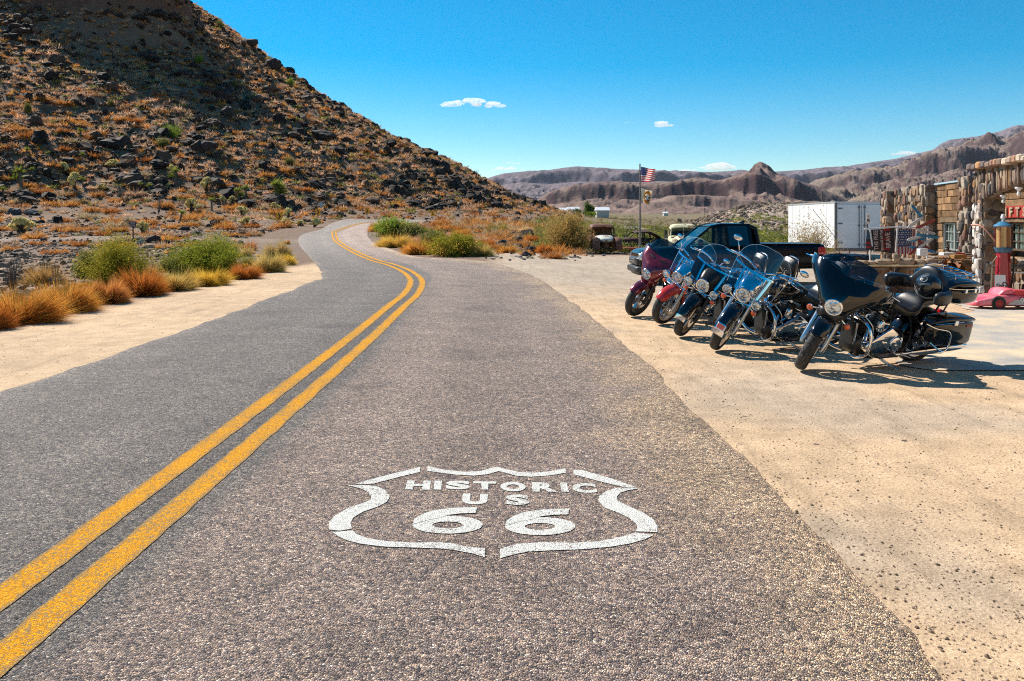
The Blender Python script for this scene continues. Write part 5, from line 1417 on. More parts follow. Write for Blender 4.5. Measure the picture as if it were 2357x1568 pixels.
def tall_shield(root, S, lowdark=None, top=1.42, wide=1.):
    def pt(u, v, off=0.):
        hw = (.235 + .075 * math.sin(math.pi * min(1, v * .62 + .1))) * wide
        if v > .5: hw *= math.sqrt(max(0, 1 - ((v - .5) / .5) ** 2.3 * .93))
        z = .80 + (top - .80) * v; y = u * hw; x = -.15 - .33 * v - .9 * y * y + off
        return Vector((x, y, z))
    nv = 18
    def grid(v0, v1, n_, off=0.): return [[pt(-1 + q / 8., v0 + (v1 - v0) * i_ / n_, off) for q in range(17)] for i_ in range(n_ + 1)]
    mb = MB(); mb.surf(grid(.0 if not lowdark else .42, 1, nv), .004); ws = mb.xf(S).build('windshield', clearsh, root)
    if lowdark:
        mb = MB(); mb.surf(grid(.02, .42, 8), .006); mb.xf(S).build('windshield_lower', lowdark, root)
    mb = MB()
    mb.surf([[pt(-1 + q / 8., v_, .008) for q in range(17)] for v_ in (.425, .465)], .004)
    for u in (-.52, .52):
        mb.surf([[pt(u - .045 + .045 * k_, .42 * q / 6., .009) for k_ in range(3)] for q in range(7)], .004)
    for u in (-.52, .52, -.9, .9, 0): mb.blob(pt(u, .445, .014), (.006,) * 3, 1, 0)
    # edge beading
    mb.xf(S).build('bracket', chrome, root)
    mb = MB(); mb.tube([pt(-1, q / 24., 0) for q in range(24)] + [pt(-1 + q / 6., 1, 0) for q in range(1, 12)] + [pt(1, 1 - q / 24., 0) for q in range(24)], .0035, 4, caps=False); mb.xf(S).build('edge_trim', M('clear edge', (.55, .6, .65), .25, var=0), ws)

def motorcycle(pos, heading, steer, lean, o):
    root = empty('motorcycle', pos, o['label'], 'motorcycle', 'motorcycles parked side by side on the lot', rot=(R(-lean), 0, R(180 + heading)))
    I = Matrix.Identity(4); S = steer_matrix(steer); u = axis_u()
    body = o['paint']; forkm = o.get('fork', alu); forkc = o.get('fork_cover', chrome)
    wheel(root, 0, .325, .11, S, o.get('rim', alu), o.get('spoke', alu), o.get('spokes', 5), tyrew=.135)
    wheel(root, -1.625, .32, .14, I, alu, bblack, 5, name='rear_wheel', tyrew=.18)
    fa0, fa1 = o.get('fender', (40, 168))
    ff = fender(0, .325, fa0, fa1, .085, o.get('skirt', .10), .352, S, root, o.get('fender_paint', body), 'front_fender')
    if o.get('fender_tip'):
        mb = MB(); G = []
        for a in (fa0 - 2, fa0 + 3, fa0 + 9):
            G.append([(.362 * math.cos(R(a)) + dx_, y_, .325 + .362 * math.sin(R(a)) + dz_) for y_, dx_, dz_ in ((-.092, -.03, -.02), (-.07, -.004, -.003), (0, .006, .006), (.07, -.004, -.003), (.092, -.03, -.02))])
        mb.surf(G, .006); mb.xf(S).build('tip_trim', chrome, ff)
        if o['fender_tip'] == 'lamp':
            mb = MB(); a = R(fa0 + 16); d_ = Vector((math.cos(a), 0, math.sin(a))); tn = Vector((-math.sin(a), 0, math.cos(a))); c0 = Vector((0, 0, .325)) + d_ * .375
            mb.box((-.045, -.06, -.012), (.045, .06, .014), Matrix((( *(tn), 0), (0, 1, 0, 0), (*d_, 0), (0, 0, 0, 1))).transposed() if False else Matrix.Translation(c0) @ Matrix.Rotation(-(a), 4, 'Y') @ Matrix.Rotation(R(90), 4, 'Y'), bev=.006); k_ = mb.xf(S).build('fender_lamp', chrome, ff)
            mb = MB(); mb.box((-.033, -.048, .0), (.033, .048, .024), Matrix.Translation(c0) @ Matrix.Rotation(-(a), 4, 'Y') @ Matrix.Rotation(R(90), 4, 'Y'), bev=.006); mb.xf(S).build('lens', amber, ff)
    # fork
    ax0 = Vector((0, 0, .325))
    for sy in (-1, 1):
        b0 = ax0 + Vector((0, sy * .115, 0))
        mb = MB(); P = [b0 - u * .045, b0 - u * .02, b0 + u * .05, b0 + u * .33, b0 + u * .37, b0 + u * .375]
        mb.tube(P, [.018, .03, .032, .031, .034, .024], 14); mb.tube([b0 + Vector((0, -sy * .05, 0)), b0 + Vector((0, sy * .028, 0))], .016, 10)
        mb.tube([b0 + u * .30 + Vector((-.0, -sy * .02, 0)), b0 + u * .30 + Vector((.0, -sy * .1, 0))], .009, 6)
        fk = mb.xf(S).build('fork_leg', forkm, root)
        mb = MB(); mb.tube([b0 + u * .37, b0 + u * .42, b0 + u * .43, b0 + u * .80], [.022, .024, .036, .036], 14); mb.xf(S).build('fork_cover', forkc, fk)
        if sy == 1 or o.get('two_discs', True):
            mb = MB(); mb.box((-.05, -.02, -.045), (.04, .02, .045), Matrix.Translation(ax0 + Vector((-.10, sy * .085, .07))), bev=.01); mb.xf(S).build('brake_caliper', alu, fk)
    mb = MB()
    for h_ in (.46, .74):
        c0 = ax0 + u * h_; mb.tube([c0 + Vector((-.02, -.13, 0)), c0 + Vector((.0, 0, 0)), c0 + Vector((-.02, .13, 0))], .026, 8)
    mb.xf(S).build('fork_clamp', o.get('clamp', bblack), root)
    # brake hose and cables
    mb = MB()
    for sy in (1, -1): mb.tube(catmull([ax0 + u * .75 + Vector((.03, sy * .06, 0)), ax0 + u * .5 + Vector((.0, sy * .13, .0)), ax0 + u * .2 + Vector((-.04, sy * .15, 0)), ax0 + Vector((-.1, sy * .1, .1))], 5), .005, 5)
    mb.xf(S).build('brake_hose', bblack, root)
    # headlight & front dress
    if o['style'] == 'batwing':
        G = batwing(root, S, body, smoke, vent=o.get('vent', True), shield_h=o.get('shield_h', .14), stripe=o.get('stripe'))
        lamp(root, S, (.0, 0, .825), .088, .06, bblack, ringm=o.get('ring', chrome))
        mb = MB(); mb.secs([(-.02, 0, .10, .66, .76), (-.08, 0, .14, .62, .78), (-.18, 0, .15, .62, .80), (-.26, 0, .12, .66, .80)], 16, 3, 4); mb.xf(S).build('fork_shroud', body if o.get('shroud') else bblack, root)
    else:
        lamp(root, S, (-.055, 0, .83), .093, .17, o.get('nacelle', chrome))
        mb = MB(); mb.secs([(-.12, 0, .10, .80, .92), (-.2, 0, .13, .74, .99), (-.3, 0, .13, .76, 1.03), (-.4, 0, .09, .84, 1.04)], 16, 3, 3.2); mb.xf(S).build('nacelle', o.get('nacelle', chrome), root)
        tall_shield(root, S, o.get('lowdark'), o.get('shield_top', 1.40), o.get('shield_w', 1.))
        mb = MB(); mb.tube(catmull([(-.05, -.225, .80), (-.07, -.16, .755), (-.11, -.09, .70), (-.12, 0, .69), (-.11, .09, .70), (-.07, .16, .755), (-.05, .225, .80)], 4), .010, 8); mb.xf(S).build('lamp_bar', chrome, root)
        for sy in (-1, 1): lamp(root, S, (-.02, sy * .205, .805), .055, .085, o.get('aux', chrome), name='passing_lamp')
    if o.get('signals', True):
        for sy in (-1, 1):
            signal(root, S, (-.05, sy * .215, .675), r_=.034)
        for sy in (-1, 1):
            mb = MB(); mb.tube([(-.09, sy * .13, .70), (-.08, sy * .19, .68), (-.075, sy * .215, .675)], .009, 6); mb.xf(S).build('signal_stalk', chrome, root)
    # handlebar, grips, levers, mirrors
    mb = MB(); mb.tube(catmull([(-.60, -.45, 1.03), (-.50, -.34, 1.09), (-.40, -.18, 1.12), (-.37, 0, 1.06), (-.40, .18, 1.12), (-.50, .34, 1.09), (-.60, .45, 1.03)], 5), .013, 8); hb = mb.xf(S).build('handlebar', chrome, root)
    for sy in (-1, 1):
        mb = MB(); mb.tube([(-.56, sy * .40, 1.055), (-.66, sy * .50, 1.0)], .019, 10); mb.xf(S).build('grip', bblack, hb)
        mb = MB(); mb.tube(catmull([(-.52, sy * .37, 1.07), (-.50, sy * .44, 1.06), (-.58, sy * .55, 1.02)], 3), .007, 6); mb.box((-.03, -.02, -.02), (.03, .02, .02), Matrix.Translation((-.52, sy * .36, 1.08)), bev=.005); mb.xf(S).build('lever', chrome, hb)
        if o.get('mirrors', True):
            mb = MB(); mb.tube(catmull([(-.52, sy * .37, 1.09), (-.50, sy * .40, 1.17), (-.53, sy * .46, 1.24)], 3), .006, 6); mb.blob((-.53, sy * .47, 1.265), (.022, .062, .04), 2, 0); mb.xf(S).build('mirror', chrome, hb)
    # tank, seat, fenders, frame
    tk = MB(); tk.secs([(-.50, 0, .06, .80, .90), (-.58, 0, .14, .745, .955), (-.72, 0, .19, .70, .985), (-.88, 0, .175, .705, .955), (-1.02, 0, .12, .72, .89), (-1.12, 0, .07, .73, .83)], 24, 4, 2.7); tank = tk.build('fuel_tank', o.get('tank_paint', body), root)
    mb = MB(); mb.secs([(-.60, 0, .04, .95, .985), (-.75, 0, .06, .965, 1.015), (-.95, 0, .05, .93, .965)], 12, 3, 3); mb.build('tank_console', chrome, tank)
    if o.get('badge'):
        mb = MB()
        def prj(p):
            zc, hz = .842, .142; t_ = min(1, abs((p.z - zc) / hz)); return Vector((p.x, .19 * (1 - t_ ** 2.7) ** (1 / 2.7) + .004, p.z))
        for q, (tx, dx_) in enumerate((('Harley', 0), ('Davidson', -.03))):
            add_text(mb, tx, .043, (-.75 + dx_, .2, .875 - q * .032), (-1, 0, -.03), (-.15, 0, 1), bold=.001, proj=prj, sx=1.15)
        mb.build('badge', silver, tank, smooth=False)
    mb = MB(); mb.secs([(-1.0, 0, .09, .72, .83), (-1.1, 0, .16, .66, .775), (-1.22, 0, .20, .635, .735), (-1.34, 0, .19, .65, .76), (-1.42, 0, .165, .69, .845), (-1.50, 0, .155, .72, .86), (-1.64, 0, .14, .74, .855), (-1.74, 0, .10, .76, .83)], 22, 4, 3.2); seat = mb.build('seat', leather, root)
    mb = MB()
    for x_ in (-1.16, -1.28): mb.tube([(x_, y_ * .19, .742 + .012 * (1 - abs(y_)) - (.035 if abs(y_) > .9 else 0) + (.01 if x_ < -1.2 else 0)) for y_ in (-1, -.8, -.4, 0, .4, .8, 1)], .0035, 4)
    mb.build('seat_seam', bblack, seat)
    fender(-1.625, .32, 8, 150, .105, .14, .37, I, root, o.get('tank_paint', body), 'rear_fender')
    mb = MB()
    for sy in (-1, 1):
        mb.tube(catmull([(-.40, sy * .03, .88), (-.47, sy * .05, .60), (-.54, sy * .09, .26), (-.64, sy * .12, .175), (-.95, sy * .14, .17), (-1.25, sy * .14, .20), (-1.35, sy * .14, .40), (-1.25, sy * .12, .66), (-.9, sy * .05, .72), (-.45, sy * .03, .86)], 4), .016, 8)
        mb.tube([(-1.30, sy * .14, .33), (-1.64, sy * .125, .32)], .024, 8); mb.tube([(-1.35, sy * .13, .62), (-1.62, sy * .15, .36)], .022, 8)
    mb.build('frame', bblack, root)
    mb = MB(); mb.secs([(-.50, 0, .10, .24, .34), (-.56, 0, .13, .19, .40), (-.8, 0, .14, .17, .42), (-1.0, 0, .14, .18, .44), (-1.2, 0, .13, .2, .46), (-1.3, 0, .10, .24, .42)], 16, 3, 4); eng = mb.build('engine', bblack, root)
    for sg in (1, -1):
        d_ = Vector((sg * .375, 0, .927)); c0 = Vector((-.79 + sg * .05, 0, .36)); prof = []
        for q in range(11):
            h_ = .05 + q * .021; prof += [(.074, h_), (.096, h_ + .003), (.096, h_ + .009), (.074, h_ + .012)]
        mb = MB(); mb.lathe(prof, c0, d_, 18); mb.build('cylinder', M('engine fin metal', (.05, .05, .052), .35, metal=.7, var=.2), eng)
        mb = MB(); Mx = Matrix.Translation(c0 + d_ * .31) @ Matrix.Rotation(sg * R(22), 4, 'Y'); mb.box((-.095, -.085, -.03), (.095, .085, .035), Mx, bev=.02); mb.box((-.07, -.06, .03), (.07, .06, .055), Mx, bev=.015); mb.build('rocker_cover', o.get('rocker', chrome), eng)
    mb = MB(); mb.lathe([(0, .0), (.085, .0), (.095, .02), (.09, .06), (.06, .075), (0, .08)], (-.79, -.14, .60), (0, -1, 0), 22); mb.build('air_cleaner', chrome, eng)
    mb = MB()
    pr = []
    for (cx_, cz_, r_, a_0, a_1) in ((-.655, .325, .078, -90, 80), (-.93, .52, .02, 60, 120), (-1.03, .345, .125, 130, 270)):
        for q in range(9): a = R(a_0 + (a_1 - a_0) * q / 8); pr.append((cx_ + r_ * math.cos(a), cz_ + r_ * math.sin(a)))
    mb.prism([(-p[0], p[1]) for p in pr][::-1], .10, (0, .125, 0), (-1, 0, 0), (0, 0, 1), bev=.018)
    pc = mb.build('primary_cover', o.get('cover', chrome), eng, angle=50)
    mb = MB(); mb.lathe([(0, .026), (.06, .024), (.078, .016), (.088, .010), (.092, .0), (.094, -.01)], (-1.03, .222, .345), (0, 1, 0), 28); mb.build('derby_cover', chrome, eng)
    mb = MB(); mb.secs([(-.75, .165, .012, .50, .60), (-.765, .175, .03, .485, .625), (-.80, .18, .034, .49, .63), (-.825, .175, .015, .51, .60)], 8, 2, 5); mb.build('horn', chrome, eng)
    mb = MB()
    mb.tube(catmull([(-.70, .10, .46), (-.74, .2, .42), (-.9, .23, .44)], 4), .006, 5); mb.tube(catmull([(-.62, .06, .66), (-.68, .16, .55), (-.72, .15, .45)], 4), .008, 5); mb.tube([(-.72, .24, .22), (-1.15, .25, .24)], .008, 6)
    mb.tube([(-1.13, .24, .22), (-1.19, .33, .21)], .010, 6); mb.box((-.53, -.10, .30), (-.50, .10, .58), bev=.008)
    mb.build('engine_plumbing', alu if o.get('plumb') is None else o['plumb'], eng)
    mb = MB(); mb.box((-.492, -.088, .315), (-.488, .088, .57))
    for q in range(12): mb.box((-.497, -.09, .32 + q * .021), (-.492, .09, .327 + q * .021))
    mb.build('oil_cooler', M('dark fin metal', (.06,.06,.06), .45, metal=.6), eng)
    # exhausts
    for sy in (1, -1):
        mb = MB(); mb.tube(catmull([(-.70, sy * .08, .50), (-.62, sy * .16, .36), (-.74, sy * .20, .21), (-1.05, sy * .215, .205), (-1.32, sy * .25, .235)], 5), .022, 10)
        mb.tube([(-1.28, sy * .245, .235), (-1.36, sy * .255, .24), (-1.42, sy * .26, .245), (-2.06, sy * .275, .275), (-2.13, sy * .277, .278), (-2.13, sy * .277, .278)], [.024, .036, .047, .047, .043, .034], 16)
        mb.build('exhaust', o.get('exhaust', chrome), root)
    # crash bars, floorboards, stand
    if o.get('crash', True):
        mb = MB()
        for sy in (1, -1):
            mb.tube(catmull([(-.42, sy * .03, .69), (-.44, sy * .17, .675), (-.45, sy * .31, .60), (-.45, sy * .365, .46), (-.45, sy * .34, .31), (-.47, sy * .20, .215), (-.53, sy * .06, .195)], 5), .017, 10)
        mb.build('crash_bar', o.get('crash_mat', chrome), root)
    for sy in (1, -1):
        mb = MB(); mb.box((-1.0, sy * .27 - .05, .225), (-.70, sy * .27 + .05, .243), bev=.008); mb.tube([(-.68, sy * .22, .235), (-.66, sy * .30, .25)], .01, 6)
        mb.build('floorboard', bblack, root)
    mb = MB(); mb.tube(catmull([(-.84, .15, .19), (-.90, .27, .13), (-.93, .40, .4 * math.tan(R(lean)) + .012)], 4), .011, 8); mb.box((-.97, .385, .4 * math.tan(R(lean)) + .001), (-.90, .425, .4 * math.tan(R(lean)) + .016)); mb.tube([(-.86, .14, .19), (-.92, .35, .13)], .006, 5)
    mb.build('side_stand', alu, root)
    # saddlebags
    if o.get('bags', True):
        bm_ = o.get('bag_mat', body)
        for sy in (1, -1):
            mb = MB(); mb.secs([(-1.33, sy * .32, .05, .44, .60), (-1.39, sy * .33, .09, .385, .635), (-1.55, sy * .335, .10, .36, .645), (-1.85, sy * .335, .10, .345, .645), (-1.98, sy * .33, .09, .36, .64), (-2.01, sy * .33, .08, .38, .63)], 20, 3, 6); bg_ = mb.build('saddlebag', bm_, root)
            mb = MB(); mb.secs([(-1.32, sy * .32, .055, .615, .635), (-1.40, sy * .33, .098, .638, .685), (-1.6, sy * .335, .108, .650, .705), (-1.85, sy * .335, .108, .650, .70), (-1.98, sy * .33, .098, .646, .685), (-2.02, sy * .33, .088, .642, .675)], 20, 3, 3.6); mb.build('lid', bm_, bg_)
            mb = MB(); mb.tube([(-1.34, sy * .435, .645), (-1.6, sy * .446, .649), (-2.0, sy * .42, .645)], .004, 5); mb.box((-1.70, sy * .44 - .004, .615), (-1.64, sy * .44 + .006, .675), bev=.004); mb.build('latch', chrome, bg_)
            mb = MB(); mb.box((-1.96, sy * .437 - .003, .585), (-1.86, sy * .437 + .003, .612)); mb.build('reflector', M('dull red reflector', (.35, .06, .05), .3), bg_)
        for sy in (1, -1):
            mb = MB(); mb.tube(catmull([(-1.22, sy * .40, .645), (-1.34, sy * .45, .60), (-1.52, sy * .465, .565), (-1.585, sy * .465, .50), (-1.59, sy * .46, .37), (-1.545, sy * .455, .315), (-1.46, sy * .455, .335), (-1.30, sy * .43, .43)], 4), .009, 8); mb.build('bag_guard', chrome, root)
    if o.get('backrest'):
        mb = MB(); mb.secs([(-1.60, 0, .12, .98, 1.12), (-1.63, 0, .15, .92, 1.17), (-1.68, 0, .14, .94, 1.16)], 16, 2, 3.4); br_ = mb.build('backrest', leather, root)
        mb = MB()
        for sy in (-1, 1): mb.tube(catmull([(-1.66, sy * .12, .70), (-1.68, sy * .12, .95), (-1.69, sy * .10, 1.12)], 4), .010, 6)
        mb.tube(catmull([(-1.69, -.11, 1.10), (-1.70, -.08, 1.17), (-1.70, .08, 1.17), (-1.69, .11, 1.10)], 4), .010, 6); mb.build('backrest_frame', chrome, root)
        if o.get('rack'):
            mb = MB()
            for q in range(5): y_ = -.12 + q * .06; mb.tube([(-1.70, y_, .90), (-2.02, y_, .93)], .007, 6)
            mb.tube([(-1.70, -.14, .90), (-2.02, -.14, .93), (-2.06, -.1, .935), (-2.06, .1, .935), (-2.02, .14, .93), (-1.70, .14, .90)], .009, 6); mb.build('luggage_rack', chrome, root)
    if o.get('trunk'):
        mb = MB(); mb.secs([(-1.68, 0, .22, .86, .985), (-1.74, 0, .28, .81, 1.0), (-1.92, 0, .31, .79, 1.0), (-2.12, 0, .29, .80, 1.0), (-2.20, 0, .25, .84, .99)], 24, 3, 5); tp_ = mb.build('top_case', body, root)
        mb = MB(); mb.secs([(-1.67, 0, .24, .985, 1.02), (-1.74, 0, .295, 1.003, 1.07), (-1.92, 0, .325, 1.005, 1.095), (-2.12, 0, .305, 1.003, 1.075), (-2.215, 0, .27, .99, 1.03)], 24, 3, 3.4); mb.build('lid', body, tp_)
        mb = MB(); mb.tube(catmull([(-1.67, .25, .995), (-1.75, .30, 1.0), (-1.92, .323, 1.0), (-2.12, .305, 1.0), (-2.21, .26, .99)], 4), .006, 6)
        for y_, x_ in ((.318, -1.86), (.316, -2.02)): mb.box((x_ - .03, y_ - .005, .955), (x_ + .01, y_ + .012, 1.01), bev=.004)
        mb.build('latch', chrome, tp_)
        mb = MB()
        for z_, r_ in ((1.13, .007),):
            loop = catmull([(-1.76, -.20, z_), (-1.95, -.23, z_ + .005), (-2.14, -.19, z_ - .01), (-2.18, 0, z_ - .015), (-2.14, .19, z_ - .01), (-1.95, .23, z_ + .005), (-1.76, .20, z_)], 4); mb.tube(loop, r_, 6); 
            for y_ in (-.12, -.04, .04, .12): mb.tube([(-1.74, y_, z_ - .005), (-2.17, y_, z_ - .015)], .005, 5)
            mb.tube([(-1.80, -.2, z_), (-1.80, .2, z_)], .005, 5)
            for x_, y_ in ((-1.80, .2), (-1.80, -.2), (-2.1, .2), (-2.1, -.2)): mb.tube([(x_, y_, 1.06), (x_, y_, z_)], .006, 5)
        mb.build('luggage_rack', chrome, root)
        # wrap-around padded backrest
        rings = []
        ctl = [(-.37, -1.34, .865, .955, .02), (-.36, -1.37, .845, .985, .05), (-.345, -1.46, .835, .995, .06), (-.31, -1.575, .84, .995, .06), (-.24, -1.635, .85, 1.0, .06), (-.17, -1.655, .86, 1.09, .06), (-.10, -1.66, .87, 1.165, .065), (0, -1.66, .87, 1.185, .068)]
        ctl = ctl + [(-a, b_, c_, d_, e_) for a, b_, c_, d_, e_ in ctl[-2::-1]]
        cc = list(zip(*[cat1(c_, 4) for c_ in zip(*ctl)]))
        for q, (y_, x_, z0, z1, th) in enumerate(cc):
            a = cc[max(q - 1, 0)]; b_ = cc[min(q + 1, len(cc) - 1)]; tg_ = Vector((b_[1] - a[1], b_[0] - a[0], 0)).normalized(); nn = Vector((tg_.y, -tg_.x, 0))
            ring = []
            for j in range(16):
                an = 2 * math.pi * j / 16; ca, sa = math.cos(an), math.sin(an); e_ = 2 / 3.2
                ring.append(Vector((x_, y_, (z0 + z1) / 2)) + nn * th * math.copysign(abs(ca) ** e_, ca) + Vector((0, 0, (z1 - z0) / 2 * math.copysign(abs(sa) ** e_, sa))))
            rings.append(ring)
        mb = MB(); mb.loft(rings); mb.build('backrest', leather, root)
        mb = MB()
        for sy in (-1, 1): mb.tube([(-1.63, sy * .13, .56), (-1.78, sy * .13, .82)], .012, 6); mb.tube([(-1.78, sy * .13, .56), (-1.9, sy * .13, .80)], .010, 6)
        mb.build('case_mount', bblack, root)
    mb = MB(); mb.secs([(-1.93, 0, .07, .56, .64), (-2.0, 0, .075, .57, .63)], 12, 1, 4); mb.build('tail_lamp', redlens, root)
    return root
def gpt(px, py): p = gp(px, py); return (p[0], p[1], p[2])
B5 = motorcycle(gpt(1858, 854), 25, 39, 15, dict(label='nearest motorcycle, black with batwing fairing, top case and padded backrest', paint=bgloss, style='batwing', vent=False, stripe=greyp, fork=alu, fork_cover=chrome, fender=(42, 170), trunk=True, badge=True, mirrors=False, shield_h=.17, rim=bblack, spoke=bblack))
B4 = motorcycle(gpt(1662, 808), 20, 40, 16, dict(label='black motorcycle, sky blue mixed into its paint, with tall clear windshield and an amber lamp on its front fender tip', paint=skyblack, tank_paint=bgloss, style='tall', fender=(10, 172), skirt=.14, fender_tip='lamp', backrest=True, rack=True, bag_mat=leather, shield_top=1.37, shield_w=1.14))
B3 = motorcycle(gpt(1578, 776), 22, 36, 15, dict(label='black motorcycle with windshield dark in its lower half and chrome fender tip', paint=bgloss, style='tall', nacelle=bblack, aux=bblack, fork=bblack, fork_cover=bblack, fender=(12, 175), skirt=.14, fender_tip='trim', lowdark=bgloss, backrest=True, shield_top=1.33, shield_w=1.12, crash_mat=bblack, rocker=bblack, cover=bblack, mirrors=False, rim=bblack, spoke=alu))
B2 = motorcycle(gpt(1530, 747), 20, 24, 15, dict(label='motorcycle with bright red front fender and tall clear windshield', paint=redp, tank_paint=bgloss, style='tall', fender=(32, 190), skirt=.10, backrest=True, shield_top=1.42, shield_w=1.1, bag_mat=redp, spokes=7))
B1 = motorcycle(gpt(1466, 729), 20, 26, 15, dict(label='maroon motorcycle with batwing fairing, farthest of the parked row', paint=maroon, style='batwing', fork=bblack, fork_cover=bblack, fender=(38, 165), signals=False, mirrors=False, shield_h=.25, crash=False, rim=bblack, spoke=alu, shroud=True, clamp=bblack))
bpy.context.view_layer.update()
# helmet resting against the backrest of the nearest motorcycle
hm = B5.matrix_world @ Vector((-1.50, .11, .985))
he = empty('helmet', hm, 'black half helmet with grey rim on the seat of the nearest motorcycle', 'helmet')
he.rotation_mode = 'QUATERNION'; he.rotation_quaternion = Vector((-.42, -.72, .55)).to_track_quat('Z', 'Y')
mb = MB(); prof = [(.142 * math.cos(a), .152 * math.sin(a)) for a in np.linspace(-.25, math.pi / 2, 12)]; mb.lathe(prof, (0, 0, 0), (0, 0, 1), 32); mb.lathe([(.138, -.036), (.125, -.03), (.12, 0), (.09, .08), (.0, .13)], (0, 0, 0), (0, 0, 1), 24); mb.build('shell', M('helmet black', (.012, .012, .013), .22, var=.1, coat=.6), he)
mb = MB(); mb.lathe([(.139, -.052), (.146, -.046), (.147, -.01), (.1445, -.006)], (0, 0, 0), (0, 0, 1), 32); mb.build('rim', M('helmet grey trim', (.20, .24, .26), .4, var=.1), he)
mb = MB()
def hproj(p):
    v = Vector((p.x / .142, p.y / .142, p.z / .152)).normalized(); return Vector((v.x * .1445, v.y * .1445, v.z * .1545))
fx = Vector((-.25, .05, .95)).normalized(); ux = Vector((1, 0, 0)); vx = Vector((0, 1, 0))
for k_, (tx, sz, yo) in enumerate((('Custom', .035, -.055), ('CYCLES', .026, .055))): add_text(mb, tx, sz, fx * .14 + vx * yo, ux, vx, proj=hproj, bold=.001)
ring = [hproj(fx * .14 + ux * .032 * math.cos(a) + vx * .032 * math.sin(a)) for a in np.linspace(0, 2 * math.pi, 20, endpoint=False)]
mb.tube(ring, .003, 4, closed=True)
mb.build('print', greyp, he, smooth=False)
# ================================================================ PICKUP, OLD CARS, TRAILER, FLAGS, SIGNS
def W3(px, py, Z): return Vector(((px - CX) / FPX * Z, Z, CAM_H + (HY - py) / FPX * Z))
darkglass = M('dark tinted glass', (.004, .005, .006), .06, var=0, coat=1.)
autoglass = glass('car window glass', (.74, .80, .78), .0, .02)
def car_wheel(root, x, y, r, w_, rim=alu, name='wheel'):
    mb = MB(); h = w_ / 2
    mb.lathe([(r * .62, -h * .8), (r * .62, -h), (r * .9, -h), (r, -h * .7), (r, h * .7), (r * .9, h), (r * .62, h), (r * .62, h * .8)], (x, y, r), (0, 1, 0), 28); o = mb.build(name, rubber, root)
    mb = MB(); s_ = 1 if y > 0 else -1
    mb.lathe([(0, s_ * h * .5), (r * .12, s_ * h * .6), (r * .2, s_ * h * .4), (r * .5, s_ * h * .35), (r * .6, s_ * h * .9), (r * .63, s_ * h * .95), (r * .62, s_ * h * .6), (r*.3, 0), (0, 0)], (x, y, r), (0, 1, 0), 24)
    for q in range(6):
        a = q * math.pi / 3; mb.box((r * .15, -.025, -.02), (r * .6, .025, .02), Matrix.Translation((x, y + s_ * h * .6, r)) @ Matrix.Rotation(a, 4, 'Y'))
    mb.build('rim', rim, o)
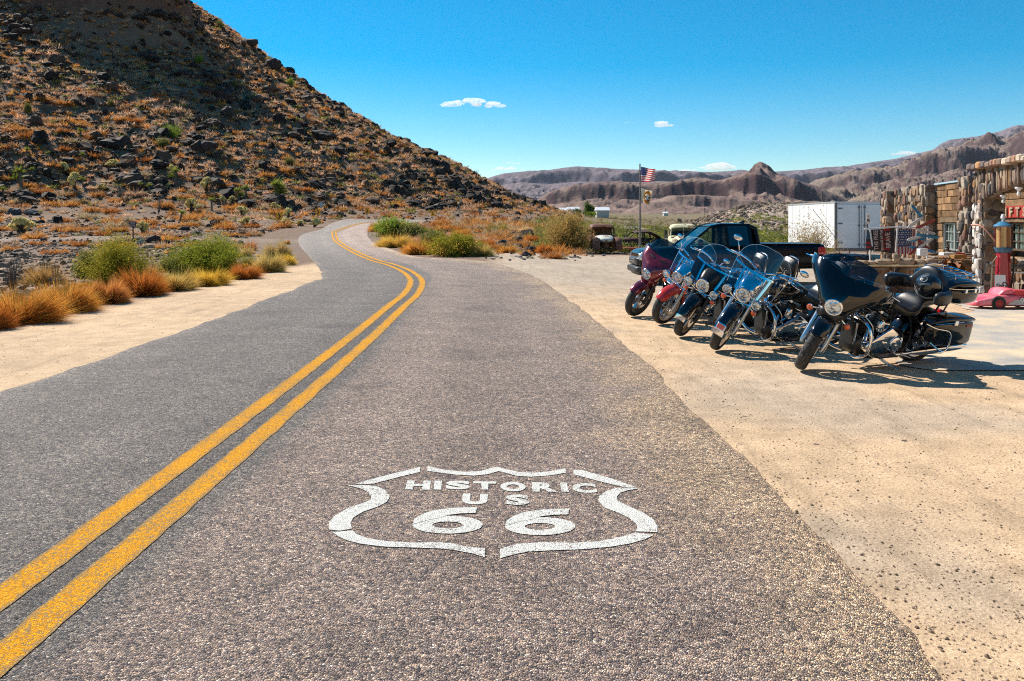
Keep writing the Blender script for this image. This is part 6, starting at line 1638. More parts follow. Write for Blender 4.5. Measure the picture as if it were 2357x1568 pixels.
def pickup():
    x0, y0 = 6.85, 26.75
    root = empty('pickup_truck', (x0, y0, gz(x0, y0)), 'modern black crew cab pickup truck parked behind the row of motorcycles', 'pickup truck', rot=(0, 0, R(181)))
    hw = .98
    mb = MB(); mb.secs([(2.88, 0, .80, .62, .98), (2.80, 0, .90, .52, 1.08), (2.6, 0, .96, .46, 1.13), (2.2, 0, hw, .44, 1.17), (1.5, 0, hw, .44, 1.21), (1.0, 0, hw, .42, 1.23), (.2, 0, hw, .40, 1.23), (-.75, 0, hw, .40, 1.24)], 28, 3, 7); body = mb.build('body', tblack, root, angle=35)
    mb = MB(); mb.secs([(-.80, 0, hw, .48, 1.27), (-1.2, 0, hw, .48, 1.28), (-2.2, 0, hw, .50, 1.28), (-2.85, 0, hw, .52, 1.29), (-2.93, 0, .95, .56, 1.27)], 28, 2, 9); mb.build('cargo_bed', tblack, root)
    mb = MB(); mb.box((-2.85, -.9, 1.285), (-.86, .9, 1.305), bev=.005); mb.build('bed_cover', bblack, root)
    # greenhouse: pillars, roof and panes
    prof = [(1.42, 1.20), (.62, 1.84), (.3, 1.91), (-.2, 1.93), (-.60, 1.90), (-.78, 1.80), (-.86, 1.24)]
    def side(p, y_): t_ = (p[1] - 1.2) / .73; return Vector((p[0], y_ * (.94 - .17 * t_), p[1]))
    mb = MB(); rings = []
    G = [[side(p, u_) + Vector((0, 0, .03 * (1 - u_ * u_))) for u_ in (-1, -.9, -.5, 0, .5, .9, 1)] for p in catmull([(a, b_, 0) for a, b_ in prof[1:6]], 4) for p in [(p.x, p.y)]]
    mb.surf(G, .04, nrm_sign=-1); mb.build('roof', tblack, root)
    for sy in (-1, 1):
        mb = MB(); mb.tube([side((1.42, 1.2), sy), side((.62, 1.84), sy)], .035, 6); mb.tube([side((.62, 1.84), sy), side((.3, 1.91), sy), side((-.6, 1.9), sy), side((-.78, 1.8), sy)], .035, 6)
        mb.tube([side((-.78, 1.82), sy), side((-.86, 1.22), sy)], .06, 6); mb.tube([side((.14, 1.9), sy), side((.10, 1.22), sy)], .045, 6); mb.tube([side((1.42, 1.2), sy), side((-.86, 1.22), sy)], .035, 6)
        mb.tube([side((-.6, 1.88), sy), side((-.64, 1.22), sy)], .07, 6); mb.build('window_pillar', tblack, root)
    def pane(pts, m_, nm): mb = MB(); n_ = (pts[1] - pts[0]).cross(pts[2] - pts[0]).normalized() * .006; mb.loft([pts, [p + n_ for p in pts]]); mb.build(nm, m_, root, smooth=False)
    pane([side((1.40, 1.22), -1), side((.64, 1.83), -1), side((.64, 1.83), 1), side((1.40, 1.22), 1)], autoglass, 'windshield')
    for sy in (-1, 1):
        pane([side((1.34, 1.23), sy), side((.60, 1.81), sy), side((.16, 1.88), sy), side((.12, 1.23), sy)], autoglass, 'side_window')
        pane([side((.08, 1.23), sy), side((.10, 1.88), sy), side((-.58, 1.87), sy), side((-.62, 1.23), sy)], darkglass, 'side_window')
    pane([side((-.80, 1.78), -1), side((-.86, 1.26), -1), side((-.86, 1.26), 1), side((-.80, 1.78), 1)], darkglass, 'rear_window')
    mb = MB()
    for sy in (-.45, .45):
        mb.secs([(.10, sy, .22, 1.0, 1.68), (-.02, sy, .24, .98, 1.74), (-.1, sy, .2, 1.0, 1.7)], 14, 2, 4); mb.secs([(.12, sy, .09, 1.66, 1.84), (.04, sy, .1, 1.64, 1.86)], 10, 1, 3)
    mb.tube([(.95, -.45 + .0, 1.22), (.8, -.45, 1.32)], .02, 6); mb.build('seats', bblack, root)
    mb = MB(); mb.secs([(2.86, 0, .80, .60, .90), (2.93, 0, .76, .62, .86), (2.95, 0, .70, .64, .84)], 20, 1, 6); gr_ = mb.build('grille', bblack, root)
    mb = MB()
    for q in range(7):
        for zz_ in (.70, .78): mb.box((2.95, -.42 + q * .12, zz_), (2.965, -.34 + q * .12, zz_ + .04), bev=.004)
    mb.build('grille_lettering', greyp, gr_)
    mb = MB(); mb.secs([(2.80, 0, .96, .40, .60), (2.93, 0, .92, .38, .60), (3.0, 0, .80, .40, .58)], 22, 2, 5); mb.secs([(2.72, 0, .92, .30, .42), (2.86, 0, .86, .30, .42)], 20, 1, 4); bp_ = mb.build('front_bumper', M('dark grey plastic', (.03, .03, .032), .5, var=.2), root)
    for sy in (-1, 1):
        mb = MB(); mb.lathe([(0, .012), (.04, .01), (.05, 0)], (2.99, sy * .72, .48), (1, 0, 0), 14); mb.build('fog_lamp', lensm, bp_)
        mb = MB(); mb.secs([(2.55, sy * .89, .09, .84, 1.00), (2.75, sy * .86, .10, .78, 1.02), (2.88, sy * .76, .08, .78, 1.00)], 14, 2, 4); mb.build('headlight', lensm, root)
        mb = MB(); mb.secs([(-2.72, sy * .97, .02, .98, 1.20), (-2.9, sy * .95, .05, .95, 1.21), (-2.955, sy * .91, .05, .96, 1.2)], 12, 2, 5); mb.build('tail_light', redlens, root)
        mb = MB(); mb.tube([(1.02, sy * .95, 1.25), (1.02, sy * 1.08, 1.29)], .025, 6); mb.secs([(.98, sy * 1.15, .09, 1.22, 1.45), (1.06, sy * 1.15, .09, 1.22, 1.45)], 14, 1, 4); mb.build('door_mirror', tblack, root)
        mb = MB()
        for x_ in (.92, -.02): mb.box((x_, sy * .985 - .012, 1.02), (x_ - .16, sy * .985 + .012, 1.05), bev=.005)
        mb.build('door_handle', bblack, root)
        mb = MB()
        for x_ in (1.28, .10, -.66): mb.tube([(x_, sy * .985, .52), (x_, sy * .983, 1.2)], .006, 4)
        mb.tube([(-.77, sy * .96, .5), (-.77, sy * .96, 1.27)], .018, 4)
        for xc in (1.92, -1.62): mb.tube([(xc + .50 * math.cos(a), sy * .975, .42 + .50 * math.sin(a)) for a in np.linspace(.0, math.pi, 14)], .03, 6)
        mb.tube([(-.8, sy * .985, 1.05), (-2.7, sy * .985, 1.07)], .006, 4)
        mb.build('panel_gap', bblack, root)
        for xc in (1.92, -1.62):
            mb = MB(); mb.lathe([(0, -.01), (.46, -.01), (.46, .012), (0, .012)], (xc, sy * .978, .44), (0, 1, 0), 24); mb.build('wheel_arch', bblack, root)
            car_wheel(root, xc, sy * .90, .40, .27)
    mb = MB(); mb.secs([(-.45, 0, .02, 1.93, 1.95), (-.62, 0, .035, 1.92, 2.02), (-.66, 0, .02, 1.92, 2.03)], 10, 2, 3); mb.build('roof_antenna', bblack, root)
    mb = MB(); mb.box((-3.02, -.9, .46), (-2.9, .9, .62), bev=.03); mb.build('rear_bumper', alu, root)
pickup()

def rustmat(name, base, rust=(.16, .055, .025), thr=.5, sc_=2.5):
    m_, t, b = nmat(name); tc = node(t, 'ShaderNodeTexCoord'); n1 = node(t, 'ShaderNodeTexNoise', Scale=sc_, Detail=8., Roughness=.68); n2 = node(t, 'ShaderNodeTexNoise', Scale=14., Detail=4.)
    t.links.new(tc.outputs['Object'], n1.inputs['Vector']); t.links.new(tc.outputs['Object'], n2.inputs['Vector'])
    r1 = ramp(t, [(thr - .04, 0), (thr + .04, 1)]); t.links.new(n1.outputs['Fac'], r1.inputs[0]); r2 = ramp(t, [(.3, tuple(v * .6 for v in rust)), (.7, tuple(v * 1.4 for v in rust))]); t.links.new(n2.outputs['Fac'], r2.inputs[0])
    t.links.new(mixc(t, base, r2.outputs[0], r1.outputs[0]), b.inputs['Base Color']); b.inputs['Roughness'].default_value = .7; return m_
cream = rustmat('weathered cream paint', (.62, .58, .36), (.30, .14, .07), .56); rusty = rustmat('brown rust', (.14, .05, .03), (.22, .09, .04), .5); darkred = rustmat('dark red rust', (.085, .018, .014), (.05, .016, .012), .5)
paleh = rustmat('peeling white hood', (.50, .52, .46), (.22, .09, .04), .56, 2.2)
def old_cab(root, body, hoodm, glassed=True, engine_bay=False):
    """front half of a 1940s truck, +X forward"""
    def arch(x_, hw, z0, z1, n=15): return [(x_, hw * math.copysign(abs(math.cos(a)) ** .5, math.cos(a)), z0 + (z1 - z0) * math.sin(a) ** .55) for a in np.linspace(.0, math.pi, n)]
    hw = .80
    # roof, posts and cowl: real openings for the glass
    G = [[Vector(p) for p in arch(x_, hw * f_, 1.52, z_)] for x_, f_, z_ in ((-1.35, .90, 1.56), (-1.33, .94, 1.72), (-1.15, .97, 1.83), (-.8, .98, 1.87), (-.45, .96, 1.85), (-.25, .93, 1.78), (-.16, .9, 1.66))]
    mb = MB(); mb.surf(G, .03, nrm_sign=-1); mb.build('roof', body, root)
    mb = MB()
    for sy in (-1, 1):
        mb.tube([(-.16, sy * .71, 1.56), (.02, sy * .76, 1.14)], .035, 6); mb.tube([(-.72, sy * .77, 1.58), (-.72, sy * .80, 1.14)], .03, 6); mb.tube([(-1.33, sy * .72, 1.56), (-1.36, sy * .78, 1.14)], .06, 6)
    mb.tube([(-.155, 0, 1.66), (.06, 0, 1.16)], .018, 6)
    mb.tube([(-.16, -.72, 1.62), (-.155, 0, 1.68), (-.16, .72, 1.62)], .035, 6)
    mb.build('window_post', body, root)
    mb = MB(); mb.secs([(.16, 0, .70, .5, 1.16), (.02, 0, .80, .42, 1.17), (-.6, 0, .84, .38, 1.17), (-1.30, 0, .84, .38, 1.17), (-1.40, 0, .78, .42, 1.14)], 26, 3, 6); mb.build('cab_body', body, root)
    mb = MB(); mb.box((-1.40, -.7, 1.10), (-1.36, .7, 1.62)); mb.build('cab_rear', body, root)
    if glassed:
        for sy in (-1, 1):
            mb = MB(); p = [Vector((.03, sy * .03, 1.17)), Vector((.01, sy * .73, 1.17)), Vector((-.15, sy * .68, 1.60)), Vector((-.15, sy * .03, 1.64))]; mb.loft([p, [q + Vector((.008, 0, .002)) for q in p]]); mb.build('windshield_pane', autoglass, root, smooth=False)
            mb = MB(); mb.box((-1.28, sy * .775 - .004, 1.17), (-.10, sy * .775 + .004, 1.56)); mb.build('side_window', autoglass, root)
        mb = MB(); mb.lathe([(.15, -.012), (.17, -.012), (.17, .012), (.15, .012)], (-.2, .35, 1.15), (1, 0, .5), 18, closed_prof=True); mb.secs([(-1.2, 0, .68, .9, 1.42), (-1.3, 0, .66, .9, 1.4)], 14, 1, 5); mb.build('seat', bblack, root)
    # hood, grille shell, fenders
    mb = MB(); mb.secs([(.10, 0, .62, .75, 1.17), (.5, 0, .56, .72, 1.15), (.95, 0, .48, .70, 1.08), (1.22, 0, .36, .74, .98), (1.30, 0, .24, .78, .92)], 24, 4, 2.6); mb.build('hood', hoodm, root)
    for sy in (-1, 1):
        G = []
        for a in np.linspace(-.25, math.pi + .15, 20):
            c_ = Vector((.98, 0, .38)); r0 = .47 + .05 * math.sin(a)
            G.append([Vector((c_.x + (r0 + e) * math.cos(a) * 1.08, sy * y_, c_.z + (r0 + e) * math.sin(a))) for y_, e in ((.50, .10), (.62, .13), (.78, .11), (.88, .04), (.91, -.04))])
        mb = MB(); mb.surf(G, .02, nrm_sign=sy); fd = mb.build('front_fender', body, root)
        if glassed:
            mb = MB(); mb.lathe([(.03, -.16), (.09, -.08), (.105, 0), (.10, .012), (.0, .03)], (1.38, sy * .66, .80), (1, 0, 0), 16); mb.build('headlight', lensm, fd)
            mb = MB(); mb.lathe([(0, -.04), (.05, -.02), (.06, 0), (0, .02)], (1.02, sy * .70, 1.04), (1, 0, 0), 12); mb.build('marker_lamp', redlens, fd)
            car_wheel(root, .98, sy * .74, .36, .2, rim=body)
    if not engine_bay:
        mb = MB(); mb.secs([(1.18, 0, .36, .42, .86), (1.30, 0, .30, .44, .84)], 16, 1, 4); 
        for q in range(6): mb.tube([(1.315, -.30, .48 + q * .06), (1.335, 0, .48 + q * .06), (1.315, .30, .48 + q * .06)], .012, 5)
        mb.build('grille', body, root)
        mb = MB(); mb.tube(catmull([(1.35, -.9, .42), (1.48, -.5, .42), (1.50, 0, .42), (1.48, .5, .42), (1.35, .9, .42)], 4), .05, 6); mb.build('bumper', body, root)
    else:
        mb = MB(); mb.tube([(-.2, -.36, .35), (1.35, -.36, .35)], .05, 5); mb.tube([(-.2, .36, .35), (1.35, .36, .35)], .05, 5); mb.tube([(1.2, -.6, .3), (1.2, .6, .3)], .045, 6)
        mb.tube([(1.0, -.35, .36), (.9, -.1, .7), (.9, .25, .72)], .03, 5); mb.box((.3, -.2, .35), (.9, .2, .68), bev=.04); mb.tube([(1.3, -.1, .3), (1.25, -.02, .72)], .04, 5); mb.tube([(.6, .5, .5), (1.2, .42, .55)], .025, 5); mb.build('chassis', rusty, root)
x0, y0 = (1582 - CX) / FPX * 48, 49.0
ot = empty('old_pickup_truck', (x0, y0, gz(x0, y0)), 'vintage cream pickup truck with rust patches and split windshield facing the camera', 'pickup truck', rot=(0, 0, R(-97)))
old_cab(ot, cream, cream)
mb = MB(); mb.box((-3.4, -.95, .80), (-1.5, .95, .92), bev=.02); mb.box((-3.4, -.95, .92), (-3.3, .95, 1.2)); mb.build('flat_bed', M('grey weathered planks', (.28, .22, .16), .9, var=.4), ot)
mb = MB(); mb.tube([(-.1, -.84, 1.3), (-.05, -1.0, 1.34)], .012, 5); mb.box((-.08, -1.12, 1.22), (-.04, -.96, 1.50), bev=.01); mb.build('door_mirror', bblack, ot)
mb = MB(); mb.tube([(-2.6, -.6, .3), (-2.6, .6, .3)], .05, 6); mb.build('rear_axle', bblack, ot)
for sy in (-1, 1): car_wheel(ot, -2.6, sy * .74, .36, .2, rim=bblack)
x1, y1 = (1391 - CX) / FPX * 51, 51.6
wt_ = empty('wrecked_truck', (x1, y1, gz(x1, y1) - .02), 'rusty wrecked truck cab without glass, with a peeling white hood', 'wrecked truck', rot=(0, 0, R(-86)))
old_cab(wt_, rusty, paleh, glassed=False, engine_bay=True)
# coupe shell
x2, y2 = (1470 - CX) / FPX * 56, 56.5
cp = empty('wrecked_car', (x2, y2, gz(x2, y2)), 'dark red rusted shell of an old coupe without doors glass beside the flagpole', 'wrecked car', rot=(0, 0, R(186)))
mb = MB(); mb.secs([(1.55, 0, .30, .25, .82), (1.45, 0, .52, .2, .92), (1.0, 0, .66, .18, .96), (.55, 0, .74, .16, .98), (-.6, 0, .78, .16, .93), (-1.3, 0, .72, .2, .90), (-1.75, 0, .55, .3, .70)], 22, 4, 4); mb.build('body', darkred, cp)
G = [[Vector((x_, hw_ * u_, z_ - .10 * u_ * u_)) for u_ in (-1, -.7, -.3, 0, .3, .7, 1)] for x_, hw_, z_ in ((.35, .60, 1.38), (.15, .64, 1.44), (-.3, .66, 1.47), (-.7, .64, 1.42), (-1.1, .60, 1.28), (-1.45, .55, 1.05), (-1.62, .5, .85))]
mb = MB(); mb.surf(G, .03, nrm_sign=-1); mb.build('roof', darkred, cp)
mb = MB()
for sy in (-1, 1):
    mb.tube([(.35, sy * .60, 1.30), (.72, sy * .70, .95)], .035, 5); mb.tube([(-.18, sy * .65, 1.36), (-.15, sy * .76, .92)], .04, 5); mb.tube([(-.62, sy * .64, 1.33), (-.70, sy * .76, .92)], .06, 5)
    mb.tube([(.35, sy * .61, 1.28), (-.7, sy * .64, 1.34), (-1.3, sy * .58, 1.08), (-1.55, sy * .55, .85)], .035, 5)
mb.build('window_post', darkred, cp)
for x_ in (1.0, -1.05):
    mb = MB(); mb.lathe([(0, 0), (.36, 0), (.36, .02), (0, .02)], (x_, .75, .30), (0, 1, 0), 18); mb.build('wheel_arch', bblack, cp)
p = gp(1463, 588)
mb = MB(); mb.loft([[(-.1, -.08, 0), (.1, -.08, 0), (.1, .08, 0), (-.1, .08, 0)], [(-.38, -.25, .42), (.30, -.25, .42), (.30, .25, .42), (-.38, .25, .42)]]); mb.box((-.75, -.28, .42), (.32, .28, .47)); o = mb.build('feed_hopper', M('faded red paint', (.36, .05, .03), .6, var=.3), smooth=False); o.location = (p[0], 49., gz(p[0], 49.)); tag(o, 'small faded red metal hopper between the flagpole and the wrecked truck', 'hopper')

# ---- trailer
tw_ = empty('cargo_trailer', (16.46, 42.0, gz(17.8, 45)), 'white enclosed cargo trailer with two rear doors beyond the pickup', 'trailer')
zt = 2.60 - tw_.location.z; zb = .55; Wt, Lt = 2.66, 7.2
whitep = M('white trailer skin', (.74, .75, .76), .38, var=.08, vs=1.5); trimm = M('grey trailer trim', (.16, .16, .17), .4, var=.2, metal=.5)
mb = MB(); mb.box((0, .04, zb), (Wt, Lt, zt), bev=.02); mb.build('body', whitep, tw_)
mb = MB(); mb.box((-.02, .0, zt - .03), (Wt + .02, Lt + .02, zt + .05), bev=.01); mb.build('roof_rail', M('pale aluminium rail', (.55, .56, .56), .35, metal=.4), tw_)
mb = MB(); mb.box((-.03, -.02, zb - .1), (.07, .07, zt - .03)); mb.box((Wt - .07, -.02, zb - .1), (Wt + .03, .07, zt - .03)); mb.box((.0, -.02, zb - .14), (Wt, .06, zb)); mb.build('rear_frame', trimm, tw_)
for q, (a, b_) in enumerate(((.09, Wt / 2 - .02), (Wt / 2 + .02, Wt - .09))):
    mb = MB(); mb.box((a, -.015, zb + .03), (b_, .035, zt - .10), bev=.006); dr = mb.build('rear_door', whitep, tw_)
    mb = MB(); xr = b_ - .12 if q == 0 else a + .12
    mb.tube([(xr, -.05, zb + .05), (xr, -.05, zt - .12)], .018, 6)
    for zz_ in (zt - .25, (zt + zb) / 2, zb + .2): mb.box((xr - .05, -.06, zz_ - .04), (xr + .05, -.015, zz_ + .04))
    mb.build('lock_rod', trimm, dr)
    mb = MB(); xh = a + .04 if q == 0 else b_ - .04
    for zz_ in (zt - .3, (zt + zb) / 2 + .1, zb + .3): mb.box((min(xh, xh + (.22 if q == 0 else -.22)), -.03, zz_ - .035), (max(xh, xh + (.22 if q == 0 else -.22)), -.014, zz_ + .035))
    mb.build('hinge', trimm, dr)
mb = MB()
for y_ in (1.2, 2.4, 3.8, 5.2, 6.4): mb.box((-.004, y_, zb + .02), (.002, y_ + .02, zt - .05))
mb.build('side_seam', M('pale seam', (.42, .44, .48), .5), tw_)
mb = MB(); mb.box((.02, -.005, zt - .09), (.12, .02, zt - .05)); mb.build('clearance_lamp', redlens, tw_)
for y_ in (2.9, 3.8): car_wheel(tw_, .16, y_, .34, .2)
mb = MB(); mb.tube([(1.3, Lt, zb), (1.3, Lt + 1.2, zb - .05)], .05, 6); mb.build('tow_bar', trimm, tw_)
mb = MB(); a = W3(1937, 498 - 4, 41.5); mb.tube([W3(1872, 484, 43.), W3(1918, 540, 40.), W3(1928, 562, 38.)], .012, 4); o = mb.build('dark_strand', bblack); tag(o, 'thin dark cable running diagonally in front of the white trailer side', 'strand')  # thin dark diagonal tube before the trailer's side
# sparse shrub before the trailer
p = (W3(1868, 560, 37).x, 37.0, gz(13.5, 37)); s_ = 37 / FPX
root = empty('creosote_tree', p, 'tall sparse golden-brown creosote standing before the white trailer side', 'shrub')
B = stems(30, 90 * s_, 105 * s_, 77, w=.014, col=(.22, .15, .08), lo=.85, spread=.65, twigs=6); np_mesh('branches', B[0], B[1], bark, B[2], parent=root)
r = np.random.RandomState(5); A = leafcloud(6000, 92 * s_, 112 * s_, 78, size=.05, c0=(.30, .20, .06), c1=(.55, .40, .15), nst=26)
np_mesh('foliage', A[0], A[1], foliage, A[2], parent=root)

# ---- flags
fpx = 1473; Zf = 45.; fz = gz(W3(fpx, 0, Zf).x, Zf); ft = W3(fpx, 377, Zf)
mb = MB(); mb.cur = (1, 1, 1); mb.tube([(0, 0, -.1), (0, 0, 1.6), (0, 0, 1.62), (0, 0, ft.z - fz)], [.07, .06, .05, .035], 8); mb.tube([(0.07, 0, .6), (.06, 0, ft.z - fz - .1)], .006, 4); mb.box((-.05, -.05, 1.5), (.05, .05, 1.66))
o = mb.build('flagpole', M('worn grey pole', (.22, .18, .15), .7, var=.5, vs=3.)); o.location = (ft.x, Zf, fz); tag(o, 'tall weathered wooden flagpole carrying two flags', 'flagpole')
def flag_grid(p00, p10, p01, p11, amp, nu=40, nv=26, sag=0., ph=0., rot=False):
    G = []
    for i_ in range(nv + 1):
        v_ = i_ / nv; row = []
        for j_ in range(nu + 1):
            u_ = j_ / nu; P_ = (p00 * (1 - u_) + p10 * u_) * (1 - v_) + (p01 * (1 - u_) + p11 * u_) * v_
            P_ = P_ + Vector((.02 * math.sin(9 * u_ + 3 * v_), amp * u_ ** .6 * math.sin(8.5 * u_ + 2.2 * v_ + ph), -sag * u_ * u_ + .35 * amp * u_ * math.sin(7 * u_ + ph)))
            row.append(P_)
        G.append(row)
    return G
clothw = M('white cloth', (.72, .70, .66), .8, var=.1); clothr = M('red cloth', (.55, .03, .035), .8, var=.1); clothb = M('blue cloth', (.035, .05, .19), .8, var=.1)
def through(m_, f_=.5):
    t = m_.node_tree; b = t.nodes['Principled BSDF']; out = [q for q in t.nodes if q.type == 'OUTPUT_MATERIAL'][0]
    tr = node(t, 'ShaderNodeBsdfTranslucent'); mx = node(t, 'ShaderNodeMixShader'); mx.inputs[0].default_value = f_
    t.links.new(b.inputs['Base Color'].links[0].from_socket, tr.inputs['Color']); t.links.new(b.outputs[0], mx.inputs[1]); t.links.new(tr.outputs[0], mx.inputs[2]); t.links.new(mx.outputs[0], out.inputs[0])
for m_ in (clothw, clothr, clothb): through(m_, .55)
CREAM = M('cream cloth', (.70, .62, .45), .8, var=.1); through(CREAM, .5)
def us_flag(name, G, label, mats3=None, vertical=False, loc=None, faded=False, group=None, cat='flag'):
    nv, nu = len(G) - 1, len(G[0]) - 1; vs = [p for row in G for p in row]; fs = []; mi = []
    for i_ in range(nv):
        for j_ in range(nu):
            fs.append((i_ * (nu + 1) + j_, i_ * (nu + 1) + j_ + 1, (i_ + 1) * (nu + 1) + j_ + 1, (i_ + 1) * (nu + 1) + j_)); st = i_ * 13 // nv
            mi.append(2 if (j_ < nu * .4 and st < 7) else (1 if st % 2 == 0 else 0))
    mb = MB(); mb.add(vs, fs); mb.m = mi; b0 = len(mb.f)
    for r_ in range(9):
        for c_ in range(6 - r_ % 2):
            fi, fj = (r_ + 1) / 10 * nv * 7 / 13, (c_ + .5 + .5 * (r_ % 2)) / 6 * nu * .4
            P_ = G[int(fi)][int(fj)]; ex = (G[int(fi)][int(fj) + 1] - P_).normalized(); ey = (G[int(fi) + 1][int(fj)] - P_).normalized(); n_ = ex.cross(ey).normalized(); L_ = (G[0][1] - G[0][0]).length * nu * .4 / 6 * .32
            for sg in (-1, 1):
                c0 = P_ + n_ * .006 * sg; mb.mi = 0
                pts = [c0 + (ex * math.cos(a) + ey * math.sin(a)) * L_ * (1 if q % 2 == 0 else .42) for q, a in enumerate(np.linspace(0, 2 * math.pi, 10, endpoint=False))]
                mb.add([c0] + pts, [(0, 1 + q, 1 + (q + 1) % 10) for q in range(10)])
    o = mb.build(name, mats3 or [clothw, clothr, clothb]); tag(o, label, cat, group); return o
a = W3(1475, 384, Zf); b_ = W3(1507, 391, Zf); c_ = W3(1475, 420, Zf); d_ = W3(1506, 417, Zf)
us_flag('national_flag', flag_grid(a, b_ + Vector((0, -.25, 0)), c_, d_ + Vector((0, -.25, 0)), .10, ph=.6), 'stars and stripes flag waving at the top of the flagpole')
a = W3(1475.5, 433, Zf); b_ = W3(1498, 441, Zf); c_ = W3(1476, 461, Zf); d_ = W3(1494, 476, Zf)
G = flag_grid(a, b_ + Vector((0, -.3, 0)), c_, d_ + Vector((0, -.3, 0)), .09, 30, 26, ph=2.)
mb = MB(); mb.add([p for r_ in G for p in r_], [(i_ * 31 + j_, i_ * 31 + j_ + 1, (i_ + 1) * 31 + j_ + 1, (i_ + 1) * 31 + j_) for i_ in range(26) for j_ in range(30)])
fl = mb.build('emblem_flag', M('cream cloth', (.66, .58, .42), .8, var=.1)); tag(fl, 'cream flag with an orange, black and white emblem below the stars and stripes', 'flag')
def onflag(G, u_, v_, off): 
    nv, nu = len(G) - 1, len(G[0]) - 1; fi, fj = min(v_ * nv, nv - 1e-3), min(u_ * nu, nu - 1e-3); i_, j_ = int(fi), int(fj); a, b_ = fi - i_, fj - j_
    P_ = (G[i_][j_] * (1 - b_) + G[i_][j_ + 1] * b_) * (1 - a) + (G[i_ + 1][j_] * (1 - b_) + G[i_ + 1][j_ + 1] * b_) * a
    n_ = (G[i_][j_ + 1] - G[i_][j_]).cross(G[i_ + 1][j_] - G[i_][j_]).normalized(); return P_ + n_ * off
orange = M('orange print', (.80, .34, .03), .8, var=.1); through(orange, .5); blackp = M('black print', (.02, .02, .03), .8, var=.1); whitec = M('white print', (.75, .74, .72), .8, var=.05)
def strokes(G, L, m_, w_, parent, nm, off=.008):
    for sg in (1, -1):
        mb = MB()
        for pts in L:
            pts = catmull([(a, b_, 0) for a, b_ in pts], 5)
            for q in range(len(pts) - 1):
                a, b_ = pts[q], pts[q + 1]; d_ = (b_ - a); n_ = Vector((-d_.y, d_.x, 0)).normalized() * w_
                cl_ = lambda v_: min(max(v_, 0.01), .99)
                mb.add([onflag(G, cl_(P_.x), cl_(P_.y), off * sg) for P_ in (a - n_, a + n_, b_ + n_, b_ - n_)], [(0, 1, 2, 3)], flat=True)
        mb.build(nm, m_, parent, smooth=False)
circ = [(.62 + .27 * math.cos(a), .52 + .33 * math.sin(a)) for a in np.linspace(0, 6.28, 14)]
strokes(G, [circ, [(.45, .2), (.7, .12), (.92, .3)], [(.3, .85), (.6, .93), (.85, .82)]], orange, .06, fl, 'emblem_ring')
strokes(G, [[(.4, .45), (.55, .5), (.5, .62)], [(.7, .55), (.85, .52)], [(.55, .7), (.8, .72)]], blackp, .05, fl, 'emblem_dark', .010)
strokes(G, [[(.6, .35), (.62, .55), (.58, .7)], [(.45, .55), (.75, .62)], [(.7, .35), (.8, .45)]], whitec, .035, fl, 'emblem_light', .012)

# ---- road signs
signy = M('sign yellow', (.98, .38, .006), .5, var=.05); galv = M('galvanised post', (.30, .30, .30), .5, metal=.5, var=.2); signb = M('sign black', (.015, .015, .015), .6, var=.05)
def chevron(px, py, w_, h_, base_py, Z, label, yaw=0.):
    Z = gp(px, base_py)[1]; c_ = W3(px, py, Z); s_ = Z / FPX; gzz = gz(c_.x, Z)
    root = empty('chevron_sign', (c_.x, Z, gzz), label, 'road sign', 'chevron signs along the outside of the bend', rot=(0, 0, yaw))
    zc = c_.z - gzz; W_, H_ = w_ * s_ * .58, h_ * s_ * .58
    mb = MB(); mb.tube([(0, .03, -.2), (0, .03, zc + H_)], .035, 6); mb.build('post', galv, root)
    mb = MB(); mb.box((-W_, -.012, zc - H_), (W_, .012, zc + H_), bev=.004); pl = mb.build('sign_plate', signy, root)
    mb = MB(); P_ = [(-.55, .72), (-.1, .72), (.55, 0), (-.1, -.72), (-.55, -.72), (.05, 0)]
    mb.add([(x_ * W_, -.017, zc + z_ * H_) for x_, z_ in P_], [(0, 1, 2, 5), (5, 2, 3, 4)], flat=True); mb.build('arrow', signb, pl, smooth=False)
chevron(643, 498, 12, 16, 516, 76, 'black-on-yellow chevron sign leftmost of the bend, behind a brown bush')
chevron(732, 488.5, 9.5, 13, 505, 92, 'chevron sign beside the back of a grey diamond sign')
chevron(845, 485.5, 8.5, 12, 503, 112, 'chevron sign at the top of the bend against dark rocks')
chevron(996, 491.5, 7.5, 11, 510, 124, 'farthest chevron sign, right of the bend above the scrub')
Zw_ = gp(739, 507)[1]; c_ = W3(739, 471, Zw_); gzz = gz(c_.x, Zw_)
root = empty('warning_sign', (c_.x, Zw_, gzz), 'grey back of a diamond-shaped road sign above a chevron sign', 'road sign')
mb = MB(); mb.tube([(0, .05, -.2), (0, .05, c_.z - gzz)], .04, 6); mb.build('post', galv, root)
mb = MB(); mb.box((-.30, -.01, -.30), (.30, .01, .30), Matrix.Translation((0, 0, c_.z - gzz)) @ Matrix.Rotation(R(45), 4, 'Y'), bev=.004); mb.build('sign_plate', M('bare aluminium sheet', (.42, .42, .42), .5, metal=.3, var=.1), root)
p = gp(306, 562); s_ = p[1] / FPX
root = empty('trail_sign', p, 'dark red MESA TRAIL sign on a thin post on the stony flat', 'sign')
mr = M('dark maroon sign paint', (.09, .018, .02), .6, var=.2); mb = MB(); mb.tube([(0, .03, -.2), (0, .03, 52 * s_)], .045, 6); mb.build('post', mr, root)
for k_, (tx, zc) in enumerate((('MESA', 48.5), ('TRAIL', 42.5))):
    mb = MB(); mb.box((-8 * s_, -.02, (zc - 2.8) * s_), (8 * s_, .02, (zc + 2.8) * s_), bev=.005); pl = mb.build('sign_board', mr, root)
    mb = MB(); add_text(mb, tx, 5.2 * s_, (0, -.028, zc * s_), (1, 0, 0), (0, 0, 1), sx=.92, bold=.01); mb.build('lettering', clothw, pl, smooth=False)
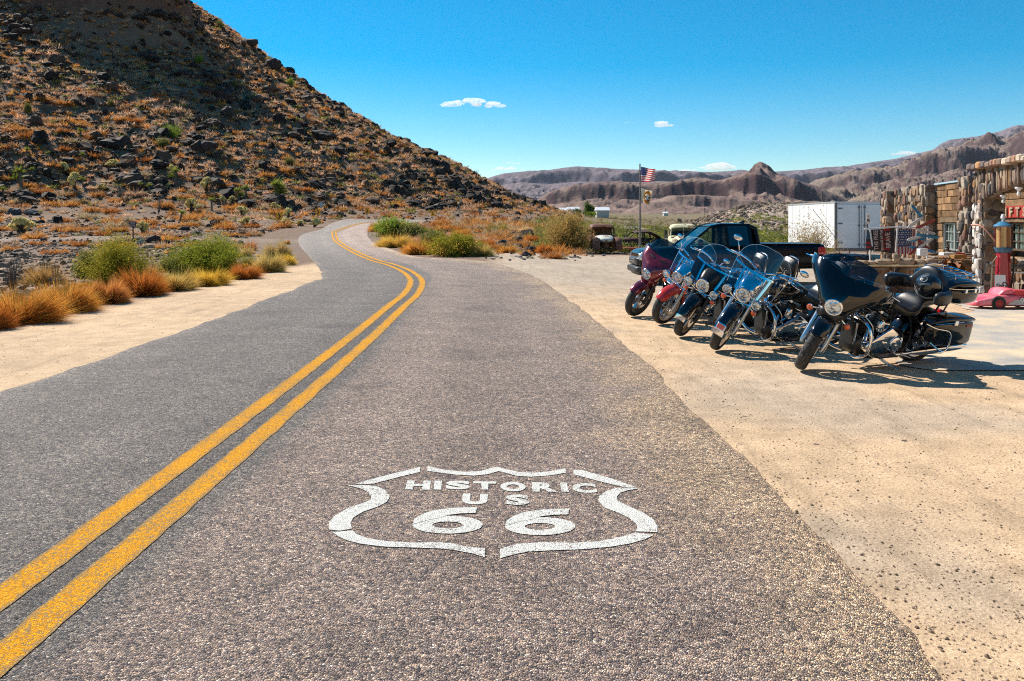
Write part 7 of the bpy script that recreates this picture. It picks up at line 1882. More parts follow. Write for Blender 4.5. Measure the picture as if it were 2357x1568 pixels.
# small shield sign by the trailer
Zs = 29.; c_ = W3(1998, 504, Zs); gzz = gz(c_.x, Zs)
root = empty('shield_sign', (c_.x, Zs, gzz), 'small white highway 66 shield on a maroon post before the trailer doors', 'sign', rot=(0, 0, R(35)))
mb = MB(); mb.tube([(0, .03, -.1), (0, .03, c_.z - gzz - .14)], .022, 6); mb.build('post', mr, root)
sh = [(0, -.5), (.3, -.43), (.46, -.2), (.42, .05), (.36, .2), (.5, .42), (.32, .5), (.15, .44), (0, .5), (-.15, .44), (-.32, .5), (-.5, .42), (-.36, .2), (-.42, .05), (-.46, -.2), (-.3, -.43)]
mb = MB(); mb.prism([(x_ * .24, y_ * .36) for x_, y_ in sh][::-1], .01, (0, 0, c_.z - gzz), (1, 0, 0), (0, 0, 1)); mb.xf(Matrix.Translation((0, -.0, 0))); pl = mb.build('sign_plate', whitec, root, smooth=False)
mb = MB(); add_text(mb, '66', .15, (0, -.02, c_.z - gzz - .04), (1, 0, 0), (0, 0, 1), bold=.004); add_text(mb, 'US', .06, (0, -.02, c_.z - gzz + .09), (1, 0, 0), (0, 0, 1)); mb.build('lettering', signb, pl, smooth=False)
# utility poles and small distant buildings on the plain
for q, (x_, yb, yt, Z_, lb) in enumerate(((1532, 510, 498, 700, 'wooden utility pole on the plain just left of the butte ridge'), (1622, 506, 492, 800, 'wooden utility pole on the plain below the butte'), (1728, 505, 493, 820, 'wooden utility pole on the plain between butte and trailer'), (1893, 468, 441, 420, 'tall utility pole on the far slope above the trailer'), (1275, 500, 488, 620, 'wooden utility pole near the foot of the hill'))):
    a = W3(x_, yb, Z_); b_ = W3(x_, yt, Z_); z0 = gz(a.x, Z_); mb = MB(); mb.tube([(0, 0, -1), (0, 0, max(b_.z - z0, 7))], .22, 5); mb.tube([(-1.2, 0, max(b_.z - z0, 7) - .8), (1.2, 0, max(b_.z - z0, 7) - .8)], .12, 4)
    o = mb.build('utility_pole', bark); o.location = (a.x, Z_, z0); tag(o, lb, 'utility pole', 'utility poles on the plain')
for x_, y_, w_, h_, Z_, lb in ((1293, 507, 22, 5, 340, 'low white house at the foot of the hill, left of the trees'), (1320, 503, 26, 6, 350, 'white-roofed house right behind the first low house'), (1388, 514, 28, 5, 270, 'long white roof right of the distant trees'), (1533, 480 + 24, 10, 3, 620, 'tiny white building on the plain under the flagpole'), (1882, 484, 0, 0, 0, ''), (1885, 0, 0, 0, 0, ''), (1888, 0, 0, 0, 0, ''), (1712, 497, 16, 4, 640, 'tiny white shed on the plain right of the old pickup')):
    if not w_: continue
    s_ = Z_ / FPX; a = W3(x_, y_, Z_); z0 = gz(a.x, Z_); hh = max(a.z - z0, 2.6); root = empty('house', (a.x, Z_, z0), lb, 'house')
    W_ = w_ * s_ / 2; mb = MB(); mb.box((-W_, 0, -.5), (W_, 5, hh)); mb.build('wall', M('pale house wall', (.55, .53, .48), .9), root)
    mb = MB(); mb.loft([[(-W_ - .3, -.3, hh), (W_ + .3, -.3, hh), (W_ + .3, 5.3, hh), (-W_ - .3, 5.3, hh)], [(-W_ - .3, 2.4, hh + 1.1), (W_ + .3, 2.4, hh + 1.1), (W_ + .3, 2.6, hh + 1.1), (-W_ - .3, 2.6, hh + 1.1)]]); mb.build('roof', whitep, root, smooth=False)
# ================================================================ STONE AND TIMBER SHOP, ITS FORECOURT AND GOODS
A0 = Vector((14.6, 31.0, 0)); UD = Vector((-.184, -.983, 0)).normalized(); ND = Vector((-.983, .184, 0)).normalized()
zgd = gz(13, 22)
def BW(s_, off, z): return A0 + UD * s_ + ND * off + Vector((0, 0, z))
shop = empty('shop_building', BW(6, 0, zgd), 'rustic roadside shop of fieldstone pillars and stacked timbers with a stone-faced porch', 'building')
BM = Matrix.Translation(-BW(6, 0, zgd))
stone_c = [(.42, .27, .17), (.36, .21, .13), (.48, .36, .25), (.25, .17, .13), (.17, .13, .12), (.40, .29, .22), (.33, .18, .13), (.53, .43, .33), (.13, .12, .12), (.45, .25, .12)]
stonem = M('fieldstone', (1, 1, 1), .85, var=.4, vs=7., bump=.7, bs=18., dist=.02, attr=True, spec=.2)
mortar = M('pale mortar', (.34, .27, .21), .95, var=.3, vs=5., bump=.6, bs=30., dist=.015)
plank = M('old timber', (1, 1, 1), .85, var=.55, vs=5., bump=.6, bs=22., dist=.02, attr=True, spec=.15)
def stones_on(mb, o, eu, ev, w_, h_, size, seed, depth=.09, pal=None, tall=1.0, vary=1.):
    """irregular rounded stones set into a mortar face; o is the lower corner, eu/ev in-plane, normal = eu x ev"""
    r = random.Random(seed); o = Vector(o); eu = Vector(eu).normalized(); ev = Vector(ev).normalized(); n_ = eu.cross(ev).normalized()
    rows = max(1, int(h_ / (size * tall))); hh = h_ / rows
    for i_ in range(rows):
        x = -r.random() * size * .5
        while x < w_ - size * .15:
            sw = size * r.uniform(.65, 1.45); x0, x1 = max(0, x), min(w_, x + sw)
            if x1 - x0 > size * .25:
                cx_, cz_ = (x0 + x1) / 2, (i_ + .5) * hh + r.uniform(-.3, .3) * hh
                hw_, hz = (x1 - x0) / 2 * r.uniform(.9, 1.02), hh / 2 * r.uniform(.8, 1.25); cz_ = min(max(cz_, hz * .9), h_ - hz * .9); k_ = r.randint(5, 8); a0 = r.random()
                c_ = r.choice(pal or stone_c); f_ = r.uniform(.42, .92) * (1.45 if pal else 1.); c_ = tuple(min(.8, v * f_) for v in c_)
                ring = []
                for q in range(k_):
                    a = (q + a0) * 2 * math.pi / k_; rr_ = r.uniform(.78, 1.12); sq = (abs(math.cos(a)) ** 5 + abs(math.sin(a)) ** 5) ** -.2
                    ring.append((hw_ * math.cos(a) * rr_ * sq, hz * math.sin(a) * rr_ * sq))
                d_ = depth * r.uniform(.3, .75) * vary
                V_ = []
                for f2, dd in ((1., -.02), (1.0, d_ * .4), (.90, d_ * .85), (.55, d_ * r.uniform(.9, 1.1))):
                    V_ += [o + eu * (cx_ + p_[0] * f2) + ev * (cz_ + p_[1] * f2) + n_ * (dd + r.uniform(-.006, .006)) for p_ in ring]
                fs = [(l * k_ + j_, l * k_ + (j_ + 1) % k_, (l + 1) * k_ + (j_ + 1) % k_, (l + 1) * k_ + j_) for l in range(3) for j_ in range(k_)] + [tuple(3 * k_ + j_ for j_ in range(k_))]
                mb.add(V_, fs, c_)
            x += sw
def block(s0, s1, o0, o1, z0, z1, size=.26, seed=0, faces='fne', pal=None, name='stone_pillar', depth=.09, parent=None):
    """stone-faced block; f = outward (off) face, n = end towards the camera, e = far end, t = top"""
    mb = MB(); P = [BW(s_, o_, z_) for s_ in (s0, s1) for o_ in (o0, o1) for z_ in (z0, z1)]
    mb.mi = 1; mb.add(P, [(0, 1, 3, 2), (4, 6, 7, 5), (0, 4, 5, 1), (2, 3, 7, 6), (0, 2, 6, 4), (1, 5, 7, 3)], flat=True); mb.mi = 0
    Z_ = Vector((0, 0, 1))
    if 'f' in faces: stones_on(mb, BW(s0, o1, z0), UD, Z_, s1 - s0, z1 - z0, size, seed, depth, pal)
    if 'n' in faces: stones_on(mb, BW(s1, o1, z0), -ND, Z_, o1 - o0, z1 - z0, size, seed + 1, depth, pal)
    if 'e' in faces: stones_on(mb, BW(s0, o0, z0), ND, Z_, o1 - o0, z1 - z0, size, seed + 2, depth, pal)
    # orientation check: stones must stand out of the face
    o = mb.xf(BM).build(name, [stonem, mortar], parent or shop, angle=50); return o
# check handedness once: UD x Z should equal outward ND
flip = (UD.cross(Vector((0, 0, 1)))).dot(ND) < 0
if flip:
    _so = stones_on
    def stones_on(mb, o, eu, ev, w_, h_, size, seed, depth=.09, pal=None, tall=1.25, vary=1.):
        return _so(mb, Vector(o) + Vector(eu).normalized() * w_, -Vector(eu), ev, w_, h_, size, seed, depth, pal, tall, vary)
H0 = 2.82
block(-1.1, -.35, 0, .42, zgd, H0 - .02, .30, 1); block(-.35, .75, 0, .05, zgd, H0 - .12, .28, 2, name='stone_wall', faces='f')
block(.75, 4.12, 0, .34, zgd, H0 + .04, .30, 3, faces='fn', depth=.14)
block(7.30, 7.95, 0, .32, zgd, H0 + .12, .30, 6, depth=.13)
block(7.95, 9.6, 0, .06, zgd, 1.0, .24, 7, name='stone_wall', faces='f')
# timber wall: courses of old railway sleepers with window opening
def timbers(s0, s1, z0, z1, hole, seed, o_=.0, course=.205, name='timber_wall', parent=None):
    r = random.Random(seed); mb = MB(); z = z0
    while z < z1 - .03:
        h_ = min(course * r.uniform(.95, 1.05), z1 - z); s_ = s0
        while s_ < s1 - .02:
            L_ = r.uniform(.45, 1.25); e = min(s_ + L_, s1)
            if s1 - e < .2: e = s1
            segs = [(s_, e)]
            if hole and z + h_ > hole[2] and z < hole[3]:
                segs = [(a, b_) for a, b_ in ((s_, min(e, hole[0])), (max(s_, hole[1]), e)) if b_ - a > .03]
            for a, b_ in segs:
                d_ = r.uniform(.0, .035); f_ = r.uniform(.45, 1.3); c_ = (.30 * f_, .175 * f_, .09 * f_)
                o3 = BW(a + .006, o_ - .15, z + .006); Mx = Matrix(((UD.x, ND.x, 0, o3.x), (UD.y, ND.y, 0, o3.y), (0, 0, 1, o3.z), (0, 0, 0, 1)))
                mb.box((0, 0, 0), (b_ - a - .012, .15 + d_, h_ - .012), Mx, c_, bev=.012)
            s_ = e
        z += h_
    P = [BW(s_, q, z_) for s_ in (s0, s1) for q in (o_ - .35, o_ - .16) for z_ in (z0, z1)]
    return mb.xf(BM).build(name, plank, parent or shop, smooth=False)
WZ0, WZ1 = .76, 1.62
timbers(4.12, 7.30, .35, H0 + .02, (4.85, 6.80, WZ0, WZ1), 11)
timbers(9.0, 16.5, .35, 2.65, (10.0, 12.4, .92, 1.63), 12)
block(4.12, 7.30, 0, .55, zgd, .55, .22, 13, name='stone_ledge', faces='fn')
block(8.8, 16.5, 0, .45, zgd, .74, .24, 15, name='stone_ledge', faces='fn')
def slab(name, s0, s1, o0, o1, z0, z1, m_, parent=None, col=None, bev=0.0):
    mb = MB(); o3 = BW(s0, o0, z0); Mx = Matrix(((UD.x, ND.x, 0, o3.x), (UD.y, ND.y, 0, o3.y), (0, 0, 1, o3.z), (0, 0, 0, 1)))
    mb.box((0, 0, 0), (s1 - s0, o1 - o0, z1 - z0), Mx, col, bev=bev); return mb.xf(BM).build(name, m_, parent or shop, smooth=False)
slab('roof', -1.0, 10.5, -8, -.2, H0 - .25, H0 - .05, M('roof sheet', (.30, .30, .30), .7))
slab('roof_flashing', 4.14, 7.28, -.12, .07, H0 + .02, H0 + .07, M('pale blue flashing', (.45, .60, .68), .4, metal=.2))
slab('back_wall', -1.0, 16.5, -8, -.16, zgd, H0 - .26, M('dark interior', (.02, .02, .02), .9))
wframe = M('window frame paint', (.30, .32, .30), .5, var=.2); curtain = M('lace curtain', (.62, .63, .58), .9, var=.25, vs=12.)
def window(s0, s1, z0, z1, parts, frame=wframe):
    w_ = slab('window', s0, s1, -.14, -.125, z0, z1, curtain)
    mb = MB()
    def bar(a, b_, za, zb_, d_=.05): 
        o3 = BW(a, -.08, za); Mx = Matrix(((UD.x, ND.x, 0, o3.x), (UD.y, ND.y, 0, o3.y), (0, 0, 1, o3.z), (0, 0, 0, 1))); mb.box((0, 0, 0), (b_ - a, d_, zb_ - za), Mx)
    for a, b_ in ((s0, s0 + .05), (s1 - .05, s1), ((s0 + s1) / 2 - .05, (s0 + s1) / 2 + .05)): bar(a, b_, z0, z1, .07)
    bar(s0 + .05, s1 - .05, z1 - .05, z1); bar(s0 + .05, s1 - .05, z0, z0 + .05)
    for q in range(2):
        a = s0 + .05 + q * (s1 - s0) / 2; m2 = (s1 - s0) / 2 - .1
        for k_ in (.33, .66): bar(a + m2 * k_ - .012, a + m2 * k_ + .012, z0 + .05, z1 - .05, .03)
        for k_ in (.33, .66): bar(a, a + m2, z0 + (z1 - z0) * k_ - .012, z0 + (z1 - z0) * k_ + .012, .025)
    mb.xf(BM).build('frame', frame, w_, smooth=False)
    gl = slab('pane', s0 + .04, s1 - .04, -.095, -.09, z0 + .04, z1 - .04, glass('shop window glass', (.8, .86, .84), .10, .02), parent=w_)
    mb = MB()
    for q in range(26):
        s_ = s0 + .1 + (s1 - s0 - .2) * q / 25; mb.tube([BW(s_, -.115 + .008 * math.sin(q * 2), z0 + .05), BW(s_ + .02, -.115, z1 - .05)], .022, 4)
    mb.xf(BM).build('curtain', M('white curtain', (.75, .76, .72), .9, var=.2, vs=9.), w_)
window(4.85, 6.80, WZ0, WZ1, 4); window(10.0, 12.4, .92, 1.63, 4, M('brown window frame', (.10, .06, .035), .6))
slab('lintel', 4.7, 6.95, .0, .06, WZ1 + .005, WZ1 + .16, plank, col=(.22, .15, .09), bev=.01); slab('lintel', 9.0, 13., .0, .06, 1.635, 1.74, plank, col=(.24, .15, .09), bev=.01)
# rafter ends standing above the parapet
for q, s_ in enumerate((.6, 1.5, 2.45, 3.4, 4.6, 6.2, 7.6)):
    mb = MB(); mb.tube([BW(s_, -.35, H0 - .1), BW(s_ - .22, -.5, H0 + .24)], .03, 5); mb.xf(BM).build('rafter_end', bblack, shop)
# porch: column, stone fascia over an arch, slab, soffit, bulbs
PO = 1.39
pal_w = [(.62, .56, .50), (.66, .61, .56), (.55, .45, .38), (.70, .66, .62), (.5, .42, .36)]
block(11.75, 12.25, .93, PO, zgd, 2.40, .24, 21, faces='fne', pal=None, depth=.08)
mb = MB(); stones_on(mb, BW(11.73, PO + .05, zgd), UD, (0, 0, 1), .52, 2.35, .21, 23, .09, pal_w); mb.xf(BM).build('pale_face_stones', stonem, shop, angle=50)  # paler stones laid over the outward face of the porch column
mb = MB(); stones_on(mb, BW(11.6, PO + .02, zgd), UD, (0, 0, 1), .7, .55, .22, 25, .16, pal_w); mb.xf(BM).build('column_foot', stonem, shop, angle=50)
fas = MB(); r = random.Random(31)
def arch_z(s_): return 2.10 + .42 * min(1, max(0, (s_ - 11.9) / 2.6)) ** .8 if s_ < 14.5 else 2.52 - .30 * min(1, (s_ - 14.5) / 2.5) ** 2
ss = np.linspace(11.70, 17.2, 40)
fas.mi = 1
V_ = []
for s_ in ss: V_ += [BW(s_, PO - .16, arch_z(s_)), BW(s_, PO + .0, arch_z(s_)), BW(s_, PO + .0, 2.98), BW(s_, PO - .16, 2.98)]
n_ = len(ss); fas.add(V_, [(i_ * 4 + j_, i_ * 4 + (j_ + 1) % 4, (i_ + 1) * 4 + (j_ + 1) % 4, (i_ + 1) * 4 + j_) for i_ in range(n_ - 1) for j_ in range(4)] + [(0, 3, 2, 1)], flat=True); fas.mi = 0
s_ = 11.68
while s_ < 17:
    w_ = r.uniform(.17, .27); za = arch_z(s_ + w_ / 2) - .02
    stones_on(fas, BW(s_, PO, za), UD, (0, 0, 1), w_, 2.86 - za, w_ * .95, int(s_ * 100), .10, None, r.uniform(1.1, 1.9)); s_ += w_
cap = MB()
s_ = 11.62
while s_ < 17:
    w_ = r.uniform(.16, .3); c_ = r.choice(stone_c); o3 = BW(s_, PO - .22, 2.88 + r.uniform(-.01, .01)); Mx = Matrix(((UD.x, ND.x, 0, o3.x), (UD.y, ND.y, 0, o3.y), (0, 0, 1, o3.z), (0, 0, 0, 1)))
    cap.box((0, 0, 0), (w_ - .015, .40, r.uniform(.12, .17)), Mx, tuple(v * 1.1 for v in c_), bev=.03); s_ += w_
fas.xf(BM).build('porch_fascia', [stonem, mortar], shop, angle=50); cap.xf(BM).build('coping', stonem, shop, smooth=False)
stn = MB(); stones_on(stn, BW(11.70, PO, 2.1), -ND, (0, 0, 1), .3, .8, .2, 77, .08) if False else None
slab('porch_roof', 11.75, 17.2, -.1, PO - .17, 2.62, 2.86, plank, col=(.20, .14, .09))
mb = MB()
for q in range(30):
    s_ = 11.76 + q * .18; f_ = r.uniform(.7, 1.2); o3 = BW(s_, -.08, 2.575 - r.random() * .02); Mx = Matrix(((UD.x, ND.x, 0, o3.x), (UD.y, ND.y, 0, o3.y), (0, 0, 1, o3.z), (0, 0, 0, 1)))
    mb.box((0, 0, 0), (.17, PO - .1, .03), Mx, (.22 * f_, .13 * f_, .07 * f_))
mb.xf(BM).build('soffit', plank, shop, smooth=False)
slab('beam', 11.76, 17.2, PO - .42, PO - .17, 2.30, 2.57, plank, col=(.20, .125, .07), bev=.01)
for q, (px, py) in enumerate(((2309.6, 452), (2345, 434))):
    Z_ = (18.4, 17.3)[q]; p = W3(px, py, Z_); root = empty('light_bulb', p, ('bare bulb in a white ceiling fitting under the porch, left one', 'bare bulb in a white ceiling fitting under the porch, right one')[q], 'lamp', 'bulbs under the porch')
    mb = MB(); mb.lathe([(0, .03), (.07, .03), (.075, .0), (.04, -.03), (.03, -.05)], (0, 0, 0), (0, 0, 1), 16); mb.build('fitting', whitep, root)
    mb = MB(); mb.lathe([(.018, -.045), (.024, -.07), (.038, -.11), (.032, -.145), (0, -.16)], (0, 0, 0), (0, 0, 1), 14); mb.build('bulb', M('white glass bulb', (.8, .8, .74), .2, var=0), root)
    mb = MB(); mb.tube([(0, 0, .03), (0, 0, 2.6 - p.z)], .006, 4); mb.build('stem', bblack, root)
# sign board with wooden letters
sg = empty('shop_sign', BW(10.6, .1, 1.75), 'red sign board with rough wooden letters reading GIFTS under the porch', 'sign')
SM = Matrix.Translation(-BW(10.6, .1, 1.75))
mb = MB(); P = [(9.15, 1.76), (9.6, 1.74), (10.6, 1.76), (11.5, 1.745), (12.6, 1.76), (12.62, 2.04), (11.6, 2.06), (10.6, 2.045), (9.7, 2.06), (9.17, 2.04)]
mb.loft([[BW(a, .06, b_) for a, b_ in P], [BW(a, .10, b_) for a, b_ in P]]); mb.xf(SM).build('board', M('sign red', (.42, .03, .02), .6, var=.25), sg, smooth=False)
mb = MB(); V2 = None
for ch, s_ in (('G', 9.75), ('I', 10.12), ('F', 10.44), ('T', 10.82), ('S', 11.22)):
    b0 = len(mb.v); V_, F_ = textmesh(ch, .30, bold=.008)
    front = [BW(s_, .135, 1.90) + UD * (x * 1.35) + Vector((0, 0, y * 1.05)) for x, y in V_]; back = [p_ - ND * .03 for p_ in front]
    mb.add(front, F_, (.55, .40, .26), flat=True); mb.add(back, F_, (.55, .40, .26), flat=True)
    ed = {}
    for f in F_:
        for a, b_ in zip(f, f[1:] + f[:1]): ed[(a, b_)] = 1
    k_ = len(V_)
    mb.f += [(b0 + a, b0 + b_, b0 + k_ + b_, b0 + k_ + a) for (a, b_) in ed if (b_, a) not in ed]; mb.m += [0] * (len(mb.f) - len(mb.m)); mb.flat += [True] * (len(mb.f) - len(mb.flat))
mb.xf(SM).build('lettering', plank, sg, smooth=False)

# ---- gas pump
Zp = 18.1; pp = W3(2309, 600, Zp); g0 = gz(pp.x, Zp) + .012
pu = empty('gas_pump', (pp.x, Zp, g0), 'antique red visible gas pump with amber glass cylinder and blue cap', 'gas pump', rot=(0, 0, R(-24)))
pred = M('pump red paint', (.38, .018, .035), .35, var=.25, vs=4., coat=.4); pblue = M('pump blue paint', (.03, .12, .22), .35, var=.25, coat=.4)
def ngon(n, r_, z, a0=0): return [(r_ * math.cos(2 * math.pi * q / n + a0), r_ * math.sin(2 * math.pi * q / n + a0), z) for q in range(n)]
mb = MB(); mb.loft([ngon(6, .205, 0), ngon(6, .20, .06), ngon(6, .185, .08), ngon(6, .135, 1.06)]); mb.build('body', pred, pu, smooth=False)
mb = MB(); mb.loft([ngon(8, .13, 1.06), ngon(8, .15, 1.07), ngon(8, .185, 1.15), ngon(8, .185, 1.175)]); mb.build('collar', pblue, pu, smooth=False)
mb = MB(); mb.lathe([(0, 1.175), (.135, 1.175), (.135, 1.63), (0, 1.63)], (0, 0, 0), (0, 0, 1), 28); mb.build('glass_cylinder', M('amber glass', (.50, .33, .13), .10, var=.25, vs=3., coat=1.), pu)
mb = MB()
for q in range(6): a = q * math.pi / 3; mb.tube([(.15 * math.cos(a), .15 * math.sin(a), 1.17), (.15 * math.cos(a), .15 * math.sin(a), 1.64)], .008, 6)
mb.build('guard_rod', pred, pu)
mb = MB(); mb.lathe([(.0, 1.63), (.19, 1.63), (.195, 1.65), (.17, 1.68), (.12, 1.70), (.10, 1.73), (.05, 1.745), (0, 1.75)], (0, 0, 0), (0, 0, 1), 28); mb.build('cap', M('cap blue', (.06, .22, .38), .3, coat=.5), pu)
mb = MB(); mb.lathe([(.0, 1.74), (.028, 1.75), (.028, 1.80), (.048, 1.81), (.048, 1.86), (.035, 1.875), (.035, 1.90), (.0, 1.91)], (0, 0, 0), (0, 0, 1), 12); mb.build('finial', whitep, pu)
mb = MB(); mb.tube(catmull([(.19, .02, 1.06), (.20, -.02, .9), (.17, -.06, .5), (.10, -.15, .2), (.02, -.22, .05)], 6), .018, 8); mb.build('hose', rubber, pu)
mb = MB(); mb.tube([(-.24, -.05, .06), (-.21, -.05, .72)], .022, 8); mb.tube([(-.21, -.05, .72), (-.21, -.05, .84), (-.12, -.08, .98)], .016, 6); mb.tube([(-.21, -.05, .78), (-.13, -.05, .78)], .012, 6); mb.tube([(-.20, -.05, .85), (-.245, -.05, .80)], .025, 6); mb.build('nozzle', M('tarnished brass', (.38, .33, .24), .4, metal=.8), pu)
mb = MB(); mb.prism([(-.105, .0), (0, -.03), (.105, .0), (.105, .30), (-.105, .30)], .008, (-.075, -.175, .28), (.97, -.12, 0), (0, .10, 1)); lb = mb.build('decal_panel', whitec, pu, smooth=False)
mb = MB(); add_text(mb, 'Gas', .10, (-.075, -.192, .35), (.97, -.12, 0), (0, .10, 1), bold=.003); mb.build('lettering', signb, lb, smooth=False)

# ---- pink-red ride-on toy car
Zt_ = 16.0; px0 = W3(2228, 700, Zt_).x; tz = gz(px0 + .5, Zt_) + .012
tc_ = empty('toy_race_car', (px0 + .42, Zt_, tz), 'pink and red plastic ride-on toy race car with number 95 on its side', 'toy car', rot=(0, 0, R(180)))
pink = M('sun-faded pink plastic', (.72, .09, .13), .35, var=.2, vs=2., col2=(.80, .24, .29)); tred = M('toy red plastic', (.55, .02, .03), .3, var=.1)
mb = MB(); mb.secs([(.40, 0, .16, .06, .12), (.36, 0, .24, .05, .17), (.22, 0, .29, .05, .22), (.0, 0, .31, .05, .27), (-.2, 0, .31, .05, .29), (-.5, 0, .31, .05, .30), (-.8, 0, .30, .06, .30), (-.98, 0, .26, .08, .27)], 24, 4, 4); body = mb.build('body', pink, tc_)
mb = MB(); mb.secs([(-.08, 0, .20, .26, .29), (-.14, 0, .24, .26, .37), (-.22, 0, .26, .27, .40), (-.32, 0, .27, .27, .40)], 20, 3, 4); mb.build('windshield_cowl', pink, tc_)
mb = MB(); mb.secs([(-.30, 0, .29, .27, .385), (-.5, 0, .30, .27, .36), (-.8, 0, .29, .27, .34), (-.95, 0, .24, .27, .36)], 20, 3, 5); mb.build('cockpit_surround', pink, tc_)
mb = MB(); mb.box((-.75, .285, .28), (-.30, .302, .365), bev=.005); mb.build('door_inset', tred, tc_)
for x_ in (.0, -.72):
    for sy in (-1, 1):
        mb = MB(); mb.lathe([(0, -.01), (.135, -.01), (.135, .008), (0, .008)], (x_, sy * .305, .125), (0, 1, 0), 24); mb.build('wheel_arch', bblack, tc_)
        mb = MB(); r_ = .112; mb.lathe([(r_ * .6, -.05), (r_ * .95, -.05), (r_, -.03), (r_, .03), (r_ * .95, .05), (r_ * .6, .05)], (x_, sy * .28, r_), (0, 1, 0), 28); wq = mb.build('wheel', rubber, tc_)
        mb = MB(); mb.lathe([(0, sy * .052), (.02, sy * .052), (.022, sy * .042), (.055, sy * .04), (.064, sy * .052), (.070, sy * .05)], (x_, sy * .28, r_), (0, 1, 0), 24); rm_ = mb.build('rim', tred, wq)
        mb = MB()
        for q in range(8): a = q * math.pi / 4; mb.lathe([(0, sy * .0535), (.010, sy * .0535)], (x_ + .038 * math.cos(a), sy * .28, r_ + .038 * math.sin(a)), (0, 1, 0), 8)
        mb.build('rim_hole', bblack, rm_)
mb = MB(); mb.tube([(-.20, .0, .30), (-.30, 0, .42)], .012, 6); ring = [Vector((-.31, 0, .43)) + Vector((.35, 0, .94)) * .07 * math.cos(a) + Vector((0, 1, 0)) * .08 * math.sin(a) for a in np.linspace(0, 2 * math.pi, 18, endpoint=False)]; mb.tube(ring, .014, 6, closed=True); mb.tube([ring[4], ring[13]], .012, 5); mb.build('steering_wheel', bblack, tc_)
mb = MB(); mb.add([(x_, .3175, z_) for x_, z_ in ((-.15, .10), (-.30, .18), (-.60, .25), (-.64, .25), (-.60, .10), (-.35, .09))], [(0, 1, 2, 3, 4, 5)], flat=True); dec = mb.build('side_decal', M('decal silver white', (.55, .52, .52), .5, var=.25, vs=14.), tc_, smooth=False)
mb = MB(); add_text(mb, '95', .155, (-.47, .3215, .165), (-1, 0, 0), (-.1, 0, 1), bold=.012, sx=1.1); mb.build('number_shadow', bblack, dec, smooth=False)
mb = MB(); add_text(mb, '95', .155, (-.47, .3245, .168), (-1, 0, 0), (-.1, 0, 1), bold=.003, sx=1.1); mb.build('number', whitec, dec, smooth=False)

# ---- barrels and plank counter with driftwood
Zb = 19.4; def_top = .77
def gx(px, Z): return (px - CX) / FPX * Z
wood = lambda n_, c_, **k: M(n_, c_, .8, var=.45, vs=4., bump=.4, bs=25., dist=.01, **k)
bw = wood('barrel oak', (1, 1, 1), attr=True)
def barrel(px, Z, hgt, r_, label):
    x = gx(px, Z); g_ = gz(x, Z); root = empty('barrel', (x, Z, g_), label, 'barrel', 'half barrels under the plank counter')
    mb = MB(); ns = 22; rr_ = random.Random(px)
    for q in range(ns):
        a0, a1 = 2 * math.pi * q / ns + .012, 2 * math.pi * (q + 1) / ns - .012; f_ = rr_.uniform(.7, 1.3); c_ = (.36 * f_, .21 * f_, .11 * f_)
        rows = [(0, .86), (.2, .95), (.4, 1.0), (.6, 1.0), (.8, .95), (1., .86)]; vs = []
        for t_, k_ in rows:
            for a in (a0, a1): vs.append((r_ * k_ * math.cos(a), r_ * k_ * math.sin(a), t_ * hgt))
        mb.add(vs, [(i_ * 2, i_ * 2 + 1, i_ * 2 + 3, i_ * 2 + 2) for i_ in range(5)], c_)
    mb.lathe([(0, hgt * .96), (r_ * .85, hgt * .96)], (0, 0, 0), (0, 0, 1), 20, col=(.2, .13, .08)); mb.build('staves', bw, root)
    mb = MB()
    for t_, k_ in ((.06, .89), (.28, .975), (.70, .985), (.93, .90)): mb.lathe([(r_ * k_ + .004, t_ * hgt - .022), (r_ * k_ + .008, t_ * hgt + .022)], (0, 0, 0), (0, 0, 1), 24)
    mb.build('hoop', M('dull steel hoop', (.20, .20, .20), .5, metal=.6, var=.3), root)
for px, Z, lb in ((1975, 19.5, 'oak barrel at the left end under the plank counter'), (2022, 19.6, 'oak barrel second from the left under the counter'), (2050, 20.1, 'oak barrel set back behind the others under the counter'), (2093, 19.5, 'oak barrel at the right, in front of the flags'), (2140, 20.2, 'oak barrel next to the carved wooden figures')): barrel(px, Z, .76, .31, lb)
g_ = gz(8.8, Zb)
ct = empty('plank_counter', (gx(2032, Zb), Zb, g_), 'long pale plank counter laid across the barrels', 'counter')
mb = MB()
for q in range(4): mb.box((-1.05, -.32 + q * .16, .765), (1.25, -.17 + q * .16, .80), col=(.60 - .06 * (q % 2), .46, .26), bev=.006)
mb.build('planks', wood('pale plank', (1, 1, 1), attr=True), ct, smooth=False)
drift = wood('driftwood', (.44, .31, .20))
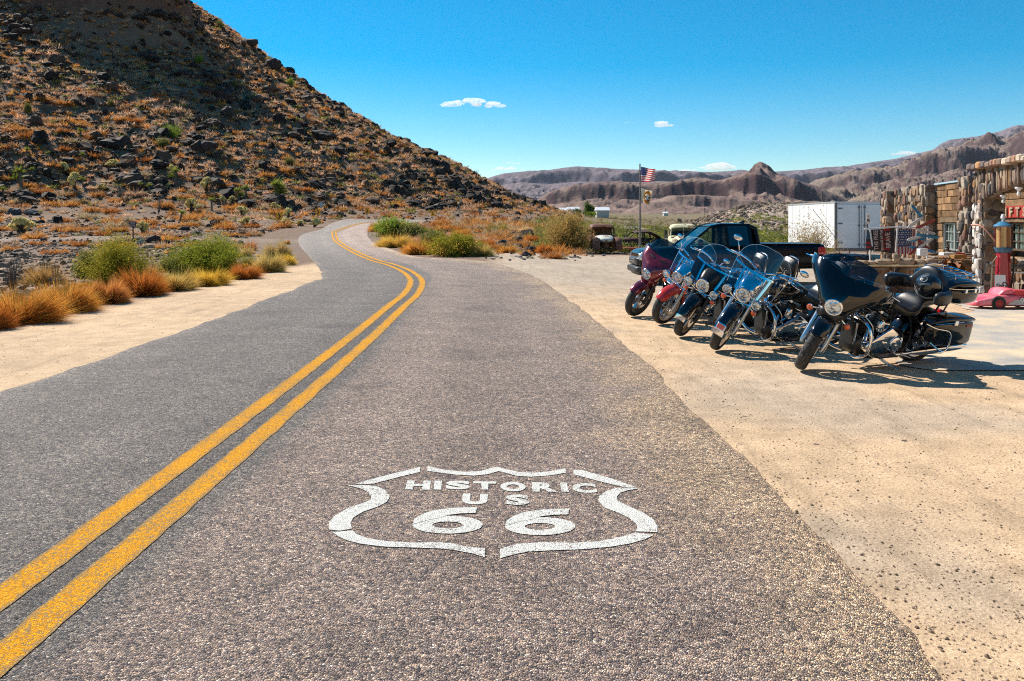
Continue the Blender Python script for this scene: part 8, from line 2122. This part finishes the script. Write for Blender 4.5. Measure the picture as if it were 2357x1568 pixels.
for q, (a, b_, h_, dz, lb) in enumerate(((1962, 1994, 11, 0, 'leftmost chunk of pale driftwood on the plank counter'), (1991, 2010, 10, 0, 'knotty driftwood chunk, second on the counter'), (2007, 2054, 13, 0, 'long gnarled driftwood log in the middle of the counter'), (2050, 2101, 14, 0, 'thickest driftwood log, on the right of the counter'), (2100, 2126, 10, 0, 'short driftwood piece right of the thick log'), (2050, 2066, 8, .13, 'small driftwood piece perched on top of the logs'), (2124, 2150, 9, -.0, 'driftwood piece beside the white paper box'))):
    L_ = (b_ - a) / FPX * Zb; hh = h_ / FPX * Zb; W_, F_ = ico(3); W_ = np.sign(W_) * np.abs(W_) ** .8; nn = fbm(W_[:, 0] * 3 + q * 7, W_[:, 1] * 3 + W_[:, 2] * 4, q, 4)
    W_ = W_ * (1 + .55 * nn)[:, None] * np.array([L_ / 2, .11, hh / 2]); o = np_mesh('driftwood', W_, F_, drift, np.ones((len(W_), 3)), smooth=True); o.location = (gx((a + b_) / 2, Zb), Zb - .1, g_ + .80 + hh * .42 + dz); o.rotation_euler = (.2 * q, 0, .15 * (q % 3 - 1)); tag(o, lb, 'driftwood', 'driftwood on the counter')
# deer head
dh = empty('carved_deer_head', (gx(1943, 19.0), 19.0, g_ + .80), 'small reddish carved deer head with branching dark antlers at the left of the counter', 'carving', rot=(0, 0, R(-120)))
rd = wood('red-brown carved wood', (.26, .10, .05)); mb = MB(); mb.tube(catmull([(-.05, 0, -.02), (-.01, 0, .08), (.05, 0, .14), (.14, 0, .12)], 4), [.07, .065, .06, .055, .05, .05, .05, .055, .055, .05, .04, .03, .025][:13], 10)
for sy in (-1, 1): mb.tube([(.02, sy * .03, .15), (-.02, sy * .09, .17)], [.02, .006], 5)
mb.build('head', rd, dh)
mb = MB()
for sy in (-1, 1):
    mb.tube(catmull([(.01, sy * .02, .16), (-.04, sy * .07, .22), (-.02, sy * .11, .30), (.03, sy * .10, .38)], 4), [.012] * 6 + [.010] * 4 + [.006] * 3, 6); mb.tube([(-.04, sy * .07, .22), (.04, sy * .06, .29)], [.009, .003], 5); mb.tube([(-.03, sy * .11, .29), (-.07, sy * .14, .36)], [.009, .003], 5)
mb.build('antlers', wood('dark antler', (.10, .055, .04)), dh)
stm = wood('stump wood', (.30, .20, .12))
mb = MB(); mb.lathe([(0, 0), (.16, 0), (.15, .4), (.14, .80), (0, .80)], (0, 0, 0), (0, 0, 1), 12); o = mb.build('stump', stm); o.location = (gx(1943, 19.0), 19.0, g_); tag(o, 'upright stump carrying the carved deer head', 'stump')
# bundle under black sheet on white table
Zw = 24.5; gw = gz(gx(1945, Zw), Zw); tbl = empty('folding_table', (gx(1948, Zw), Zw, gw), 'white folding table loaded with bundles in black plastic', 'table')
mb = MB(); mb.box((-.75, -.4, .80), (.75, .4, .84), bev=.01); mb.build('tabletop', whitep, tbl)
mb = MB(); mb.box((-.72, -.38, .45), (.72, .38, .79), bev=.05); mb.build('cloth_skirt', M('dirty white cloth', (.60, .56, .52), .9, var=.3, vs=3.), tbl)
for sx in (-1, 1):
    for sy in (-1, 1): mb = MB(); mb.tube([(sx * .65, sy * .32, 0), (sx * .65, sy * .32, .8)], .02, 6); mb.build('leg', galv, tbl)
for q, (a, w_, h_) in enumerate(((-.38, .38, .10), (.1, .30, .12), (.48, .25, .10))):
    W_, F_ = ico(3); nn = fbm(W_[:, 0] * 2.4 + q * 5, W_[:, 1] * 2.4 + W_[:, 2], 50 + q, 4); W_ = W_ * (1 + .6 * nn)[:, None] * np.array([w_, .32, h_]); o = np_mesh('plastic_bundle', W_, F_, M('black plastic sheet', (.012, .012, .014), .18, var=.2), np.ones((len(W_), 3)), smooth=True); o.location = (gx(1948, Zw) + a, Zw - .05, gw + .84 + h_ * .7); tag(o, ('leftmost bundle in crumpled black plastic on the white table', 'middle bundle in black plastic on the white table', 'rightmost bundle in black plastic on the white table')[q], 'bundle', 'black plastic bundles on the white table')
# flag rack
Zr = 21.2; gr = gz(gx(2060, Zr), Zr); fr_ = empty('flag_rack', (gx(2060, Zr), Zr, gr), 'white pipe rack hung with flags in front of the shop', 'rack')
def loc(px, py, dy=0.): p_ = W3(px, py, Zr + dy); return p_ - Vector(fr_.location)
pvc = M('white pipe', (.62, .63, .64), .35, var=.1); mb = MB()
for a, b_ in (((1989, 527), (2066, 522.5)), ((2066, 522.5), (2137, 524)), ((2002, 526), (2011, 583)), ((2066, 522), (2058, 640)), ((2136, 524), (2134, 600)), ((1990, 528), (2003, 526))): mb.tube([loc(*a), loc(*b_)], .022 if a[0] > 1991 else .016, 8)
mb.tube([loc(2002, 526, .9), loc(2003, 640, .9)], .02, 6); mb.tube([loc(2002, 526), loc(2002, 526, .9)], .016, 6)
mb.build('pipes', pvc, fr_)
fm3 = [M('faded white cloth', (.50, .45, .42), .85, var=.1), M('faded red cloth', (.36, .045, .05), .85, var=.1), M('faded blue cloth', (.055, .07, .15), .85, var=.1)]
# stars at the top left, stripes hanging down
def vgrid(a, b_, c_, d_, amp, nu, nv):   # u runs down, v runs right to left so that stripes hang vertically
    G = []
    for i_ in range(nv + 1):
        v_ = i_ / nv; row = []
        for j_ in range(nu + 1):
            u_ = j_ / nu; P_ = (a * (1 - v_) + b_ * v_) * (1 - u_) + (c_ * (1 - v_) + d_ * v_) * u_; P_ = P_ + Vector((0, amp * math.sin(v_ * 9 + u_ * 2), 0)); row.append(P_)
        G.append(row)
    return G
Gf = vgrid(W3(2067, 527, Zr), W3(2114, 526, Zr), W3(2068, 586, Zr), W3(2112, 584, Zr), .025, 40, 26)
def us_hang(name, G, label):
    nv, nu = len(G) - 1, len(G[0]) - 1; mb = MB(); fs = []; mi = []
    for i_ in range(nv):
        for j_ in range(nu):
            fs.append((i_ * (nu + 1) + j_, i_ * (nu + 1) + j_ + 1, (i_ + 1) * (nu + 1) + j_ + 1, (i_ + 1) * (nu + 1) + j_)); st = i_ * 13 // nv; mi.append(2 if (st < 9 and j_ < nu * .70) else (1 if st % 2 == 0 else 0))
    mb.add([p_ for r_ in G for p_ in r_], fs); mb.m = mi
    for r_ in range(7):
        for c_ in range(6):
            fi, fj = (c_ + .5 + .4 * (r_ % 2)) / 6.6 * nv * 9 / 13, (r_ + .7) / 7.6 * nu * .70; P_ = G[int(fi)][int(fj)]; ex = (G[int(fi)][int(fj) + 1] - P_).normalized(); ey = (G[int(fi) + 1][int(fj)] - P_).normalized(); n_ = ex.cross(ey).normalized()
            for sg in (-1, 1):
                c0 = P_ + n_ * .006 * sg; mb.mi = 0; mb.add([c0] + [c0 + (ex * math.cos(a) + ey * math.sin(a)) * (.024 if q % 2 == 0 else .010) for q, a in enumerate(np.linspace(0, 2 * math.pi, 10, endpoint=False))], [(0, 1 + q, 1 + (q + 1) % 10) for q in range(10)])
    o = mb.build(name, fm3); tag(o, label, 'flag', 'flags hanging on the pipe rack')
us_hang('national_flag', Gf, 'faded stars and stripes flag hanging sideways on the pipe rack')
Gd = vgrid(W3(1996, 530, Zr), W3(2060, 525, Zr), W3(1995, 575, Zr), W3(2055, 583, Zr), .06, 20, 30)
mb = MB(); nv, nu = 30, 20; mb.add([p_ for r_ in Gd for p_ in r_], [(i_ * 21 + j_, i_ * 21 + j_ + 1, (i_ + 1) * 21 + j_ + 1, (i_ + 1) * 21 + j_) for i_ in range(30) for j_ in range(20)]); mb.m = [(1 if (i_ < 5 and j_ > 9 and j_ % 4 < 2) or (17 <= i_ < 26 and (j_ // 2) % 2 == 0) else (2 if i_ < 6 and j_ < 9 else 0)) for i_ in range(30) for j_ in range(20)]
df = mb.build('slogan_flag', [M('charcoal cloth', (.045, .03, .03), .85, var=.2), M('deep red print', (.30, .02, .025), .85), M('teal blue print', (.05, .12, .18), .85)]); tag(df, 'dark flag with red bars and reversed slogan lettering, hanging left on the rack', 'flag', 'flags hanging on the pipe rack')
o00 = W3(2027, 553, Zr - .09); mb = MB()
for tx, dx_, sz in (('THE FREE', -.12, .15), ('BECAUSE OF THE', .03, .085), ('BRAVE', .19, .17)):
    add_text(mb, tx, sz, o00 + Vector((dx_, 0, 0)), (0.05, 0, -1), (-1, 0, -.05), mirror=True, sx=.8, bold=.003)
mb.build('lettering', whitec, df, smooth=False)
df.children[0].data.materials[0] = M('dull print', (.42, .36, .33), .85)
# arrow signpost
Zs_ = 20.6; gs = gz(gx(2113, Zs_), Zs_); ap = empty('signpost', (gx(2113, Zs_), Zs_, gs), 'old wooden post bristling with red, white and blue arrow boards', 'signpost')
mb = MB(); mb.cur = (.35, .27, .19); top = W3(2113, 474, Zs_).z - gs; mb.tube(catmull([(0, 0, -.1), (.01, 0, top * .5), (-.01, 0, top * .9), (.0, 0, top)], 3), [.055] * 6 + [.05] * 4, 8); mb.build('post', wood('grey post wood', (.34, .26, .18)), ap)
bc = {'r': M('board red', (.26, .04, .03), .7, var=.35), 'b': M('board blue', (.03, .20, .33), .7, var=.35), 'w': M('board white', (.58, .56, .52), .7, var=.3)}
for q, (py, an, L_, c_, sd_) in enumerate(((492, 55, .32, 'b', -1), (505, -35, .38, 'w', -1), (522, -28, .42, 'r', 1), (530, 12, .50, 'w', 1), (541, 8, .5, 'b', 1), (545, -12, .42, 'w', -1), (551, -8, .34, 'b', -1), (558, 40, .30, 'r', 1), (563, -35, .5, 'r', -1), (566, -30, .48, 'w', 1), (572, 8, .34, 'b', -1), (574, 12, .36, 'b', 1), (583, 25, .3, 'w', -1))):
    mb = MB(); z_ = W3(2113, py, Zs_).z - gs; a = R(an); u_ = Vector((math.cos(a) * sd_, -.25 * ((q % 3) - 1), -math.sin(a) * sd_)).normalized(); v_ = Vector((math.sin(a), 0, math.cos(a))) if True else None
    mb.prism([(-.10, -.035), (L_ - .1, -.035), (L_ - .02, 0), (L_ - .1, .035), (-.10, .035)], .018, Vector((0, -.06 - .012 * q, z_)), u_, (v_ - u_ * v_.dot(u_)).normalized()); mb.build('arrow_board', bc[c_], ap, smooth=False)
# white paper box
def boxy(name, px, py, Z, w_, h_, m_, label, cat, group=None, d_=.15, rz=.2):
    p_ = W3(px, py, Z); mb = MB(); mb.box((-w_ / 2, -d_ / 2, 0), (w_ / 2, d_ / 2, h_), bev=min(w_, h_) * .08); mb.box((-w_ / 2 * .94, -d_ / 2 * .94, h_), (w_ / 2 * .94, d_ / 2 * .94, h_ * 1.04)); o = mb.build(name, m_, smooth=False); o.location = p_; o.rotation_euler = (0, 0, rz); return tag(o, label, cat, group)
boxy('paper_box', 2123, 589, 20.0, .22, .17, whitep, 'small white box at the right end of the plank counter', 'box')
# ---- saddle stand: long table with leather saddles, wood carvings
Zl = 20.9; gl = gz(gx(2170, Zl), Zl); lt = empty('display_table', (gx(2172, Zl), Zl, gl), 'long white-edged display table crowded with leather saddles', 'table')
zl = W3(0, 624, Zl).z - gl; mb = MB(); mb.box((-.72, -.3, zl - .03), (.70, .3, zl), bev=.006); mb.build('tabletop', whitep, lt)
for sx in (-.66, .64):
    for sy in (-.25, .25): mb = MB(); mb.tube([(sx, sy, 0), (sx, sy, zl - .03)], .018, 6); mb.build('leg', galv, lt)
saddlem = [wood('saddle leather tan', (.36, .13, .045)), wood('saddle leather dark', (.13, .045, .022)), wood('saddle leather orange', (.46, .19, .05))]
def saddle(p_, s_, m_, label, rz, grp='leather saddles on the display table'):
    root = empty('saddle', p_, label, 'saddle', grp, rot=(0, 0, rz)); root.scale = (s_,) * 3
    G = []
    for x_, zc, hw_, dr in ((-.26, .30, .12, .10), (-.22, .27, .16, .16), (-.12, .19, .20, .24), (0, .17, .22, .28), (.10, .19, .20, .24), (.16, .23, .16, .16)):
        G.append([Vector((x_, hw_ * u_, zc - dr * abs(u_) ** 2.2)) for u_ in (-1, -.8, -.5, -.2, 0, .2, .5, .8, 1)])
    mb = MB(); mb.surf(G, .02, nrm_sign=1); mb.build('seat', m_, root)
    mb = MB(); mb.tube([(.15, 0, .20), (.19, 0, .30)], [.03, .022], 8); mb.lathe([(0, 0), (.045, .005), (.045, .02), (0, .025)], (.19, 0, .30), (.2, 0, 1), 12); mb.build('horn', m_, root)
    for sy in (-1, 1):
        mb = MB(); mb.surf([[Vector((-.1 + .18 * i_ / 3, sy * (.20 + .02 * j_), .02 - .10 * j_)) for i_ in range(4)] for j_ in range(4)], .012, nrm_sign=1); mb.build('fender', m_, root)
    return root
k_ = 0
sdl = ['tan saddle at the left end of the display table', 'dark saddle second from the left on the display table', 'tan saddle with raised horn, third on the display table', 'orange saddle in the middle of the display table', 'dark saddle right of the orange one', 'tan saddle near the stone column', 'orange saddle at the right end of the display table']
for q, px in enumerate((2120, 2136, 2152, 2168, 2184, 2201, 2219)):
    saddle((gx(px, Zl), Zl - .12 + .1 * (q % 2), gl + zl + .02 + .03 * (q % 3)), .78, saddlem[(0, 1, 0, 2, 1, 0, 2)[q]], sdl[q], q * 1.1)
# carved figures and boards behind and below
def figure(px, py, Z, h_, m_, label, cat, group, seed):
    p_ = W3(px, py, Z); r = random.Random(seed); prof = [(0, 0), (.22, 0), (.20, .08)] + [(r.uniform(.08, .2), .15 + .1 * q) for q in range(6)] + [(.07, .76), (.12, .84), (.10, .95), (0, 1.)]
    mb = MB(); mb.lathe([(a * h_, b_ * h_) for a, b_ in prof], (0, 0, 0), (0, 0, 1), 12)
    for sy in (-1, 1): mb.tube([(0, sy * .12 * h_, .65 * h_), (.05 * h_, sy * .24 * h_, .45 * h_), (.12 * h_, sy * .12 * h_, .35 * h_)], [.05 * h_, .045 * h_, .03 * h_], 6)
    o = mb.build(name_of[cat], m_); o.location = p_; o.rotation_euler = (0, 0, r.random() * 6); return tag(o, label, cat, group)
name_of = {'carving': 'carved_figure', 'pot': 'clay_pot', 'bottle': 'dark_bottle'}
dkw = wood('dark carved wood', (.08, .045, .03)); wnm = wood('warm carved wood', (.26, .11, .05))
figure(2106, 640, 19.3, .42, wnm, 'carved red-brown figure leaning by the right barrel', 'carving', 'carved figures around the tables', 1)
figure(2052, 672, 18.9, .48, dkw, 'dark carved figure standing on the ground before the barrels', 'carving', 'carved figures around the tables', 2)
figure(2064, 660, 19.1, .40, dkw, 'second dark carved figure on the ground beside the first', 'carving', 'carved figures around the tables', 3)
figure(2168, 660, 20.4, .40, dkw, 'dark carving under the display table', 'carving', 'carved figures around the tables', 4)
figure(2190, 664, 20.4, .45, wnm, 'brown carving under the display table near the column', 'carving', 'carved figures around the tables', 5)
figure(2214, 668, 20.2, .40, wnm, 'brown carving at the foot of the stone column', 'carving', 'carved figures around the tables', 6)
figure(2135, 655, 20.3, .5, wnm, 'tall brown carving under the left end of the display table', 'carving', 'carved figures around the tables', 7)
figure(2181, 580, 22.5, .30, dkw, 'black bottle-shaped carving on the stone ledge below the window', 'carving', 'carved figures around the tables', 8)
# ledge clutter: flat stones, boards
sb = ['reddish', 'grey', 'tan', 'dark', 'pale', 'orange', 'brown', 'black', 'white-flecked', 'rust-coloured', 'ochre', 'dull red']
pos_ = ['left end', 'left part', 'middle', 'right part', 'right end']
for q in range(30):
    px = 2138 + (q % 15) * 6.4; py = (585, 594)[q // 15] + rnd.uniform(-2, 2); Z_ = 22.4 - .7 * (q // 15); p_ = W3(px, py, Z_); cc_ = stone_c[q % 10]; s_ = rnd.uniform(.10, .17)
    W_, F_, c_ = rock_arr(900 + q, 1, .3); W_ = W_ * np.array([s_, s_ * .8, s_ * .5]); o = np_mesh('display_stone', W_, F_, stonem, c_ * np.array(cc_)); o.location = (p_.x, p_.y, p_.z); tag(o, '%s stone lying on the %s of the rock display, %s row' % (sb[q % 12], pos_[min(4, (q % 15) // 3)], ('back', 'front')[q // 15]), 'rock', 'rocks laid out on the display bench')
for q in range(2):
    Z_ = 22.4 - .7 * q; zt_ = W3(0, (588, 597)[q], Z_).z; gq = gz(gx(2183, Z_), Z_)
    mb = MB(); mb.box((gx(2132, Z_), Z_ - .25, zt_ - .04), (gx(2234, Z_), Z_ + .25, zt_), bev=.008)
    for x_ in (2136, 2183, 2230): mb.box((gx(x_, Z_) - .04, Z_ - .2, gq), (gx(x_, Z_) + .04, Z_ + .2, zt_ - .04))
    o = mb.build('display_bench', wood('bench board', (.30, .20, .12)), smooth=False); tag(o, ('low wooden bench under the window holding loose rocks', 'front wooden bench with rocks behind the saddles')[q], 'bench', 'rock benches by the window')
boxy('tray', 2196, 587, 21.3, .50, .05, M('red tray', (.45, .03, .03), .5), 'flat red tray on the front rock bench', 'tray', d_=.2); boxy('tray', 2180, 588, 21.2, .35, .07, whitep, 'flat white tray left of the red tray', 'tray', d_=.2)
boxy('wooden_crate', 2205, 596, 21.0, .36, .10, wood('yellow crate wood', (.52, .26, .06)), 'small orange-yellow crate below the red tray', 'crate', d_=.2)
# things right of the pump
Zq = 19.0
for q, (px, py, r_, c_, lb) in enumerate(((2333, 602, .085, (.55, .24, .10), 'round orange gourd on the ledge right of the pump'), (2343, 607, .06, (.68, .62, .54), 'round whitish stone right of the orange gourd'), (2353, 606, .06, (.62, .52, .42), 'round cream stone at the picture edge'), (2324, 608, .05, (.6, .5, .42), 'small pale stone left of the orange gourd'))):
    p_ = W3(px, py, Zq); mb = MB(); mb.blob(p_, (r_, r_, r_ * .9), 3, .04, q); mb.tube([p_ + Vector((0, 0, r_ * .8)), p_ + Vector((.01, 0, r_ * 1.02))], .012, 5); o = mb.build('gourd' if q == 0 else 'round_stone', M('round stone %d' % q, c_, .7, var=.3, vs=12.)); tag(o, lb, 'gourd' if q == 0 else 'stone')
p_ = W3(2340, 612, Zq); gq = gz(p_.x, Zq)
mb = MB(); mb.box((p_.x - .35, Zq - .15, p_.z - .06), (p_.x + 1.4, Zq + .25, p_.z - .0), bev=.02)
for x_ in (-.25, .5, 1.25): mb.box((p_.x + x_, Zq - .1, gq), (p_.x + x_ + .08, Zq + .2, p_.z - .06))
o = mb.build('stone_shelf', wood('shelf board', (.42, .33, .25)), smooth=False); tag(o, 'low shelf carrying the gourd and round stones right of the pump', 'shelf')
Zc = 18.3; p_ = W3(2362, 660, Zc); gq = gz(p_.x, Zc) + .012
def chair(x, y, rz, label):
    root = empty('metal_chair', (x, y, gq), label, 'chair', 'chairs round the glass table', rot=(0, 0, rz))
    mb = MB(); mb.lathe([(0, 0), (.19, 0), (.2, .015), (0, .03)], (0, 0, .42), (0, 0, 1), 20); mb.build('seat', bblack, root)
    mb = MB(); mb.lathe([(0, -.008), (.17, -.006), (.175, .006), (0, .008)], (-.19, 0, .66), (1, 0, .15), 22); mb.build('backrest', M('grey chair pad', (.10, .10, .11), .5), root)
    for a in (.8, 2.3, 3.9, 5.4): mb = MB(); mb.tube([(.15 * math.cos(a), .15 * math.sin(a), .42), (.2 * math.cos(a), .2 * math.sin(a), 0)], .011, 6); mb.build('leg', galv, root)
    mb = MB(); mb.tube([(-.15, .08, .42), (-.20, .12, .75)], .01, 5); mb.tube([(-.15, -.08, .42), (-.20, -.12, .75)], .01, 5); mb.build('back_post', galv, root)
chair(p_.x + .28, Zc - .2, 2.6, 'dark round-backed metal chair at the picture edge beside the toy car'); chair(p_.x + .1, Zc + .9, 4.4, 'dark metal chair behind the glass table')
gt = empty('glass_table', (p_.x + .12, Zc + .45, gq), 'round glass-topped table right of the pump', 'table')
mb = MB(); mb.lathe([(0, 0), (.38, 0), (.385, .006), (.38, .012), (0, .012)], (0, 0, .62), (0, 0, 1), 32); mb.build('tabletop', glass('table glass', (.7, .82, .8), .12), gt)
mb = MB(); mb.lathe([(.37, 0), (.39, 0), (.39, .02), (.37, .02)], (0, 0, .60), (0, 0, 1), 28, closed_prof=True); mb.build('rim', whitep, gt)
for a in (.4, 1.97, 3.5, 5.1): mb = MB(); mb.tube([(.34 * math.cos(a), .34 * math.sin(a), .61), (.26 * math.cos(a), .26 * math.sin(a), 0)], .014, 6); mb.build('leg', whitep, gt)
# leaning pipe by the column
mb = MB(); a = W3(2236, 518, 19.2); b_ = W3(2262, 523, 18.9); c_ = W3(2302, 568, 18.6); mb.tube(catmull([a, b_, c_], 4), .022, 8); o = mb.build('bent_rod', M('copper painted rod', (.50, .22, .14), .5, var=.2)); tag(o, 'bent pinkish rod running from the stone column to the pump', 'rod')

# ================================================================ AIR
hz_m, t, b = nmat('air haze'); t.nodes.remove(b)
out = [q for q in t.nodes if q.type == 'OUTPUT_MATERIAL'][0]
pv = node(t, 'ShaderNodeVolumePrincipled', Density=.000012, Anisotropy=.0); pv.inputs['Color'].default_value = (.86, .92, 1, 1)
t.links.new(pv.outputs[0], out.inputs['Volume'])
mb = MB(); mb.box((-6800, -60, -40), (6800, 8450, 1050)); o = mb.build('haze', hz_m, smooth=False); tag(o, 'thin blue haze over the far hills', 'haze', kind='stuff')
